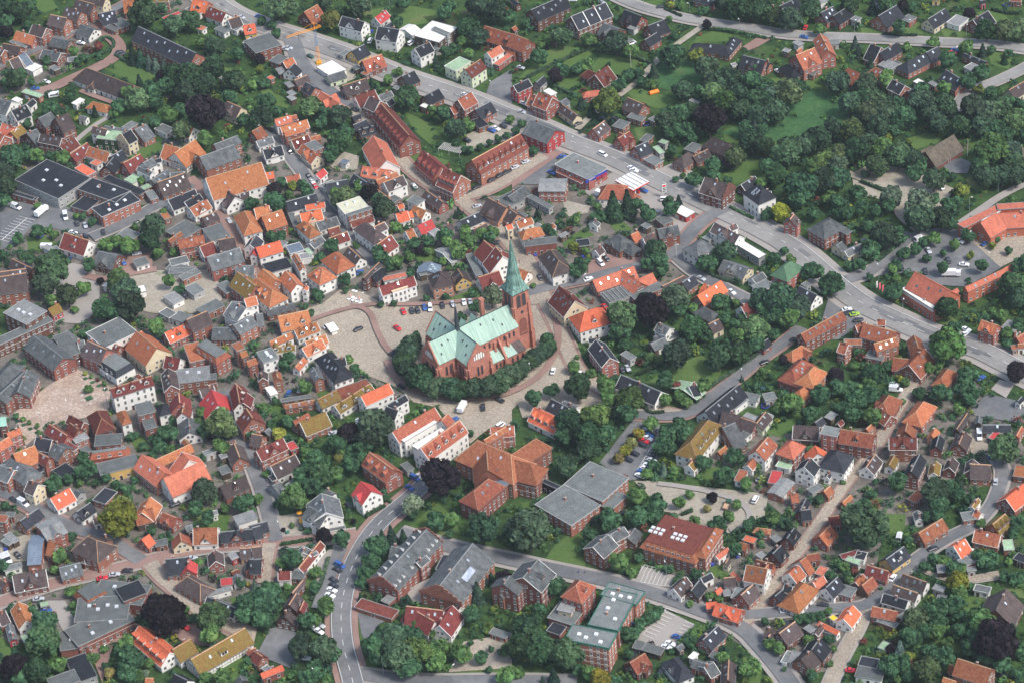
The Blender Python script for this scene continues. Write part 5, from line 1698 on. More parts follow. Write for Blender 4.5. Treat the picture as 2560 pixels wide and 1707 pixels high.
TREETXT = '''
#00
60 60 90 d;180 120 80 d;60 200 70 d;270 60 60 d;250 240 40 d;1330 150 140 d;1215 500 60 c;1290 530 55 c;1370 580 45 b;1430 600 45 b;1500 600 40 b;1600 690 100 d;1740 720 130 d;1950 620 90 d;1880 790 110 d;1700 850 90 d;1530 800 80 d;1400 830 80 d;1280 760 50 c;1260 930 110 l;1170 870 60 l;1100 990 70 d;1420 930 70 d;1970 450 100 d;1840 380 60 l;2180 500 60 d;1600 240 100 d;1750 200 80 d;1880 1060 170 p;1540 1060 80 l;1660 1020 60 d;1430 1130 60 d;1670 1210 95 l;1870 1300 80 l;2150 750 90 d;2130 920 80 d;2320 790 50 l;2240 1110 60 d;130 740 80 d;60 770 60 d;190 700 60 d;290 760 35 d;640 880 60 d;870 1020 35 c;500 1000 60 d;420 1010 60 d;1060 1040 50 l;250 1140 50 d;340 1430 70 l;250 1420 60 d;120 1450 90 d;60 1400 60 d;480 1450 60 d;580 1460 70 l;680 480 50 l;770 540 50 d;430 570 45 d;710 570 40 d;910 430 45 r;1500 90 50 d;60 310 60 p;2290 1000 50 l;1480 700 50 p
#10
240 70 140 l;620 30 80 d;690 190 80 y;60 200 45 d;145 230 45 d;190 305 45 d;960 50 110 d;1360 30 70 d;1290 200 60 d;810 110 40 d;1720 130 70 d;2050 60 120 d;2200 120 100 d;1960 260 90 d;2050 350 80 d;1900 380 50 l;1960 510 50 l;1750 480 60 d;1820 450 50 d;1650 570 45 c;1300 665 45 l;1220 740 50 l;30 560 50 p;100 780 40 d;1395 900 110 d;1620 1030 60 l;1730 1060 70 d;1830 1190 100 d;1940 1150 60 l;2330 1100 40 l;500 1000 90 l;620 1040 70 d;780 1070 100 d;610 1130 60 d;820 1210 70 d;760 1310 110 d;700 1420 80 d;90 960 80 d;60 1080 90 d;180 1040 60 d;1060 770 35 c;1840 1320 45 d;1910 1380 35 d;1970 1385 40 d;2060 1350 33 d;2145 1315 33 d;2215 1280 38 d;2300 1245 33 d;45 640 40 y;2330 160 60 d;60 770 50 d;1780 60 60 d;660 1230 30 l
#20
240 530 80 d;420 610 60 d;460 350 80 d;700 370 65 l;960 400 110 d;1090 480 70 l;1380 520 60 d;1490 530 110 d;1300 640 50 c;1700 520 75 y;1790 640 110 d;1790 230 40 p;1760 100 50 d;1550 60 40 l;1450 180 30 l;2100 80 120 d;2280 90 110 d;1950 40 90 d;2230 640 50 d;880 960 125 y;630 950 38 c;900 850 50 l;985 780 60 d;1070 690 60 d;1160 680 60 d;1200 760 50 d;1300 790 45 l;1570 840 90 d;1740 850 70 d;1880 780 110 d;2000 740 110 d;2200 760 90 d;1830 870 90 l;2080 880 100 d;1950 950 110 l;2250 940 110 d;2320 850 80 d;1810 1120 150 p;1640 1060 90 d;1540 1080 90 d;1420 1140 90 d;1480 1200 80 d;1580 1200 80 d;2130 1190 70 d;2230 1170 50 b;2100 1010 100 d;2260 1080 100 d;2200 1290 110 d;2310 1350 90 d;2040 1450 90 l;1990 1490 60 p;1840 1530 80 d;1480 1390 50 d;90 1140 40 d;40 1210 40 d;190 1390 50 d;730 1010 50 c;260 420 40 l;470 670 60 d;140 220 50 d;240 210 35 l;520 190 60 l;400 700 60 p;680 600 70 l;600 640 60 d;1450 40 40 y;2320 1530 70 d;2300 1200 60 d;1420 1020 50 d;1350 260 30 l;1660 1280 50 d;1500 330 40 d;320 380 40 l
#30
220 190 110 d;60 160 80 l;390 100 90 d;320 200 50 l;470 270 55 l;740 60 80 d;960 60 50 c;800 400 45 b;830 470 40 c;1210 270 70 d;1240 60 50 p;1320 80 50 d;1090 30 80 d;1520 390 55 l;1640 570 80 d;940 590 40 c;640 770 110 d;540 720 50 l;900 790 110 d;1090 700 60 l;1080 760 60 l;1620 820 70 l;1850 760 80 d;1970 680 80 d;1930 820 45 y;1830 440 70 l;1970 460 40 c;2170 540 35 c;1270 435 40 l;2010 290 90 d;2180 290 100 l;2310 290 90 l;1290 520 30 d;170 870 130 l;280 790 70 d;70 1030 110 d;20 900 90 d;20 800 60 d;450 640 30 l;590 1190 100 d;450 1290 120 d;340 1330 100 d;170 1420 130 d;750 960 110 d;900 920 90 d;1000 940 100 l;1080 1040 120 d;940 1050 110 l;780 1210 110 l;1020 1180 110 d;1180 960 80 d;1250 1090 110 d;1400 940 110 d;1480 1040 100 d;1420 860 80 d;1620 1000 120 d;1550 1150 90 d;1760 1170 100 d;1880 990 110 d;2020 1060 110 d;2120 1000 110 d;2230 960 80 d;2060 860 60 d;2270 1120 120 l;2330 1000 80 d;1960 1170 90 d;2100 1190 80 d;2200 1250 70 d;1925 1220 30 y;1090 1280 50 y;1050 1380 110 l;800 1400 130 d;660 1440 110 l;500 1500 90 l;1200 1430 120 d;1330 1480 90 d;920 1330 100 d;2050 1400 160 l;2230 1400 110 d;1930 1530 80 d;2260 1530 110 d;640 1540 90 d;400 1540 80 l;1000 1530 100 l;1400 1530 80 d;2350 1240 60 d;2050 470 40 d;2210 490 40 d;1850 130 50 p;2240 1440 80 d;1180 1180 80 d
#01
40 40 100 d;60 150 90 d;20 280 70 d;340 560 60 d;170 625 55 d;270 820 60 d;480 920 170 d;420 1040 120 d;620 1150 110 l;480 1200 70 l;765 1080 65 l;685 1280 35 l;830 870 60 d;920 1015 30 p;1080 1010 90 l;1150 1130 130 d;940 1280 90 d;1200 1250 140 d;1040 1300 90 d;1400 520 110 d;1390 640 100 d;1240 530 35 l;980 690 70 l;1070 660 70 l;1160 710 80 l;1240 700 60 l;1560 1020 60 l;1650 1090 50 d;1420 1440 80 l;1480 1500 50 d;780 1500 50 d;1500 390 40 l;1590 750 40 l;1450 760 50 l;2310 300 60 d;30 780 50 d;850 470 40 d;760 430 35 d;700 420 30 l;1300 90 40 l;350 330 35 l;500 590 40 l
#11
330 150 50 y;240 110 50 d;420 130 50 d;460 190 60 d;170 180 60 p;170 300 100 d;120 170 40 p;940 150 60 l;1040 200 65 p;1170 350 110 d;1130 270 60 d;820 260 110 h;760 230 80 h;1330 360 30 l;1120 770 75 d;700 690 70 d;590 800 50 d;150 610 55 d;230 610 50 d;820 1000 60 d;570 1145 55 d;825 1105 30 d;1150 1230 35 d;1265 1220 30 d;1560 1175 35 d;1740 1155 33 d;1980 1125 45 d;450 1250 30 d;510 1310 35 d;1460 680 60 d;1570 650 60 d;1760 670 60 l;1850 740 80 l;1950 650 80 l;2060 590 60 l;1740 600 80 d;1930 560 60 l;2170 570 60 l;2150 620 60 d;1400 790 50 l;1300 840 60 l;1230 880 50 d;1500 870 40 d;1220 820 40 d;1500 740 40 p;1580 750 40 l;1720 840 40 l;1860 380 35 c;1830 400 25 c;1905 410 25 c;2160 1160 100 g;2020 1250 60 d;1880 1350 50 d;2260 790 60 d;1420 940 45 d;1280 530 50 l;910 690 35 l;1470 1540 60 d;180 920 25 c;310 550 30 l;300 220 40 l;1770 890 30 l
#21
930 320 90 c;1060 290 80 c;1150 310 60 d;1230 400 80 d;790 420 60 d;1450 340 80 d;1530 280 40 c;590 450 50 l;780 330 35 l;560 700 50 y;670 740 40 l;620 900 90 d;690 830 30 d;1310 740 90 d;1350 830 80 d;1240 860 60 d;1390 910 60 d;1790 860 85 d;1960 750 90 d;1880 780 60 d;1490 1180 130 d;1540 1280 80 d;1260 1300 160 p;1020 1360 150 l;1000 1480 100 d;1320 960 35 d;1900 1210 80 d;2000 1200 35 c;2060 1220 40 l;2290 1200 120 d;2330 1290 90 d;1660 1460 110 d;1780 1520 60 d;1670 1280 50 l;1950 1350 60 d;2050 1420 60 d;2130 1340 50 d;2230 1470 130 l;2080 1530 100 l;1850 50 60 d;1670 90 70 d;2300 110 60 l;2330 420 50 d;230 400 35 c;330 540 50 d;380 590 45 d;450 500 35 d;430 760 60 d;110 1070 35 l;195 1060 30 l;1980 90 40 d;1500 90 30 d;1190 1160 40 d;2070 1000 30 d;1570 50 30 l;1960 480 1 d
#31
60 50 110 d;300 170 150 d;500 100 120 d;650 80 100 d;280 290 80 d;820 210 75 d;120 390 75 Y;30 390 50 d;1130 250 100 w;1395 330 140 w;1390 460 130 d;1110 330 70 d;890 40 40 d;1520 90 100 d;1350 40 80 d;1780 180 65 y;1530 270 60 d;1590 460 90 d;1680 500 60 d;910 520 55 d;1070 620 130 d;1180 600 80 d;930 730 90 d;840 860 60 d;750 880 50 d;150 740 40 d;60 810 60 d;200 820 50 l;420 930 100 d;580 1060 110 d;1525 620 60 l;1430 670 50 d;1360 730 60 d;1255 770 65 d;1170 870 55 d;1150 920 50 l;1460 810 40 d;1600 900 60 d;1610 760 35 d;1710 690 55 l;1865 780 38 y;1970 880 60 d;2210 740 40 d;2060 690 35 y;1840 600 60 d;2340 870 90 d;2240 1050 120 d;2330 1180 110 d;1170 1120 90 d;1190 1020 50 l;930 980 38 d;1090 980 33 d;1640 1270 110 d;1700 1470 80 d;100 1200 160 d;280 1260 120 d;200 1370 100 l;60 1330 90 d;60 1510 60 d;1840 1000 22 d;2200 1500 60 l;1640 1550 120 d;1990 60 110 d;2150 50 90 d;2280 60 90 d;1700 60 40 d;2100 640 30 d;640 300 70 d;850 350 70 d;730 400 70 d;980 380 60 d;1650 320 70 d;1740 290 60 d;2230 280 50 l;2150 1330 60 l;2290 1420 60 d;650 400 60 d;560 250 60 l;420 400 60 d
#02
1210 870 40 d;1240 860 40 d;770 1080 60 d;790 1180 100 d;510 1300 80 d;620 1270 50 d;430 1310 40 d;2030 760 150 l;1880 830 70 d;1870 1380 120 n;1540 850 90 d;1460 960 65 d;1590 720 45 d;1850 660 50 l;1810 760 50 l;2030 960 70 l;1800 1530 70 d;2210 1490 80 d;2280 1450 60 d;2060 1530 50 l;1110 1540 120 y;1180 1430 50 d;1140 1350 40 d;1230 1270 40 d;970 1260 50 d;1060 1310 45 d;810 430 40 l;780 290 20 y;840 320 22 l;960 385 25 l;210 710 25 l;265 740 22 l;345 770 25 l;900 350 20 r;150 680 30 d;2310 870 50 d;1860 1080 40 d;2320 30 40 d;2080 690 40 d;1340 1390 20 d;1250 1370 15 d;1195 1380 15 d;1310 960 40 d;1400 1040 40 d;740 1290 40 l;40 1500 40 d;1400 890 40 d
#12
300 160 55 d;260 220 50 d;440 420 70 l;850 160 40 l;910 250 45 d;1005 310 25 d;1430 40 80 k;1390 100 80 k;1350 190 80 k;1400 270 80 k;1510 340 100 k;1560 390 90 k;1670 420 85 k;1790 440 85 k;1900 450 80 k;2020 440 85 k;2130 430 90 k;2240 390 90 k;2310 300 70 k;1550 620 30 d;1965 840 35 d;1690 1270 180 p;1090 800 160 n;1030 900 120 n;850 850 90 p;860 770 60 l;1150 720 80 d;740 930 80 d;680 960 60 d;550 1060 80 d;640 1120 60 d;780 1030 50 l;760 1065 40 Y;860 1120 90 d;960 1080 80 d;500 1160 80 d;740 1230 70 l;600 1240 110 d;530 1330 90 d;400 1240 80 d;350 1430 130 l;180 1500 35 d;290 750 60 d;210 850 55 Y;70 620 60 l;60 680 50 d;120 760 40 d;300 890 40 d;100 1210 40 l;20 1440 50 l;1440 1500 95 w;170 540 35 d;880 1000 60 d;450 1020 60 l;1000 980 80 d;450 1320 60 d
#22
200 520 80 d;365 445 65 d;595 145 25 l;560 245 60 l;725 290 45 l;600 420 120 d;840 400 100 l;880 520 100 l;1080 540 120 l;1050 660 90 d;520 750 130 d;780 720 150 l;700 880 140 d;850 850 100 d;480 880 80 d;700 1000 110 d;520 1140 110 d;1410 540 60 l;1400 350 80 d;1510 120 130 d;1900 160 110 d;2080 110 120 d;1980 80 80 d;1650 410 1 l;1750 400 70 l;1530 500 60 l;1600 560 50 l;1510 410 50 r;1270 750 65 l;1160 850 50 Y;1100 930 50 Y;1040 1000 50 Y;975 1070 50 Y;1520 790 100 d;1440 870 100 d;1400 950 100 d;1580 860 80 d;1390 1160 45 b;1300 1130 50 d;1240 1210 50 l;1760 1110 70 d;2040 1050 80 d;1960 1240 90 d;2140 1310 60 l;1150 1430 90 l;1320 1500 90 d;1630 1400 40 l;1545 1480 60 l;1840 1430 48 p;1790 1530 35 Y;2070 1500 50 l;2110 340 25 c;300 90 60 k;230 140 70 k;160 190 65 k;90 250 65 k;30 310 65 k;350 40 50 k;320 -20 50 k;2300 280 50 l;2240 400 40 d;80 1560 40 d;1230 1560 60 d;2260 1140 40 l;800 300 20 d;1260 150 50 l;1170 170 25 l;1040 30 60 d;2230 30 80 d;1480 1190 45 l;2140 940 30 l
#32
1640 60 160 l;1570 220 50 l;1840 310 90 d;1800 430 90 d;1870 500 80 d;1740 620 60 l;1600 480 100 d;1390 470 60 d;1480 250 60 l;2300 280 100 p;2160 990 140 l;140 170 45 p;410 160 30 d;570 80 30 l;960 310 110 d;920 430 90 l;480 500 100 d;650 420 80 d;620 320 70 p;760 420 70 d;820 520 90 d;940 500 90 d;760 650 90 d;960 690 85 l;680 600 60 d;410 660 75 d;220 570 90 l;90 610 50 l;1190 1310 100 d;1520 1400 130 d;1640 1360 100 d;1740 1290 60 c;1740 1400 80 d;1860 1440 50 d;1560 1510 100 d;1100 240 50 d;1210 50 40 d;1290 40 25 c;820 90 50 d;800 220 40 l;470 1450 50 d;1270 380 45 l;980 1290 30 d;960 1400 40 d;2085 330 25 d;30 330 30 d;1240 550 30 l;870 1540 80 d;690 1290 25 l;1390 860 20 d;340 360 1 d;2200 20 50 d
#03
1090 70 170 y;1900 60 70 d;560 400 70 l;660 220 45 d;590 265 25 r;1400 170 50 d;1545 210 35 c;1480 240 40 d;650 730 50 l;680 850 40 l;720 950 50 d;1510 950 190 p;1700 890 40 l;1780 970 45 d;1960 980 140 l;1940 1130 90 l;2290 860 120 d;2250 960 100 d;2180 860 50 l;410 1040 130 d;400 1180 150 d;130 1430 130 p;340 1470 130 d;200 1510 100 d;550 1400 70 l;1170 1200 80 l;1100 1270 60 d;1210 1360 130 d;1180 1470 100 d;1010 1480 50 Y;960 1250 40 l;860 1340 55 l;1270 1510 50 l;1360 1400 50 l;2050 1510 80 l;2290 1370 50 d;1900 1520 60 l;1340 1480 35 w;500 530 45 l;1820 460 40 l;2280 660 20 Y;2340 660 40 b;20 500 60 d;440 1240 100 d;970 1420 45 d;300 900 50 d;1340 1060 50 l;2200 650 50 d
#13
340 440 100 d;250 460 60 l;620 220 70 p;790 240 80 d;895 85 25 p;550 550 55 l;530 700 60 d;100 830 140 d;60 980 100 d;130 720 100 d;630 880 90 l;480 1000 80 d;560 980 60 l;420 1240 120 d;620 1260 130 d;700 1300 80 d;540 1450 90 d;460 1510 70 d;1240 200 60 c;1350 220 50 c;1090 300 90 d;1140 340 70 d;1050 450 80 d;1000 560 70 d;970 640 60 d;960 780 35 c;1160 240 60 c;1330 830 30 c;1390 800 35 c;1640 80 85 d;1790 90 70 l;1780 210 40 d;2080 170 140 d;2340 200 70 d;2100 610 40 c;2160 590 35 c;2030 730 70 c;2270 610 70 p;1970 960 80 d;1280 1020 35 l;1460 1030 55 l;1610 1110 50 l;1100 1230 130 d;1250 1180 150 d;1420 1160 120 d;1300 1330 150 d;1480 1290 130 l;1120 1330 90 d;1400 1420 110 d;1670 1260 110 l;1660 1390 100 l;1880 1300 100 l;2070 1350 65 d;2140 1450 35 d;2155 1255 30 d;1970 1200 28 d;2330 1260 70 l;2310 1500 90 l;480 170 35 d;330 120 25 l;250 160 20 p;280 690 35 l;860 40 35 l;1450 10 50 d;500 1560 60 d;2110 1080 25 l;2240 1280 30 d
#23
160 170 200 d;900 80 110 d;800 70 60 d;1150 60 110 d;1310 20 70 d;720 220 70 d;690 290 50 d;965 475 85 l;1105 550 50 l;1165 430 45 d;1440 520 45 d;390 690 100 d;250 900 70 d;130 1050 120 d;70 1240 130 d;260 1270 140 d;500 1300 150 d;210 980 60 d;380 1500 60 c;50 1480 60 l;1300 950 60 d;1240 990 60 d;1180 1030 60 d;1350 910 50 d;1040 1120 80 d;1130 1110 60 d;1720 1060 50 l;1660 1110 50 l;1600 1160 50 d;1640 1190 60 d;1560 1200 40 l;2050 350 65 d;1830 770 50 l;1900 800 40 l;1890 110 80 d;1680 75 50 l;2000 50 60 l;2160 130 60 d;2200 90 50 d;1690 570 50 d;1510 640 35 d;1540 600 35 d;2190 1430 90 l;2120 1300 25 d;2050 1360 30 l;1940 1340 60 l;1640 840 35 l;700 1480 80 l;800 1550 90 Y;930 1550 70 d;1100 1300 1 d;600 1450 60 d;280 1540 30 c;1060 1300 50 d;740 960 50 d;2290 200 50 d;2330 1010 40 d;1750 1280 25 d;1930 1240 25 d;1690 1250 20 d;1470 1270 30 d
#33
870 130 200 d;900 240 100 d;170 100 60 d;1960 100 45 l;1270 200 40 l;1280 260 50 d;1520 430 60 d;1620 450 60 l;1440 500 50 d;1700 510 70 d;1790 530 50 l;1920 410 60 d;2020 440 90 d;1740 650 90 Y;1760 760 80 l;1720 850 80 d;1600 880 100 d;1500 920 90 d;1350 1000 120 l;1450 1100 80 d;1310 1150 110 d;1560 1000 80 d;1750 970 70 d;1550 1110 80 l;1760 1090 80 d;1950 1010 130 l;2100 1200 190 p;1900 1170 90 d;1650 1190 50 l;1840 1260 100 d;1600 1320 110 d;1460 1450 120 l;1500 1290 80 d;1380 1290 60 l;1210 1270 70 b;1290 1330 60 y;1130 1400 110 d;1240 1400 90 d;1200 1530 40 l;1280 1500 70 d;2000 1320 80 d;2150 1400 80 d;2300 1500 60 d;2300 1280 60 d;2240 1080 50 d;2160 590 50 d;2260 620 60 d;2320 600 60 d;580 590 50 d;720 590 50 d;700 500 50 l;760 640 50 l;800 540 40 r;560 910 40 l;370 970 60 d;280 990 50 d;470 960 45 d;410 1500 60 d;600 1250 30 l;560 1170 50 d;370 1170 50 l;150 1440 25 d;2300 90 70 d;2240 200 60 d;2250 400 40 l;2210 460 40 l;40 50 60 l;330 1340 20 d;90 1260 60 h;20 1220 60 h;570 1390 30 l;1120 1270 50 p;440 330 20 d;50 1090 20 c;1470 50 60 d;1570 40 70 d;130 870 22 d;1040 700 20 l;880 1180 30 r;2290 420 30 l;660 480 40 d
'''
HEDGES = '''q1:60,370 130,330 220,290 350,230 480,180
q1:260,430 330,390 400,350 450,300
q1:130,100 210,140 300,160
q1:370,240 450,245 560,265 640,300
q1:900,140 1000,150 1170,185
q1:640,220 730,170 810,130
q1:700,50 780,85
q1:160,390 230,420 300,450
q1:1000,960 1060,990 1110,1015
q1:860,1240 950,1290 1050,1310
q1:330,1070 400,1030 420,1010
q1:500,1000 560,1025
q1:1600,840 1700,880 1790,910
q1:1600,1235 1700,1180 1720,1150
q1:1680,1210 1820,1095
q1:1500,1020 1600,1060 1680,1090
q1:2080,1480 2200,1400 2330,1320
q1:310,620 350,590 385,565
q1:2200,50 2280,70 2340,65
q1:1700,165 1790,175 1860,170
q3:570,160 680,110 800,60 900,20
q3:900,220 1010,150 1130,65
q3:1210,290 1330,310 1345,340
q3:900,1000 940,960
q3:330,890 380,810
q3:860,1390 960,1260 990,1230
q3:1880,1030 1960,1070 2080,1085 2260,1030
q3:600,300 640,340 700,330
q3:740,1130 790,1080
q2:1290,940 1350,930 1440,915
q2:1430,1190 1480,1120 1510,1000
q2:1300,960 1290,1060 1300,1120
q2:340,640 430,590 460,560
q2:1380,870 1440,845
q2:1680,810 1770,760
q2:1750,720 1800,745
q0:440,210 480,175 525,195 525,230 440,265
q0:350,300 440,260
q0:140,1090 190,1060 270,1085
q0:100,1180 180,1200
q0:530,260 580,290
q0:1500,880 1600,900 1660,880
q3:780,800 830,780
q2:2050,700 2110,720'''.split('\n')
# ---------------------------------------------------------------- trees
def leafmat(name, c, var=.5):
    M = bpy.data.materials.new(name); M.use_nodes = True; n = M.node_tree; b = n.nodes['Principled BSDF']
    b.inputs['Roughness'].default_value = .7; b.inputs['Specular IOR Level'].default_value = .15
    g = n.nodes.new('ShaderNodeNewGeometry'); no = n.nodes.new('ShaderNodeTexNoise'); no.inputs['Scale'].default_value = .45; no.inputs['Detail'].default_value = 3
    n.links.new(g.outputs['Position'], no.inputs['Vector'])
    r = n.nodes.new('ShaderNodeValToRGB'); r.color_ramp.elements[0].position = .35; r.color_ramp.elements[1].position = .68
    r.color_ramp.elements[0].color = (*[x * (1 - var * .55) for x in c], 1); r.color_ramp.elements[1].color = (c[0] * (1 + var * 1.3), c[1] * (1 + var), c[2] * (1 + var * .5), 1)
    n.links.new(no.outputs[0], r.inputs[0])
    hv = n.nodes.new('ShaderNodeHueSaturation'); oi = n.nodes.new('ShaderNodeObjectInfo')
    mr = n.nodes.new('ShaderNodeMapRange'); mr.inputs[3].default_value = .62; mr.inputs[4].default_value = 1.55
    n.links.new(oi.outputs['Random'], mr.inputs[0]); n.links.new(mr.outputs[0], hv.inputs['Value'])
    ri = n.nodes.new('ShaderNodeMapRange'); ri.inputs[3].default_value = .478; ri.inputs[4].default_value = .515
    n.links.new(g.outputs['Random Per Island'], ri.inputs[0]); n.links.new(ri.outputs[0], hv.inputs['Hue'])
    n3 = n.nodes.new('ShaderNodeTexNoise'); n3.inputs['Scale'].default_value = .11; n3.inputs['Detail'].default_value = 2
    n.links.new(g.outputs['Position'], n3.inputs['Vector'])
    m3 = n.nodes.new('ShaderNodeMapRange'); m3.inputs[1].default_value = .32; m3.inputs[2].default_value = .68; m3.inputs[3].default_value = .72; m3.inputs[4].default_value = 1.4
    n.links.new(n3.outputs[0], m3.inputs[0]); x3 = n.nodes.new('ShaderNodeMix'); x3.data_type = 'RGBA'; x3.blend_type = 'MULTIPLY'; x3.inputs[0].default_value = 1
    n.links.new(r.outputs[0], x3.inputs[6]); n.links.new(m3.outputs[0], x3.inputs[7])
    h2 = n.nodes.new('ShaderNodeHueSaturation'); sp = n.nodes.new('ShaderNodeSeparateColor'); n.links.new(oi.outputs['Color'], sp.inputs[0])
    q2 = n.nodes.new('ShaderNodeMapRange'); q2.inputs[3].default_value = .465; q2.inputs[4].default_value = .52; n.links.new(sp.outputs[1], q2.inputs[0]); n.links.new(q2.outputs[0], h2.inputs['Hue'])
    q3 = n.nodes.new('ShaderNodeMapRange'); q3.inputs[3].default_value = .75; q3.inputs[4].default_value = 1.1; n.links.new(sp.outputs[2], q3.inputs[0]); n.links.new(q3.outputs[0], h2.inputs['Saturation'])
    n.links.new(x3.outputs[2], h2.inputs['Color']); n.links.new(h2.outputs[0], hv.inputs['Color']); n.links.new(hv.outputs[0], b.inputs['Base Color']); return M
LEAF = {'d': leafmat('dark_leaves', (.027, .066, .035)), 'l': leafmat('green_leaves', (.052, .104, .038)), 'p': leafmat('copper_leaves', (.012, .008, .012), .3),
        'c': leafmat('conifer_needles', (.016, .045, .030)), 'n': leafmat('dark_needles', (.022, .05, .028)), 'b': leafmat('blue_needles', (.06, .10, .09)),
        'y': leafmat('olive_leaves', (.085, .115, .028)), 'Y': leafmat('yellow_leaves', (.17, .18, .035)), 'r': leafmat('reddish_leaves', (.09, .035, .03)),
        'k': leafmat('clipped_leaves', (.027, .066, .034), .45), 'w': leafmat('silver_leaves', (.10, .145, .105)), 'g': leafmat('pale_leaves', (.08, .125, .075))}
BARK = mat('bark', (.10, .08, .06), .3, 2, .95)
def quads(C, N, S, rng):
    """leaf quads at centres C with normals N and half sizes S"""
    k = len(C); t = rng.normal(size=(k, 3)); u = np.cross(N, t); u /= np.linalg.norm(u, axis=1)[:, None] + 1e-9; v = np.cross(N, u)
    S = S[:, None]; V = np.stack([C - u * S - v * S * .7, C + u * S - v * S * .7, C + u * S * .8 + v * S * .7, C - u * S * .8 + v * S * .7], 1)
    return V.reshape(-1, 3)
def crown(seed, n, kind='round'):
    r = np.random.default_rng(seed)
    if kind == 'cone':
        z = r.random(n) ** 1.4; ph = r.random(n) * 2 * np.pi; lay = 1 - .22 * np.abs(np.sin(z * 28)); rad = (1 - z) * lay * (.85 + .2 * r.random(n)) + .03
        C = np.stack([np.cos(ph) * rad, np.sin(ph) * rad, z * 3 - 1.5], 1); N = np.stack([np.cos(ph), np.sin(ph), np.full(n, .5)], 1) + r.normal(size=(n, 3)) * .45
        S = .10 + .09 * r.random(n)
    else:
        K = {'round': 26, 'small': 9, 'clip': 18}[kind]
        d = r.normal(size=(K, 3)); d /= np.linalg.norm(d, axis=1)[:, None]; d[:, 2] = np.where(d[:, 2] < -.35, -d[:, 2], d[:, 2])
        cen = d * (.68 if kind != 'clip' else .62) * (.8 + .35 * r.random((K, 1))); lr = (.22 + .2 * r.random(K)) if kind != 'clip' else (.30 + .14 * r.random(K))
        wts = lr ** 2 / (lr ** 2).sum(); ci = r.choice(K, n, p=wts)
        q = r.normal(size=(n, 3)); q[:, 2] += .25; q /= np.linalg.norm(q, axis=1)[:, None]
        C = cen[ci] + q * lr[ci][:, None] * (.82 + .32 * r.random((n, 1)))
        N = q + r.normal(size=(n, 3)) * .75 + C * .3
        S = (.085 + .07 * r.random(n)) if kind != 'small' else (.12 + .09 * r.random(n))
    N /= np.linalg.norm(N, axis=1)[:, None]
    return quads(C, N, S, r), C
def core(seed, s=.62, cone=False):
    r = random.Random(seed); bm = bmesh.new(); bmesh.ops.create_icosphere(bm, subdivisions=2, radius=1)
    for v in bm.verts:
        k = s * (.88 + .24 * r.random())
        if cone: z = (v.co.z + 1) / 2; v.co = Vector((v.co.x * k * (1.05 - z), v.co.y * k * (1.05 - z), z * 2.7 - 1.45))
        else: v.co = v.co * k
    V = np.array([v.co[:] for v in bm.verts]); F = [tuple(v.index for v in f.verts) for f in bm.faces]; bm.free(); return V, F
def fastmesh(name, Vq, mats, extra=None, fm=None):
    me = bpy.data.meshes.new(name); nq = len(Vq) // 4
    V = Vq; loops = np.arange(nq * 4); ls = np.arange(nq) * 4; lt = np.full(nq, 4)
    if extra is not None:
        EV, EF = extra; base = len(V); V = np.vstack([V, EV])
        el = np.array([i + base for f in EF for i in f]); st = nq * 4 + np.cumsum([0] + [len(f) for f in EF[:-1]]); tt = np.array([len(f) for f in EF])
        loops = np.concatenate([loops, el]); ls = np.concatenate([ls, st]); lt = np.concatenate([lt, tt])
    me.vertices.add(len(V)); me.vertices.foreach_set('co', V.astype(np.float32).ravel())
    me.loops.add(len(loops)); me.loops.foreach_set('vertex_index', loops.astype(np.int32))
    me.polygons.add(len(ls)); me.polygons.foreach_set('loop_start', ls.astype(np.int32)); me.polygons.foreach_set('loop_total', lt.astype(np.int32))
    for k in mats: me.materials.append(k)
    if fm is not None: me.polygons.foreach_set('material_index', fm)
    me.update(calc_edges=True); return me
CRT = {}
def crown_me(kind, mk, i):
    k = (kind, mk, i)
    if k not in CRT:
        n = {'round': 2500, 'clip': 2200, 'cone': 1500, 'small': 900}[kind]
        Vq, _ = crown(i * 13 + 5, n, kind); CRT[k] = fastmesh('crown', Vq, [LEAF[mk]], core(i, .66 if kind != 'cone' else .8, kind == 'cone'))
    return CRT[k]
def trunk_me():
    out = []
    for i in range(3):
        b = MB(); r = random.Random(i); b.bar((0, 0, -.2), (0, 0, 1.0), .07, 0, .05, 7)
        for k in range(6):
            a = k * 1.05 + r.random(); b.bar((0, 0, .8 + .05 * k), (math.cos(a) * .55, math.sin(a) * .55, 1.35 + .4 * r.random()), .035, 0, .012, 5)
        out.append(b.me('trunk', [BARK]))
    return out
TRUNK = trunk_me()
TREES = []
def parse_trees(txt):
    tx = ty = 0
    for l in txt.strip().splitlines():
        if l[0] == '#': tx, ty = int(l[1]), int(l[2]); continue
        for e in l.split(';'):
            q = e.split()
            if len(q) < 4: continue
            x, y, r, k = float(q[0]), float(q[1]), float(q[2]), q[3]
            if r < 8: continue
            px, py = tile(tx, ty, x, y); m_ = mpp(px, py); R = r / 3.672 * m_ * (1.28 if k == 'k' else 1.1 if r < 95 else 1.0)
            if k in 'cb': H = R * 3.0; hc = H / 2
            else: H = 0; hc = R * 1.05 + (1.2 if R > 3 else .2)
            if k == 'k': hc = R * 1.0 + .6
            if k == 'h': k = 'l'
            TREES.append((R, px, py, k, hc, at(px, py, hc)))
def on_roof(x, y, pad=0.0):
    for fx, fy, a, hx, hy, he in NEAR(x, y):
        dx, dy = x - fx, y - fy; c, s = math.cos(a), math.sin(a)
        if abs(dx * c + dy * s) < hx + pad and abs(-dx * s + dy * c) < hy + pad: return True
    return False
GRID = {}
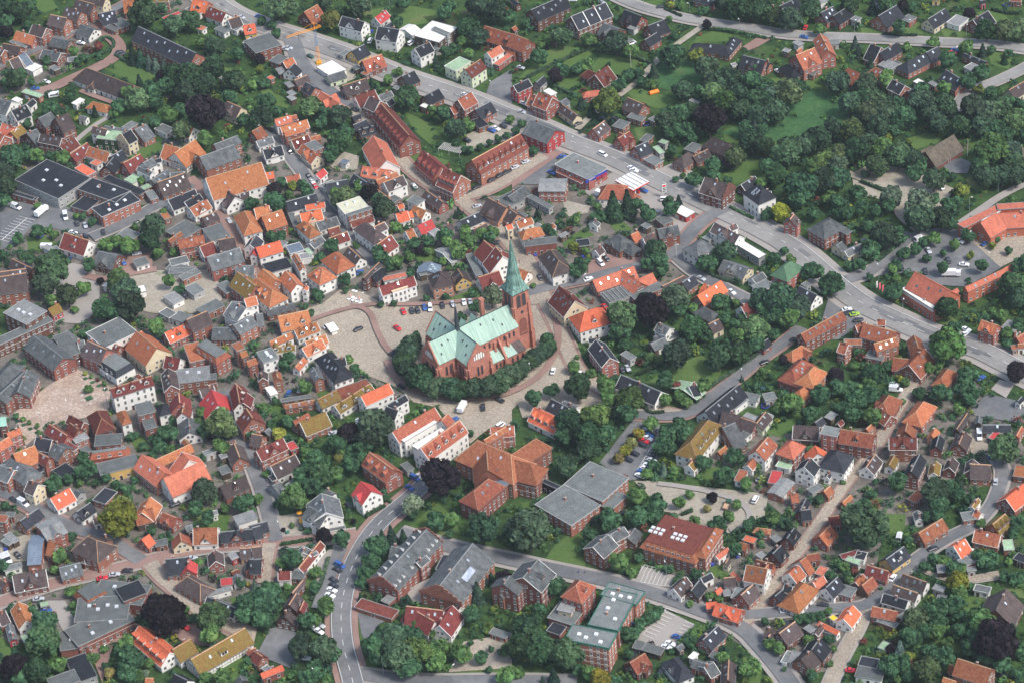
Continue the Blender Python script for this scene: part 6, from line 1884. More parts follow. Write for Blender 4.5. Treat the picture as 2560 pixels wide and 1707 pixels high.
def build_grid():
    for f in FOOT:
        r = math.hypot(f[3], f[4]) + 2
        for i in range(int((f[0] - r) // 20), int((f[0] + r) // 20) + 1):
            for j in range(int((f[1] - r) // 20), int((f[1] + r) // 20) + 1): GRID.setdefault((i, j), []).append(f)
def NEAR(x, y): return GRID.get((int(x // 20), int(y // 20)), ())
def inpoly(x, y, P_):
    c = False; j = len(P_) - 1
    for i in range(len(P_)):
        xi, yi = P_[i]; xj, yj = P_[j]
        if (yi > y) != (yj > y) and x < (xj - xi) * (y - yi) / (yj - yi) + xi: c = not c
        j = i
    return c
BSEG = None
def near_road(x, y, pad):
    global BSEG
    if BSEG is None: BSEG = [(b.min(0) - 12, b.max(0) + 12, b, w) for b, w in BANDS]
    p = np.array([x, y])
    for lo, hi, b, w in BSEG:
        if (p < lo).any() or (p > hi).any(): continue
        a = b[:-1]; d = b[1:] - a; t = np.clip(((p - a) * d).sum(1) / ((d * d).sum(1) + 1e-9), 0, 1)
        if (np.hypot(*(p - a - d * t[:, None]).T) < w + pad).any(): return True
    return False
KN = {'d': ('broadleaf_tree', 'dark green broadleaf tree'), 'l': ('broadleaf_tree', 'mid green broadleaf tree'), 'p': ('copper_beech', 'dark purple copper-leaved tree'), 'c': ('conifer', 'dark pointed conifer'),
      'n': ('pine_tree', 'broad dark needle tree'), 'b': ('blue_spruce', 'blue-grey conifer'), 'y': ('broadleaf_tree', 'olive green tree'), 'Y': ('yellow_tree', 'yellow-leaved tree'), 'r': ('reddish_shrub', 'reddish small tree'),
      'k': ('clipped_tree', 'dense clipped green tree'), 'w': ('silver_willow', 'silver-green tree'), 'g': ('silver_willow', 'pale green tree')}
def build_trees():
    T = sorted(TREES, key=lambda t: -t[0]); spec = [t for t in T if t[3] in 'kcbpnYwg']; rest = [t for t in T if t[3] not in 'kcbpnYwg']
    ind = (spec + rest)[:min(len(T), 300)]; ind_set = set(map(id, ind))
    for t in ind:
        R, px, py, k, hc, c = t; i = int(hsh(px, py) * 5)
        kind = 'cone' if k in 'cb' else 'clip' if k == 'k' else 'round'
        root = bpy.data.objects.new(KN[k][0], None); COL.objects.link(root); root.location = (c.x, c.y, 0); root.color = (random.random(), random.random(), random.random(), 1)
        cr = link('crown', crown_me(kind, k, i), root, (0, 0, hc), hsh(py, px) * 6.28)
        s = .92 + .2 * hsh(px, 1); cr.scale = (R * s, R, R * (1.0 if kind != 'round' else .95 + .15 * hsh(py, 2)))
        tr = link('trunk', TRUNK[i % 3], root, (0, 0, 0), hsh(px, 5) * 6); tr.scale = (max(R, 1.5), max(R, 1.5), hc * .95)
        sz = 'huge ' if R > 6.5 else 'large ' if R > 4.5 else 'small ' if R < 2.3 else ''
        thing(root, sz + KN[k][1], 'tree', pix(c), 'trees of the town')
    # the hundreds of smaller trees read as one mass
    for mk in sorted(set(t[3] for t in T if id(t) not in ind_set)):
        pass
    Vs = []; fm = []; keys = []
    EV = []; EF = []; nb = 0
    tpl = {}
    for i in range(5): tpl[i] = crown(i + 50, 800, 'small')[0]
    tc = [core(i + 60, .68) for i in range(3)]
    cf = []
    for t in T:
        if id(t) in ind_set: continue
        R, px, py, k, hc, c = t; i = int(hsh(px, py) * 5); a = hsh(py, px) * 6.28; rot = np.array([[math.cos(a), -math.sin(a), 0], [math.sin(a), math.cos(a), 0], [0, 0, 1]])
        off = np.array([c.x, c.y, hc]); Vs.append(tpl[i] @ rot.T * R + off)
        if k not in keys: keys.append(k)
        fm += [keys.index(k)] * 800
        cv, cfc = tc[i % 3]; EV.append(cv * R + off); EF += [tuple(q + nb for q in f) for f in cfc]; nb += len(cv); cf += [keys.index(k)] * len(cfc)
    if Vs:
        o = link('small_trees', fastmesh('small_trees', np.vstack(Vs), [LEAF[k] for k in keys], (np.vstack(EV), EF), fm + cf)); o['kind'] = 'stuff'
        o['label'] = 'smaller garden trees and tall bushes all over the town'; o['category'] = 'trees'
def build_shrubs():
    r = np.random.default_rng(3); Vs = []; fm = []; n = 0; tries = 0; tpl = [crown(i + 90, 70, 'small')[0] * 1.0 for i in range(6)]
    mk = ['d', 'l', 'y', 'c', 'r', 'Y', 'p']
    CX = [(t[5].x, t[5].y, t[0]) for t in TREES]
    while n < 7500 and tries < 45000:
        tries += 1
        px = r.uniform(-60, 2620); py = r.uniform(-60, 1780); g = at(px, py); x, y = g.x, g.y
        R = r.uniform(.5, 1.7) if r.random() < .8 else r.uniform(1.5, 2.6)
        if on_roof(x, y, R * .5) or near_road(x, y, R * .8): continue
        if any(inpoly(x, y, q) for q in PAVED): continue
        if any(inpoly(x, y, q) for q in LAWNS) and r.random() < .93: continue
        t = tpl[int(r.integers(6))]; S = np.array([R * 1.15, R * 1.15, R]); Vs.append(np.repeat([[1, 1, 1]], len(t), 0) * t * S * np.array([1, 1, .9]) + np.array([x, y, R * .55]))
        Vs[-1][:, :] += 0; u = r.random(); m_ = 0 if u < .5 else 1 if u < .82 else 2 if u < .91 else 3 if u < .95 else 4 if u < .97 else 5 if u < .98 else 6
        fm += [m_] * 70; n += 1
    o = link('shrubbery', fastmesh('shrubbery', np.vstack(Vs), [LEAF[k] for k in mk], None, fm)); o['kind'] = 'stuff'; o['label'] = 'bushes and shrubs filling the gardens'; o['category'] = 'shrubs'
def hedge(s, w=1.1, h=1.7, mk='d'):
    pts = smooth_line([at(x, y) for x, y in P(s)], 1); r = np.random.default_rng(int(abs(pts[0].x) * 7) + 1); C = []; N = []; b = MB()
    for a, q in zip(pts, pts[1:]):
        d = q - a; L = d.length
        if L < .1: continue
        u = d / L; n = Vector((-u.y, u.x, 0)); k = int(L * 34)
        b.obox((a + q) / 2 + Vector((0, 0, h * .42)), u * L / 2, n * w * .38, (0, 0, h * .42))
        for _ in range(k):
            t = r.random(); f = r.random(); z = r.random() * h
            if f < .4: p = a + d * t + n * (r.random() - .5) * w + Vector((0, 0, h)); nn = Vector((0, 0, 1))
            elif f < .7: p = a + d * t + n * w / 2 + Vector((0, 0, z)); nn = n
            else: p = a + d * t - n * w / 2 + Vector((0, 0, z)); nn = -n
            C.append([p.x, p.y, p.z]); N.append([nn.x, nn.y, nn.z])
    C = np.array(C) + r.normal(size=(len(C), 3)) * .09; N = np.array(N) + r.normal(size=(len(N), 3)) * .45; N /= np.linalg.norm(N, axis=1)[:, None]
    o = link('hedge', fastmesh('hedge', quads(C, N, .22 + .14 * r.random(len(C)), r), [LEAF[mk]], (np.array(b.v), b.f)))
    mid = pts[len(pts) // 2]; thing(o, 'clipped green hedge', 'hedge', pix(mid), 'garden hedges')
# ---------------------------------------------------------------- church
CUP = mat('church_copper', (.30, .44, .365), .2, .35, .7, 'noise', 0, (.41, .56, .47), stretch=(3, .25, .25))
CUPD = mat('spire_patina', (.06, .14, .125), .65, .8, .7, 'noise', 0, (.27, .46, .39), stretch=(2.2, 2.2, .16))
LEADM = mat('dark_lead', (.045, .055, .065), .3, .8, .6, objvar=0)
CBR = mat('church_brick', (.40, .155, .11), .18, .35, .9, 'wall', 0, (.48, .21, .155))
CBD = mat('church_brick_dark', (.22, .085, .065), .25, .6, .9, 'wall', 0)
def Kp(x, y, h): return at(960 + x / 3.408, 560 + y / 3.408, h)
def church():
    HE, HR, HW = 15.5, 23.2, 5.6
    X = Kp(625, 888, HR); T = Kp(1088, 668, HR); a = T - X; a.z = 0; ang = math.atan2(a.y, a.x)
    Mw = Matrix.Translation((X.x, X.y, 0)) @ Matrix.Rotation(ang, 4, 'Z')      # +x to the tower, camera side is -y
    root = bpy.data.objects.new('church', None); COL.objects.link(root); root.matrix_world = Mw
    W = MB(); TW = MB()
    def arm(L0, L1, rot, gable):
        R = Matrix.Rotation(rot, 4, 'Z'); b = MB()
        b.ext([(-HW, 0), (HW, 0), (HW, HE), (0, HR - .3), (-HW, HE)], L0, L1 - .1)
        W.add([R @ Vector(v) for v in b.v], b.f, 0)
        d = MB()
        if gable:       # raised brick gable with corner buttresses
            d.ext([(-HW - .15, HE - .3), (HW + .15, HE - .3), (HW + .15, HE + .3), (0, HR + .5), (-HW - .15, HE + .3)], L1 - .1, L1 + .45)
            d.ext([(-HW, 0), (HW, 0), (HW, HE - .3), (-HW, HE - .3)], L1 - .1, L1 + .35)
            for s in (-1, 1):
                for dx, dy in ((.9, 0), (0, .9)):
                    for k, z in enumerate((5, 9.5, 13)):
                        e = 1.9 - k * .55
                        cx, cy = L1 - .3, s * (HW - .3)
                        if dx: d.box(L1 + .3, L1 + .3 + e, cy - .5, cy + .5, (0, 5, 9.5)[k], z)
                        else: d.box(cx - .5, cx + .5, min(s * HW, s * (HW + e)), max(s * HW, s * (HW + e)), (0, 5, 9.5)[k], z)
        W.add([R @ Vector(v) for v in d.v], d.f, 0)
        rb = MB(); ov = .45; sl = (HR - HE) / HW
        for s in (-1, 1):
            x1 = L1 - .15 if gable else L1
            V = [(0, 0, HR), (x1, 0, HR), (x1, s * (HW + ov), HE - ov * sl + .1), (HW + ov if True else 0, s * (HW + ov), HE - ov * sl + .1)]
            V += [(x, y, z - .22) for x, y, z in V]; F = [(0, 1, 2, 3), (7, 6, 5, 4), (2, 6, 7, 3), (1, 5, 6, 2)]
            if s > 0: F = [tuple(reversed(f)) for f in F]
            rb.add(V, F, 0)
            k = .4
            while k < x1 - HW + 20:      # standing seams
                xs = HW + k
                k += 1.1
                if xs > x1 - .3: break
                rb.obox((xs, s * (HW + ov) / 2, (HR + HE - ov * sl + .1) / 2 + .05), (.035, 0, 0), (0, s * (HW + ov) / 2, -(HR - HE + ov * sl - .1) / 2), (0, .03, .045), 0)
        rb.box(.2, L1 - .15, -.16, .16, HR - .1, HR + .14, 1)
        # dark hatch windows on the slopes
        for s in (-1, 1):
            for q, (fx, fy) in enumerate(((.35, .3), (.7, .7), (.6, .35))):
                x = HW * fy + (L1 - HW * fy) * fx; y = s * HW * fy; z = HR - (HR - HE) * fy
                rb.obox((x, y, z + .12), (.28, 0, 0), (0, s * .3, -.3 * sl), (0, .1 * s, .12), 1)
        link('roof', rb.me('church_roof', [CUP, LEADM]), root, mw=R)
    arm(0, 25.6, 0, False); arm(0, 14.2, math.pi, True); arm(0, 14.0, -math.pi / 2, True); arm(0, 15.5, math.pi / 2, True)
    link('wall', W.me('church_wall', [CBR]), root)
    # stained glass and blind niches
    gl = mat('lead_glass', (.045, .05, .06), .3, 1, .25, objvar=0)
    def lancet(w, h, m1, name):
        b = MB(); pts = [(-w, 0), (w, 0), (w, h - w * 1.6)] + [(w * math.cos(t) * (1), h - w * 1.6 + w * 1.6 * math.sin(t)) for t in (.5, 1.0)] + [(0, h)] + [(-w * math.cos(t), h - w * 1.6 + w * 1.6 * math.sin(t)) for t in (1.0, .5)] + [(-w, h - w * 1.6)]
        n = len(pts); b.add([(x, .06, z) for x, z in pts], [tuple(range(n - 1, -1, -1))], 0)
        P2 = [(x * 1.22 if x else 0, z * 1.05 if z else -.15) for x, z in pts]
        b.add([(x, .1, z) for x, z in pts] + [(x, .1, z) for x, z in P2] + [(x, -.1, z) for x, z in P2], [(i, n + i, n + (i + 1) % n, (i + 1) % n) for i in range(n)] + [(n + i, 2 * n + i, 2 * n + (i + 1) % n, n + (i + 1) % n) for i in range(n)], 1)
        return b.me(name, [m1, CBD])
    big = lancet(.75, 6.2, gl, 'window'); med = lancet(.42, 4.2, gl, 'window'); sm = lancet(.4, 2.4, gl, 'window')
    nich = lancet(.42, 3.2, TRIM, 'blind_niche'); nich2 = lancet(.36, 2.2, TRIM, 'blind_niche')
    def place(me, name, rot, L, y, z):
        link(name, me, root, mw=Matrix.Rotation(rot, 4, 'Z') @ Matrix.Translation((L, y, z)) @ Matrix.Rotation(-math.pi / 2, 4, 'Z'))
    for rot, L, ws in ((math.pi, 14.65, 'E'), (-math.pi / 2, 14.45, 'S'), (math.pi / 2, 15.95, 'N')):
        if ws == 'E': place(big, 'window', rot, L - .07, -2.2, 6.5); place(big, 'window', rot, L - .07, 2.2, 6.5)
        else: place(med, 'window', rot, L - .07, -.9, 8); place(med, 'window', rot, L - .07, .9, 8)
        for k, y in enumerate((-2.2, -1.1, 0, 1.1, 2.2)): place(nich if abs(y) < 2 else nich2, 'blind_niche', rot, L + .03, y, 15.9)
    for x in (8.5, 11, 16, 18.4, 21, 23.2): 
        for s in (-1, 1): link('window', sm, root, mw=Matrix.Translation((x, s * (HW + .02), 11.2)) @ Matrix.Rotation(0 if s > 0 else math.pi, 4, 'Z'))
    for x in (-8.5, -10.5):
        for s in (-1, 1): link('window', med, root, mw=Matrix.Translation((x, s * (HW + .02), 8)) @ Matrix.Rotation(0 if s > 0 else math.pi, 4, 'Z'))
    for y in (-8.6, -10.6): link('window', med, root, mw=Matrix.Rotation(-math.pi / 2, 4, 'Z') @ Matrix.Translation((-y, -HW - .02, 8)) @ Matrix.Rotation(math.pi, 4, 'Z'))
    bt = MB()
    for x in (-12.9, -7.2, 13.3, 19.6):
        for s in (-1, 1):
            for k in range(3): e = 1.7 - .5 * k; bt.box(x - .5, x + .5, min(s * HW, s * (HW + e)), max(s * HW, s * (HW + e)), (0, 5, 9.5)[k], (5, 9.5, 13)[k])
    for y in (7.3, 12.6):
        for s in (-1, 1):
            for k in range(3): e = 1.7 - .5 * k; bt.box(min(s * HW, s * (HW + e)), max(s * HW, s * (HW + e)), -y - .5, -y + .5, (0, 5, 9.5)[k], (5, 9.5, 13)[k])
    link('buttress', bt.me('buttress', [CBR]), root)
    # low aisle chapels on the camera side
    ab = MB(); ar = MB()
    for x0, x1, y1, zt, zl in ((9.2, 14.6, 9.6, 9.2, 6.4), (16.4, 25.2, 10.4, 8.2, 6.4)):
        ab.box(x0, x1, -y1, -HW + .2, 0, zl)
        ab.ext([(-y1, zl), (-HW, zl), (-HW, zt)], x0, x1)
        V = [(x0 - .2, -HW, zt + .15), (x1 + .2, -HW, zt + .15), (x1 + .2, -y1 - .4, zl), (x0 - .2, -y1 - .4, zl)]; V += [(p, q, r - .2) for p, q, r in V]
        ar.add(V, [(3, 2, 1, 0), (4, 5, 6, 7), (0, 4, 7, 3), (1, 2, 6, 5), (2, 3, 7, 6)], 0 if x0 < 10 else 1)
    ar.add([(16.2, -HW, 8.42), (21, -HW, 8.42), (21, -10.85, 6.47), (16.2, -10.85, 6.47)], [(3, 2, 1, 0)], 0)
    ab.box(14.6, 16.4, -11, -HW, 0, 6.2)
    ab.ext([(-11, 6.2), (-HW, 6.2), (-HW, 14)], 15.0, 15.9)
    link('chapel_wall', ab.me('chapel_wall', [CBR]), root); link('chapel_roof', ar.me('chapel_roof', [CUP, ROOF['d']]), root)
    for x in (11, 13, 18.5, 21, 23.6): link('window', sm, root, mw=Matrix.Translation((x, -9.62 if x < 15 else -10.42, 2.8)) @ Matrix.Rotation(math.pi, 4, 'Z'))
    for x in (8.0, 13.0):      # small copper gables on the far side
        g = MB(); 
        for s in (-1, 1):
            V = [(x, 4, 19.5), (x, 9.5, 19.5), (x + s * 2.4, 9.5, 15), (x + s * 2.4, 4, 15)]; g.add(V, [(0, 1, 2, 3)] if s < 0 else [(3, 2, 1, 0)], 0)
        g.add([(x - 2.4, 9.3, 15), (x + 2.4, 9.3, 15), (x, 9.3, 19.4)], [(0, 2, 1)], 1); g.box(x - 2.3, x + 2.3, 5, 9.3, 0, 15.2, 1)
        link('side_gable', g.me('side_gable', [CUP, CBR]), root)
    # tower
    t = MB(); cx, hw, top = 29.3, 3.9, 29.5
    t.box(cx - hw, cx + hw, -hw, hw, 0, top)
    for sx in (-1, 1):
        for sy in (-1, 1):
            for k, (z0, z1, e) in enumerate(((0, 9, 1.5), (9, 17, 1.0), (17, 23, .6))):
                x = cx + sx * (hw - .45); y = sy * (hw - .45)
                t.box(min(cx + sx * hw, cx + sx * (hw + e)), max(cx + sx * hw, cx + sx * (hw + e)), y - .55, y + .55, z0, z1)
                t.box(x - .55, x + .55, min(sy * hw, sy * (hw + e)), max(sy * hw, sy * (hw + e)), z0, z1)
    for z in (9.2, 17.5, 21.2): t.box(cx - hw - .12, cx + hw + .12, -hw - .12, hw + .12, z, z + .3)
    link('tower', t.me('tower', [CBR]), root)
    bell = lancet(.85, 6.0, mat('louvres', (.06, .055, .06), .4, 3, .6, objvar=0), 'belfry_opening'); port = lancet(1.5, 8.0, CBD, 'portal_niche')
    for rot in (0, math.pi / 2, math.pi, -math.pi / 2):
        Rm = Matrix.Translation((cx, 0, 0)) @ Matrix.Rotation(rot, 4, 'Z')
        for y in (-1.3, 1.3): link('belfry_opening', bell, root, mw=Rm @ Matrix.Translation((y, hw + .02, 22.2)))
        link('portal_niche', port, root, mw=Rm @ Matrix.Translation((0, hw + .02, 8.2)))
        cb = MB(); n = 14; cb.add([(.75 * math.cos(q * 2 * math.pi / n), .07, .75 * math.sin(q * 2 * math.pi / n)) for q in range(n)], [tuple(range(n - 1, -1, -1))], 0)
        link('round_window', cb.me('round_window', [gl]), root, mw=Rm @ Matrix.Translation((0, hw, 19.4)))
    s = MB(); tip = (cx, 0, 54.3); h0 = hw + .55; c = 1.9
    sq = [(cx + x, y, top) for x, y in ((-h0, -h0), (0, -h0), (h0, -h0), (h0, 0), (h0, h0), (0, h0), (-h0, h0), (-h0, 0))]
    def octo(r, z): return [(cx + r * math.cos(math.radians(225 + 45 * k)) * (1 if 1 else 1), r * math.sin(math.radians(225 + 45 * k)), z) for k in range(8)]
    rings = [sq, octo(3.7, 32.2), octo(2.9, 36), octo(1.5, 44), octo(.3, 52.6)]
    for r0, r1 in zip(rings, rings[1:]):
        s.add(r0 + r1, [(i, (i + 1) % 8, 8 + (i + 1) % 8, 8 + i) for i in range(8)], 0)
    s.add(rings[-1] + [tip], [(i, (i + 1) % 8, 8) for i in range(8)], 0); s.add([(x, y, z - .25) for x, y, z in sq], [tuple(range(7, -1, -1))], 1)
    s.bar((cx, 0, 54), (cx, 0, 57.2), .07, 1); s.box(cx - .5, cx + .5, -.06, .06, 56, 56.15, 1); s.bar((cx, 0, 54.6), (cx, 0, 55), .28, 1)
    link('spire', s.me('spire', [CUPD, LEADM]), root)
    q = MB(); rr = [[(1.15 * math.cos(k * math.pi / 4), 1.15 * math.sin(k * math.pi / 4), 21.8) for k in range(8)], [(.85 * math.cos(k * math.pi / 4), .85 * math.sin(k * math.pi / 4), 26) for k in range(8)], [(1.05 * math.cos(k * math.pi / 4), 1.05 * math.sin(k * math.pi / 4), 26.2) for k in range(8)], [(.08 * math.cos(k * math.pi / 4), .08 * math.sin(k * math.pi / 4), 36) for k in range(8)]]
    for r0, r1 in zip(rr, rr[1:]): q.add(r0 + r1, [(i, (i + 1) % 8, 8 + (i + 1) % 8, 8 + i) for i in range(8)], 0)
    q.bar((0, 0, 35.5), (0, 0, 37.6), .05, 0); link('ridge_turret', q.me('ridge_turret', [LEADM]), root)
    pc = MB(); pc.box(-.8, .8, -.8, .8, 0, 25, 0); pc.box(-.95, .95, -.95, .95, 24.4, 25.4, 0)
    link('chimney', pc.me('stair_turret', [CBR]), root, (17.5, HW + 2.4, 0)); link('stair_turret_base', (lambda b: (b.box(-.01, .01, -.01, .01, 0, .01), b.me('b', [CBR]))[1])(MB()), root, (17.5, HW + 2.4, 0)) if 0 else None
    FOOT.append((X.x, X.y, ang, 17, 17, 15)); p2 = Mw @ Vector((18, -2, 0)); FOOT.append((p2.x, p2.y, ang, 17, 9, 15))
    thing(root, '', 'church', pix((X.x, X.y, 18)), None, 'large red brick church with green copper roofs and tall pointed spire')
# ---------------------------------------------------------------- vehicles
def car_mesh(L, W, H, paint, name, boxy=False, hood=.28):
    """body shell with bonnet, glasshouse and boot; wheels are separate parts"""
    b = MB(); w = W / 2; l = L / 2
    sec = [(-l, .35, .62, w * .86), (-l + .12, .28, .85, w * .97), (-l * .55, .25, .9, w), (0, .25, .92, w), (l * (1 - hood * 1.5), .25, .92, w), (l - .15, .28, .74, w * .95), (l, .35, .58, w * .82)]
    if boxy: sec = [(-l, .35, 1.0, w * .92), (-l + .1, .28, 1.1, w), (0, .25, 1.1, w), (l * .6, .25, 1.1, w), (l - .25, .28, .95, w * .97), (l, .4, .7, w * .88)]
    V = []
    for x, z0, z1, ww in sec: V += [(x, -ww, z0), (x, ww, z0), (x, ww, z1 - .08), (x, ww * .9, z1), (x, -ww * .9, z1), (x, -ww, z1 - .08)]
    F = []
    for i in range(len(sec) - 1):
        for j in range(6): F.append((i * 6 + j, (i + 1) * 6 + j, (i + 1) * 6 + (j + 1) % 6, i * 6 + (j + 1) % 6))
    F += [(0, 1, 2, 3, 4, 5)[::1], tuple(range(len(V) - 1, len(V) - 7, -1))]
    b.add(V, F, 0)
    zb = sec[3][2] if not boxy else 1.1
    rx0, rx1 = ((-l * .72, l * .22) if not boxy else (-l * .97, l * .55)); tx0, tx1 = ((-l * .5, l * .02) if not boxy else (-l * .94, l * .38))
    b.add([(tx0, -w * .7, H), (tx1, -w * .7, H), (tx1, w * .7, H), (tx0, w * .7, H), (tx0, -w * .74, H - .06), (tx1, -w * .74, H - .06), (tx1, w * .74, H - .06), (tx0, w * .74, H - .06)],
          [(0, 1, 2, 3), (4, 5, 1, 0), (5, 6, 2, 1), (6, 7, 3, 2), (7, 4, 0, 3)], 0)
    g = MB()
    g.add([(rx0, -w * .86, zb - .02), (rx1, -w * .86, zb - .02), (rx1, w * .86, zb - .02), (rx0, w * .86, zb - .02), (tx0, -w * .735, H - .06), (tx1, -w * .735, H - .06), (tx1, w * .735, H - .06), (tx0, w * .735, H - .06)],
          [(0, 1, 5, 4), (1, 2, 6, 5), (2, 3, 7, 6), (3, 0, 4, 7)], 0)
    return b.me(name, [paint]), g.me('window', [GLASS])
PAINT = {k: mat(n, c, .05, 1, .3, objvar=.05, spec=.6) for k, (n, c) in {'w': ('white_car_paint', (.75, .76, .76)), 's': ('silver_car_paint', (.42, .44, .46)), 'k': ('black_car_paint', (.025, .028, .034)),
         'r': ('red_car_paint', (.55, .02, .035)), 'b': ('blue_car_paint', (.03, .10, .32)), 'e': ('green_car_paint', (.03, .09, .06)), 'l': ('lime_car_paint', (.30, .45, .04))}.items()}
def wheel_mesh():
    b = MB(); b.bar((0, -.1, 0), (0, .1, 0), .31, 0, n=12); b.bar((0, -.115, 0), (0, .115, 0), .17, 1, n=8); return b.me('wheel', [BLACK, METAL])
WHEEL = wheel_mesh()
PROTO = {}
def proto(code):
    if code in PROTO: return PROTO[code]
    col = {'B': 'b', 'W': 'w', 'V': 'w', 'T': 'w', 'C': 'w', 'U': 'w', 'M': 'k'}.get(code, code)
    parts = []
    if code in 'WBV':
        L, W, H = (4.6, 1.85, 1.9) if code != 'V' else (5.6, 2.0, 2.5); bm_, gm = car_mesh(L, W, H, PAINT[col], 'body', True)
        parts = [('body', bm_, (0, 0, 0)), ('window', gm, (0, 0, 0))]; wb = L * .31
        if code == 'V':
            p = MB(); p.box(-2.6, .6, -.98, .98, 1.05, 2.5); parts.append(('cargo_box', p.me('cargo_box', [PAINT['w']]), (0, 0, 0)))
    elif code in 'TCU':
        W = 2.3; L = {'T': 8.0, 'C': 6.4, 'U': 5.2}[code]; p = MB(); c = MB(); wb = L * .33
        if code == 'U':
            p.box(-2.6, .6, -1, 1, .8, .95); p.box(-2.6, .6, -1, -.93, .95, 1.35); p.box(-2.6, .6, .93, 1, .95, 1.35); p.box(-2.6, -2.53, -.93, .93, .95, 1.35)
            c.box(.7, 2.5, -.95, .95, .5, 2.0); pm, cm_ = mat('wood_load', (.45, .3, .2), .2), PAINT['e']
        else:
            p.box(-L / 2, L / 2 - 1.9, -W / 2, W / 2, .9, 3.1 if code == 'T' else 2.8); c.box(L / 2 - 1.8, L / 2, -W / 2 + .1, W / 2 - .1, .6, 2.4 if code == 'T' else 2.1); pm, cm_ = PAINT['w'], PAINT['w']
        if code == 'C': c.box(L / 2 - 1.95, L / 2 - .5, -W / 2 + .05, W / 2 - .05, 2.12, 2.75)
        gl_ = MB(); x = L / 2 + .01 if code != 'U' else 2.51; gl_.box(x - .1, x + .02, -.85, .85, 1.35, 2.0 if code != 'U' else 1.85)
        parts = [('cargo_box' if code != 'C' else 'body', p.me('cargo_box', [pm]), (0, 0, 0)), ('cab', c.me('cab', [cm_]), (0, 0, 0)), ('windscreen', gl_.me('windscreen', [GLASS]), (0, 0, 0))]
        W -= .2
    elif code == 'M':
        b = MB(); b.bar((-.3, 0, .6), (.5, 0, .75), .16, 0); b.bar((.5, 0, .75), (.75, 0, .3), .05, 0); b.box(.4, .5, -.35, .35, 1.0, 1.05); b.bar((.5, 0, .75), (.45, 0, 1.0), .04)
        parts = [('frame', b.me('frame', [PAINT['k']]), (0, 0, 0)), ('wheel', WHEEL, (.75, 0, .31)), ('wheel', WHEEL, (-.7, 0, .31))]; wb = None
    else:
        L, W, H = 4.35, 1.78, 1.45; bm_, gm = car_mesh(L, W, H, PAINT[col], 'body'); parts = [('body', bm_, (0, 0, 0)), ('window', gm, (0, 0, 0))]; wb = 1.3
    if wb:
        for x in (-wb, wb):
            for y in (-W / 2 + .09, W / 2 - .09): parts.append(('wheel', WHEEL, (x, y, .31)))
    PROTO[code] = parts; return parts
CN = {'w': 'white', 's': 'silver', 'k': 'black', 'r': 'red', 'b': 'blue', 'e': 'dark green', 'l': 'lime green'}
def parse_cars(txt):
    tx = ty = 0
    for l in txt.strip().splitlines():
        if l[0] == '#': tx, ty = int(l[1]), int(l[2]); continue
        for e in l.split(';'):
            q = e.split()
            if len(q) < 4: continue
            px, py = tile(tx, ty, float(q[0]), float(q[1])); a = math.radians(float(q[2])); c = q[3]
            g = at(px, py, .7); g2 = at(px + math.cos(a) * 5, py + math.sin(a) * 5, .7); d = g2 - g
            nm = {'W': 'van', 'B': 'van', 'V': 'delivery_van', 'T': 'lorry', 'C': 'camper_van', 'U': 'pickup_truck', 'M': 'motorcycle'}.get(c, 'car')
            root = bpy.data.objects.new(nm, None); COL.objects.link(root); root.location = (g.x, g.y, .68); root.rotation_euler[2] = math.atan2(d.y, d.x)
            for pn, me_, loc in proto(c): link(pn, me_, root, loc)
            de = {'W': 'white van', 'B': 'blue van', 'V': 'white delivery van', 'T': 'white lorry', 'C': 'white camper van', 'U': 'green pickup truck with load', 'M': 'motorcycle'}.get(c) or CN[c] + ' car'
            thing(root, de, nm.replace('_', ' '), (px, py), 'parked cars and vans')
# ---------------------------------------------------------------- street furniture and one-offs
def simple(name, b, mats, px, py, rot, desc, cat, group=None, label=None, parts=()):
    g = at(px, py); root = bpy.data.objects.new(name, None); COL.objects.link(root); root.location = (g.x, g.y, 0); root.rotation_euler[2] = rot
    for pn, bb, mm in ([('frame', b, mats)] if b else []) + list(parts): link(pn, bb.me(pn, mm), root)
    thing(root, desc, cat, (px, py), group, label); return root
def t2(tx, ty, x, y): return tile(tx, ty, x, y)
def lamps():
    pole = MB(); pole.bar((0, 0, 0), (0, 0, 7.6), .09, 0, .06, 6); pole.bar((0, 0, 7.5), (.7, 0, 7.7), .05, 0); pm = pole.me('pole', [METAL])
    hd = MB(); hd.box(.5, 1.4, -.16, .16, 7.62, 7.8); hm = hd.me('lamp_head', [TRIM])
    for s, tx, ty in (('2168,885 80,110 565,265 1230,60', 1, 0), ('1635,165 1210,70 2090,300 575,1400', 2, 0), ('795,325 1285,320 1820,370 22,275 1722,570', 3, 0), ('1848,385 1868,690 1790,1050 1238,1310 1018,1010 2112,205 2045,900', 3, 1),
                      ('1900,310 1385,1240 1020,1260', 1, 1), ('1510,820 668,1100', 2, 1), ('752,330 990,440 985,580 630,660 395,800', 0, 2), ('2115,380 165,330', 2, 2), ('1385,360 1065,820', 3, 2), ('255,850 1010,1350 1025,540', 0, 3), ('230,240 1175,1500 1815,1560 525,1568', 1, 3), ('1420,610 2080,520', 2, 3)):
        for e in s.split():
            x, y = map(float, e.split(',')); px, py = tile(tx, ty, x, y); g = at(px, py)
            root = bpy.data.objects.new('street_lamp', None); COL.objects.link(root); root.location = (g.x, g.y, .3); root.rotation_euler[2] = hsh(x, y) * 6.28
            link('pole', pm, root); link('lamp_head', hm, root); thing(root, 'grey street lamp', 'street lamp', (px, py), 'street lamps')
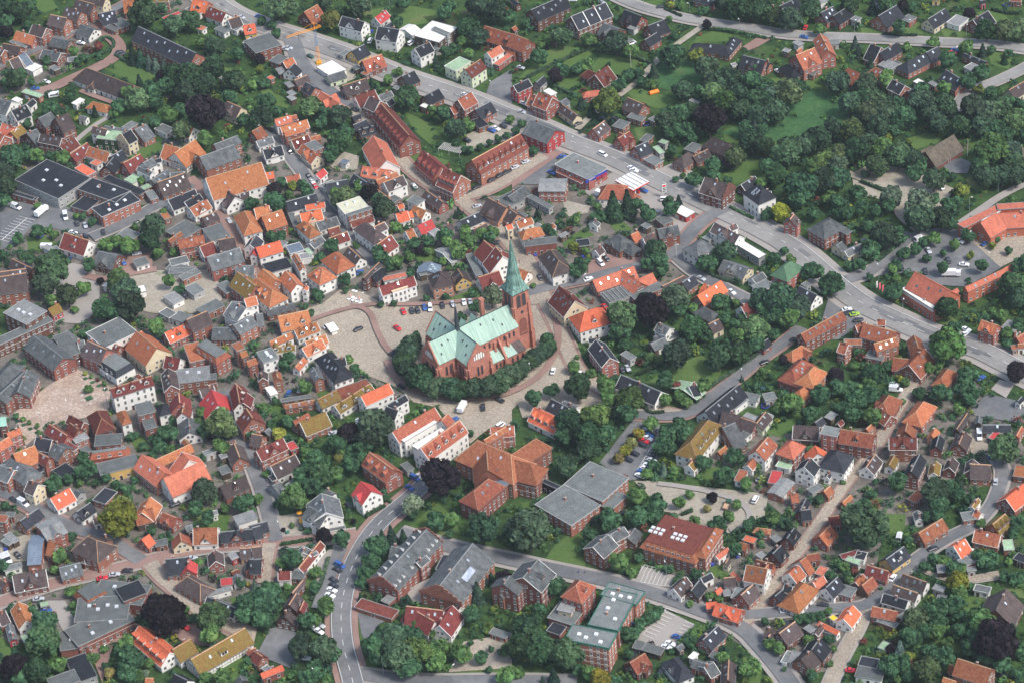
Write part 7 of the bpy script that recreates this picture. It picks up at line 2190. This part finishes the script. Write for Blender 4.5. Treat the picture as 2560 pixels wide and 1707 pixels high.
def oneoffs():
    # tower crane
    px, py = t2(1, 0, 580, 590); g = at(px, py); OR = mat('crane_orange', (.75, .28, .03), .1); BL = mat('crane_blue', (.12, .22, .34), .1)
    root = bpy.data.objects.new('tower_crane', None); COL.objects.link(root); root.location = (g.x, g.y, 0)
    H = 19.5
    def lattice(a, c, hw, n, col):
        b = MB(); a = Vector(a); c = Vector(c); d = (c - a); u = d.normalized(); p = u.orthogonal().normalized(); q = u.cross(p); cs = [(p * i + q * j) * hw for i, j in ((-1, -1), (1, -1), (1, 1), (-1, 1))]
        for o in cs: b.bar(a + o, c + o, .07, 0, n=4)
        for k in range(n):
            for i in range(4): b.bar(a + d * k / n + cs[i], a + d * (k + 1) / n + cs[(i + 1) % 4], .04, 0, n=4)
        return b
    link('mast', lattice((0, 0, 1), (0, 0, 10), .6, 8, 0).me('mast', [OR]), root); link('mast', lattice((0, 0, 10), (0, 0, H), .5, 8, 0).me('mast', [BL]), root)
    e = at(*t2(1, 0, 320, 322), H + 1.5); jv = Vector((e.x - g.x, e.y - g.y, 0)); jv = jv.normalized()
    link('jib', lattice((0, 0, H + .3), jv * 15 + Vector((0, 0, H + 1)), .4, 14, 0).me('jib', [OR]), root)
    cj = lattice((0, 0, H + .3), -jv * 3.4 + Vector((0, 0, H + .5)), .4, 4, 0); cj.bar(-jv * 3.4 + Vector((0, 0, H + .5)), Vector((0, 0, H + 3.6)), .06); cj.bar((0, 0, H), (0, 0, H + 3.6), .12); cj.bar((0, 0, H + 3.6), jv * 12 + Vector((0, 0, H + 1.2)), .05)
    link('counter_jib', cj.me('counter_jib', [OR]), root); cb = MB(); cb.box(-1.2, 1.2, -1.2, 1.2, 0, 1.4); link('base', cb.me('base', [YEL_P]), root)
    hk = MB(); hk.bar(jv * 9 + Vector((0, 0, H + .5)), jv * 9 + Vector((0, 0, H - 4)), .04); link('hook_rope', hk.me('hook_rope', [BLACK]), root)
    thing(root, '', 'crane', (px, py), None, 'orange and blue tower crane on the white building site')
    # petrol station canopy on posts
    a, b_, c_ = at(*t2(2, 1, 955, 95), 5.2), at(*t2(2, 1, 1085, 5), 5.2), at(*t2(2, 1, 1250, 95), 5.2); u = (c_ - b_); u.z = 0; L = u.length; u.normalize(); n = Vector((-u.y, u.x, 0)); wd = abs((a - b_).dot(n)); mid = (a + c_) / 2
    sb = MB(); sb.box(-L / 2, L / 2, -wd / 2, wd / 2, 4.6, 5.2, 0); sb.box(-L / 2 - .06, L / 2 + .06, -wd / 2 - .06, wd / 2 + .06, 4.55, 5.05, 1)
    for k in range(4): y = -wd / 2 + wd * (k + .5) / 4; sb.box(-L / 2 + .2, L / 2 - .2, y - .12, y + .12, 5.2, 5.45, 2)
    for k in range(9): x = -L / 2 + L * (k + .5) / 9; sb.box(x - .06, x + .06, -wd / 2 + .2, wd / 2 - .2, 5.2, 5.28, 2)
    pb = MB()
    for x in (-L / 3, L / 3):
        for y in (-wd / 5, wd / 5): pb.box(x - .2, x + .2, y - .2, y + .2, 0, 4.6)
    root = bpy.data.objects.new('petrol_canopy', None); COL.objects.link(root); root.location = (mid.x, mid.y, 0); root.rotation_euler[2] = math.atan2(u.y, u.x)
    link('canopy', sb.me('canopy', [ROOF['w'], RED_P, METAL]), root); link('post', pb.me('post', [TRIM]), root)
    for x in (-L / 3, L / 3): k = MB(); k.box(x - .5, x + .5, -.3, .3, 0, 1.9); link('fuel_pump', k.me('fuel_pump', [RED_P]), root)
    thing(root, '', 'petrol canopy', pix(mid), None, 'white ribbed petrol station canopy with red edge beside the main road')
    # petrol price totem
    px, py = t2(2, 1, 1402, 255); b = MB(); b.box(-.15, .15, -.1, .1, 0, 3.4, 0); p = MB(); p.box(-.9, .9, -.14, .14, 3.2, 7.4, 0)
    for z in (3.6, 4.4, 5.2): p.box(-.7, .7, -.17, .17, z, z + .45, 1)
    p.box(-.7, .7, -.17, .17, 6.1, 7.1, 2)
    simple('price_sign', None, None, px, py, .2, '', 'sign', None, 'tall white petrol price sign on a post beside main road', [('pole', b, [METAL]), ('sign_panel', p, [TRIM, BLACK, RED_P])])
    # cafe parasols and tables on the square
    for i, (x, y) in enumerate(((872, 1185), (952, 1205))):
        px, py = t2(1, 1, x, y); b = MB(); b.bar((0, 0, 0), (0, 0, 3.6), .05); c = MB(); c.bar((0, 0, 1.6), (0, 0, 3.7), .45, 0, .05, 8)
        simple('parasol', None, None, px, py, 0, 'folded pink and white parasol', 'parasol', 'folded cafe parasols', None, [('pole', b, [METAL]), ('canopy', c, [mat('pink_cloth', (.7, .35, .33), .2)])])
    for x, y in ((895, 1112), (918, 1120), (855, 1188), (890, 1175), (917, 1190), (893, 1200), (940, 1195), (963, 1200), (928, 1212), (960, 1225)):
        px, py = t2(1, 1, x, y); b = MB(); b.bar((0, 0, .68), (0, 0, .74), .85, 0, n=14); l_ = MB(); l_.bar((0, 0, 0), (0, 0, .68), .06); l_.bar((0, 0, 0), (0, 0, .05), .35)
        simple('cafe_table', None, None, px, py, 0, 'round white cafe table', 'table', 'cafe tables on the square', None, [('table_top', b, [TRIM]), ('leg', l_, [METAL])])
    for x, y, c in ((405, 40, 0), (430, 90, 0), (495, 108, 0), (430, 118, 0)):
        px, py = t2(1, 3, x, y); b = MB(); b.bar((0, 0, 2.2), (0, 0, 2.7), 1.3, 0, .1, 8); l_ = MB(); l_.bar((0, 0, 0), (0, 0, 2.3), .05)
        simple('parasol', None, None, px, py, 0, 'open orange garden parasol', 'parasol', 'orange cafe parasols', None, [('canopy', b, [YEL_P]), ('pole', l_, [METAL])])
    # market stall trailer with flat white awning
    px, py = t2(1, 1, 705, 1480); b = MB(); b.box(-2.6, 2.6, -1.2, 1.2, .4, 2.2); r_ = MB(); r_.box(-3.2, 3.2, -1.9, 1.9, 2.5, 2.62); l_ = MB()
    for x in (-3, 3):
        for y in (-1.7, 1.7): l_.bar((x, y, 0), (x, y, 2.5), .05)
    simple('market_stall', None, None, px, py, math.radians(-68), '', 'market stall', None, 'white canopied market stall standing on the cobbled square', [('counter', b, [TRIM]), ('awning', r_, [TRIM]), ('pole', l_, [METAL])])
    # trampolines
    for i, (tx, ty, x, y) in enumerate(((0, 1, 370, 612), (2, 0, 1232, 1152), (2, 2, 2325, 600), (3, 0, 2190, 60))):
        px, py = t2(tx, ty, x, y); b = MB(); b.bar((0, 0, .75), (0, 0, .82), 1.5, 0, n=18); ring = MB()
        for k in range(18):
            a0, a1 = k * math.pi / 9, (k + 1) * math.pi / 9; ring.bar((1.65 * math.cos(a0), 1.65 * math.sin(a0), .83), (1.65 * math.cos(a1), 1.65 * math.sin(a1), .83), .17, 0, n=5)
        for k in range(6): ring.bar((1.6 * math.cos(k), 1.6 * math.sin(k), 0), (1.6 * math.cos(k), 1.6 * math.sin(k), .8), .04, 1)
        simple('trampoline', None, None, px, py, 0, 'round blue garden trampoline', 'trampoline', 'garden trampolines', None, [('mat', b, [BLACK]), ('frame', ring, [BLUE_P, METAL])])
    # flagpoles, banners
    for tx, ty, x, y, h in ((2, 0, 1093, 622, 8.5), (3, 0, 1832, 1437, 9), (2, 1, 1512, 815, 9)):
        px, py = t2(tx, ty, x, y); b = MB(); b.bar((0, 0, 0), (0, 0, h), .09, 0, .05); k = MB(); k.bar((0, 0, h), (0, 0, h + .2), .14)
        simple('flagpole', None, None, px, py, 0, 'tall white flagpole', 'flagpole', 'flagpoles', None, [('pole', b, [TRIM]), ('finial', k, [YEL_P])])
    for x, y, c in ((993, 1100, 'l'), (1020, 1115, 'r'), (1048, 1135, 'r'), (1078, 1160, 'r')):
        px, py = t2(3, 1, x, y); b = MB(); b.bar((0, 0, 0), (0, 0, 4.6), .05); k = MB(); k.box(0, .9, -.02, .02, 1.2, 4.5)
        simple('banner', None, None, px, py, .6, ('pale' if c == 'l' else 'pink') + ' upright banner on a pole', 'banner', 'banners beside the museum hall', None, [('pole', b, [METAL]), ('cloth', k, [TRIM if c == 'l' else mat('pink_banner', (.7, .12, .2), .1)])])
    # caravans
    for tx, ty, x, y, a in ((0, 0, 498, 890, 0.1), (0, 1, 430, 715, -.2)):
        px, py = t2(tx, ty, x, y); b = MB(); b.ext([(-1.1, .5), (1.1, .5), (1.12, 1.6), (1.0, 2.4), (-1.0, 2.4), (-1.12, 1.6)], -2.6, 2.6); wn = MB(); wn.box(-1.8, -.4, 1.1, 1.16, 1.3, 1.9); wn.box(.4, 1.8, 1.1, 1.16, 1.3, 1.9); wn.box(-1.8, 1.8, -1.16, -1.1, 1.3, 1.9)
        wh = MB(); wh.bar((0, -1.1, .32), (0, 1.1, .32), .32, 0, n=10); wh.bar((2.6, 0, .5), (3.6, 0, .45), .06)
        simple('caravan', None, None, px, py, a, 'white caravan parked in a garden', 'caravan', 'caravans', None, [('body', b, [PAINT['w']]), ('window', wn, [GLASS]), ('axle', wh, [BLACK])])
    # orange play boat, rowing boat, skip
    px, py = t2(2, 0, 1303, 862); b = MB(); b.ext([(-.9, .2), (.9, .2), (1.2, 1.1), (-1.2, 1.1)], -2.4, 2.4); k = MB(); k.ext([(-1.2, 1.1), (1.2, 1.1), (.4, 1.8), (-.4, 1.8)], -2.2, 2.2)
    simple('inflatable_boat', None, None, px, py, .35, '', 'boat', None, 'bright orange covered boat lying on the garden lawn', [('hull', b, [mat('orange_rubber', (.8, .16, .02), .1)]), ('cover', k, [mat('orange_cover', (.75, .2, .04), .15)])])
    # benches on the pink square and its planters
    for x, y in ((785, 345), (848, 380), (908, 412), (968, 445), (160, 738), (218, 770), (280, 805), (342, 838), (818, 525)):
        px, py = t2(0, 2, x, y); s = 1.7 if x == 818 else 1; b = MB(); b.box(-s, s, -s, s, 0, .35); k = MB(); k.box(-s * .88, s * .88, -s * .88, s * .88, .35, .55)
        simple('planter', None, None, px, py, .5, ('large' if s > 1 else 'small') + ' dark square planting bed', 'planter', 'planting beds on the square', None, [('rim', b, [STONE]), ('planting', k, [LEAF['d']])])
    for x, y, a in ((755, 500, .6), (765, 540, .1), (878, 530, .9), (820, 572, 0)):
        px, py = t2(0, 2, x, y); b = MB(); b.box(-1, 1, -.25, .25, .4, .5); k = MB(); k.box(-.8, -.6, -.2, .2, 0, .4); k.box(.6, .8, -.2, .2, 0, .4)
        simple('bench', None, None, px, py, a, 'pale bench on the pink square', 'bench', 'benches on the square', None, [('seat', b, [STONE]), ('leg', k, [METAL])])
    # ivy, wheelie bins
    for tx, ty, x, y, c in ((1, 0, 1275, 440, 'b'), (1, 0, 885, 655, 'e'), (1, 0, 1065, 300, 'b'), (2, 1, 655, 800, 'b'), (2, 1, 215, 790, 'b'), (2, 3, 1840, 490, 'b'), (2, 3, 1100, 1035, 'b'), (2, 3, 350, 1035, 'b'), (2, 3, 2070, 415, 'b'), (3, 2, 1660, 15, 'b'), (0, 3, 55, 350, 'b'), (0, 3, 580, 635, 'b'), (1, 3, 290, 195, 'e'), (0, 1, 645, 815, 'b'), (2, 2, 2300, 445, 'b')):
        px, py = t2(tx, ty, x, y); b = MB(); b.add([(-.6, -.4, 0), (.6, -.4, 0), (.6, .4, 0), (-.6, .4, 0), (-.7, -.5, 1.2), (.7, -.5, 1.2), (.7, .5, 1.2), (-.7, .5, 1.2)], [(0, 3, 2, 1), (0, 1, 5, 4), (1, 2, 6, 5), (2, 3, 7, 6), (3, 0, 4, 7)]); k = MB(); k.ext([(-.52, 1.2), (.52, 1.2), (.3, 1.38), (-.3, 1.38)], -.75, .75)
        simple('rubbish_bin', None, None, px, py, .4, ('blue' if c == 'b' else 'green') + ' rubbish container', 'bin', 'rubbish bins', None, [('body', b, [BLUE_P if c == 'b' else GREEN_P]), ('lid', k, [BLUE_P if c == 'b' else GREEN_P])])
    # rooftop sign bands
    for nm, tx, ty, A_, B_, h, hh, m_, lab in (('billboard', 2, 1, (672, 105), (870, 5), 5.6, 1.6, BLUE_P, 'long blue sign band on the flat-roofed shop hall'),):
        a = at(*t2(tx, ty, *A_), h); c = at(*t2(tx, ty, *B_), h); d = (c - a); L = d.length; u = d / L; n = Vector((u.y, -u.x, 0)); mid = (a + c) / 2 + n * .3
        b = MB(); b.box(-L / 2, L / 2, -.06, .06, -hh / 2, hh / 2, 0)
        p_ = MB(); p_.box(-L / 2 * .05, L / 2 * .95, -.12, -.06, -hh / 2 - 1.0, -.2, 0)
        root = bpy.data.objects.new(nm, None); COL.objects.link(root); root.location = mid; root.rotation_euler[2] = math.atan2(u.y, u.x)
        link('sign_panel', b.me('sign_panel', [m_]), root); link('poster', p_.me('poster', [mat('poster_print', (.04, .05, .22), .9, .9, .5, col2=(.55, .06, .12))]), root)
        thing(root, '', 'sign', pix(mid), None, lab)
    # pergola of pale slats
    px, py = t2(1, 0, 1800, 1400); b = MB()
    for k in range(14): b.box(-5.5 + k * .85, -5.2 + k * .85, -3, 3, 2.4, 2.5)
    l_ = MB()
    for x in (-5.4, 0, 5.6):
        for y in (-2.8, 2.8): l_.bar((x, y, 0), (x, y, 2.4), .08)
    simple('pergola', None, None, px, py, -.55, '', 'pergola', None, 'pale slatted pergola in the garden behind the maroon rows', [('slats', b, [STONE]), ('post', l_, [STONE])])
    for x, y, a in ((430, 1400, .2),):
        px, py = t2(0, 2, x - 20, y + 10); b = MB()
        for k in range(6): b.box(-2.5 + k * 1.0, -2.35 + k * 1.0, -1.6, 1.6, 2.3, 2.45)
        for x_ in (-2.4, 2.5):
            for y_ in (-1.5, 1.5): b.bar((x_, y_, 0), (x_, y_, 2.3), .08)
        simple('pergola', b, [mat('fresh_timber', (.62, .33, .10), .1)], px, py, .5, '', 'pergola', None, 'new orange timber carport frame beside the cream gable')
def people():
    SK = mat('skin', (.5, .3, .22), .05, 1, .6, objvar=0); cl = [mat('clothes_%s' % n, c, .1, 1, .9, objvar=0) for n, c in (('blue', (.06, .1, .3)), ('dark', (.04, .04, .05)), ('pale', (.5, .48, .45)), ('red', (.4, .05, .05)))]
    V = [(0, 0, .95), (0, 0, 1.2), (0, 0, 1.42), (0, 0, 1.5), (0, .02, 1.66), (0, .02, 1.74), (-.2, 0, 1.4), (-.28, .03, 1.12), (-.26, .14, .9), (.2, 0, 1.4), (.28, -.03, 1.12), (.27, -.1, .9), (-.1, .02, .88), (-.11, .16, .5), (-.11, .12, .06), (-.11, .28, .03), (.1, -.02, .88), (.11, .02, .48), (.11, -.22, .1), (.11, -.08, .04)]
    Ed = [(0, 1), (1, 2), (2, 3), (3, 4), (4, 5), (2, 6), (6, 7), (7, 8), (2, 9), (9, 10), (10, 11), (0, 12), (12, 13), (13, 14), (14, 15), (0, 16), (16, 17), (17, 18), (18, 19)]
    Rr = [.15, .14, .15, .06, .1, .08, .06, .05, .035, .06, .05, .035, .09, .065, .045, .04, .09, .065, .045, .04]
    me0 = bpy.data.meshes.new('body'); me0.from_pydata(V, Ed, []); ob = bpy.data.objects.new('tmp_body', me0); COL.objects.link(ob)
    sk = ob.modifiers.new('s', 'SKIN'); ss = ob.modifiers.new('u', 'SUBSURF'); ss.levels = 1
    for i, r_ in enumerate(Rr): me0.skin_vertices[0].data[i].radius = (r_, r_ * .8)
    me0.skin_vertices[0].data[0].use_root = True
    bpy.context.view_layer.update(); ev = ob.evaluated_get(bpy.context.evaluated_depsgraph_get()); base = bpy.data.meshes.new_from_object(ev)
    bpy.data.objects.remove(ob)
    for i, (tx, ty, x, y, c, lab) in enumerate(((2, 3, 612, 560, 0, 'person in blue walking on the pavement past the long brick wall'), (2, 3, 672, 562, 1, 'second person walking behind along the same brick wall pavement'), (2, 1, 68, 850, 3, 'person in red walking up the cobbled street behind the spire'), (0, 2, 818, 590, 2, 'person in pale clothes by the planter on the pink square'), (3, 1, 565, 945, 1, 'person in dark clothes at the main road kerb'), (1, 1, 880, 1225, 0, 'person in blue standing beside the cafe tables'))):
        px, py = tile(tx, ty, x, y); g = at(px, py, .6); me = base.copy(); me.materials.clear(); me.materials.append(SK); me.materials.append(cl[c]); me.materials.append(cl[1])
        for p in me.polygons: p.material_index = 0 if p.center.z > 1.5 or (abs(p.center.x) > .22 and p.center.z < .98) else (2 if p.center.z < .95 else 1)
        o = link('person', me, None, (g.x, g.y, .62), i * 1.3)
        hm = MB(); hm.bar((0, -.01, 1.66), (0, -.01, 1.79), .11, 0, .06, 8); link('hair', hm.me('hair', [BARK]), o)
        thing(o, '', 'person', (px, py), None, lab)
# ---------------------------------------------------------------- labels that single each thing out
MARKS = [('brick church', 1480 - 170, 960), ('white-roofed hall', 1090, 85), ('tower crane', 795, 120), ('petrol station', 1580, 440), ('thatched house', 2345, 380), ('long brown red hall', 2180, 720), ('maroon-roofed office block', 1700, 1340),
         ('grey flat school hall', 1460, 1250), ('white office courtyard', 1065, 1110), ('gabled slate museum', 1010, 1420), ('black-roofed factory', 230, 480), ('pink town square', 190, 990), ('grey library', 265, 1500), ('green-banded office', 1540, 1560),
         ('cobbled market square', 850, 840), ('long orange market hall', 600, 440), ('orange courtyard house', 420, 1190), ('purple beech by museum', 1110, 1200), ('curved main road', 900, 1500), ('marsh meadow', 2000, 290), ('maroon row houses', 990, 320),
         ('gravel car park', 1600, 1150), ('allotment beds', 2250, 460), ('half-timbered mossy farmhouse', 550, 1640), ('top right bungalows', 2300, 60), ('big purple beech below right', 2490, 1610), ('white round-cornered villa', 1900, 450), ('salmon courtyard block', 1560, 700)]
ORD = ['', 'second ', 'third ', 'fourth ', 'fifth ', 'sixth ', 'seventh ', 'eighth ', 'ninth ', 'tenth ', 'eleventh ', 'twelfth ', 'thirteenth ', 'fourteenth ', 'fifteenth ']
DIRS = ['right of', 'lower right of', 'below', 'lower left of', 'left of', 'upper left of', 'above', 'upper right of']
def label_all():
    rows = []
    for o, desc, (px, py), lab in THINGS:
        if lab: o['label'] = lab; continue
        ms = sorted(MARKS, key=lambda m_: math.hypot(m_[1] - px, m_[2] - py)); m_ = ms[0] if math.hypot(ms[0][1] - px, ms[0][2] - py) > 12 else ms[1]
        d = DIRS[int(((math.degrees(math.atan2(m_[2] * 0 + py - m_[2], px - m_[1])) + 22.5) % 360) // 45)]
        rows.append((desc, m_, d, math.hypot(m_[1] - px, m_[2] - py), o))
    G = {}
    for r_ in rows: G.setdefault((r_[0], r_[1][0], r_[2]), []).append(r_)
    for k, v in G.items():
        v.sort(key=lambda r_: r_[3])
        for i, r_ in enumerate(v):
            w_ = 'nearest' if len(v) == 1 or i == 0 else ORD[i] + 'nearest' if i < len(ORD) else f'number {i + 1} in nearness'
            r_[4]['label'] = f'{k[0]}, {w_} {k[2]} the {k[1]}' if len(v) > 1 else f'{k[0]} {k[2]} the {k[1]}'
# ---------------------------------------------------------------- air
def haze():
    b = MB(); b.box(-900, 900, -150, 2600, -1.2, CAMH + 20)
    M = bpy.data.materials.new('haze_air'); M.use_nodes = True; n = M.node_tree; n.nodes.remove(n.nodes['Principled BSDF'])
    v = n.nodes.new('ShaderNodeVolumePrincipled'); v.inputs['Color'].default_value = (.80, .90, 1, 1); v.inputs['Density'].default_value = .00004; v.inputs['Anisotropy'].default_value = .1
    n.links.new(v.outputs[0], n.nodes['Material Output'].inputs['Volume'])
    o = link('haze', b.me('haze', [M])); o['kind'] = 'stuff'
haze()
for k_, v_ in TILES.items(): parse_tile(int(k_[0]), int(k_[1]), v_)
church()
lamps(); oneoffs(); people()
parse_cars(CARS)
parse_trees(TREETXT)
build_grid()
build_trees()
for s_ in HEDGES: hedge(s_)
build_shrubs()
label_all()
for o_ in list(COL.objects):
    for k_ in ('_inv', '_m'):
        if k_ in o_: del o_[k_]
print('objects', len(COL.objects), 'things', len(THINGS))
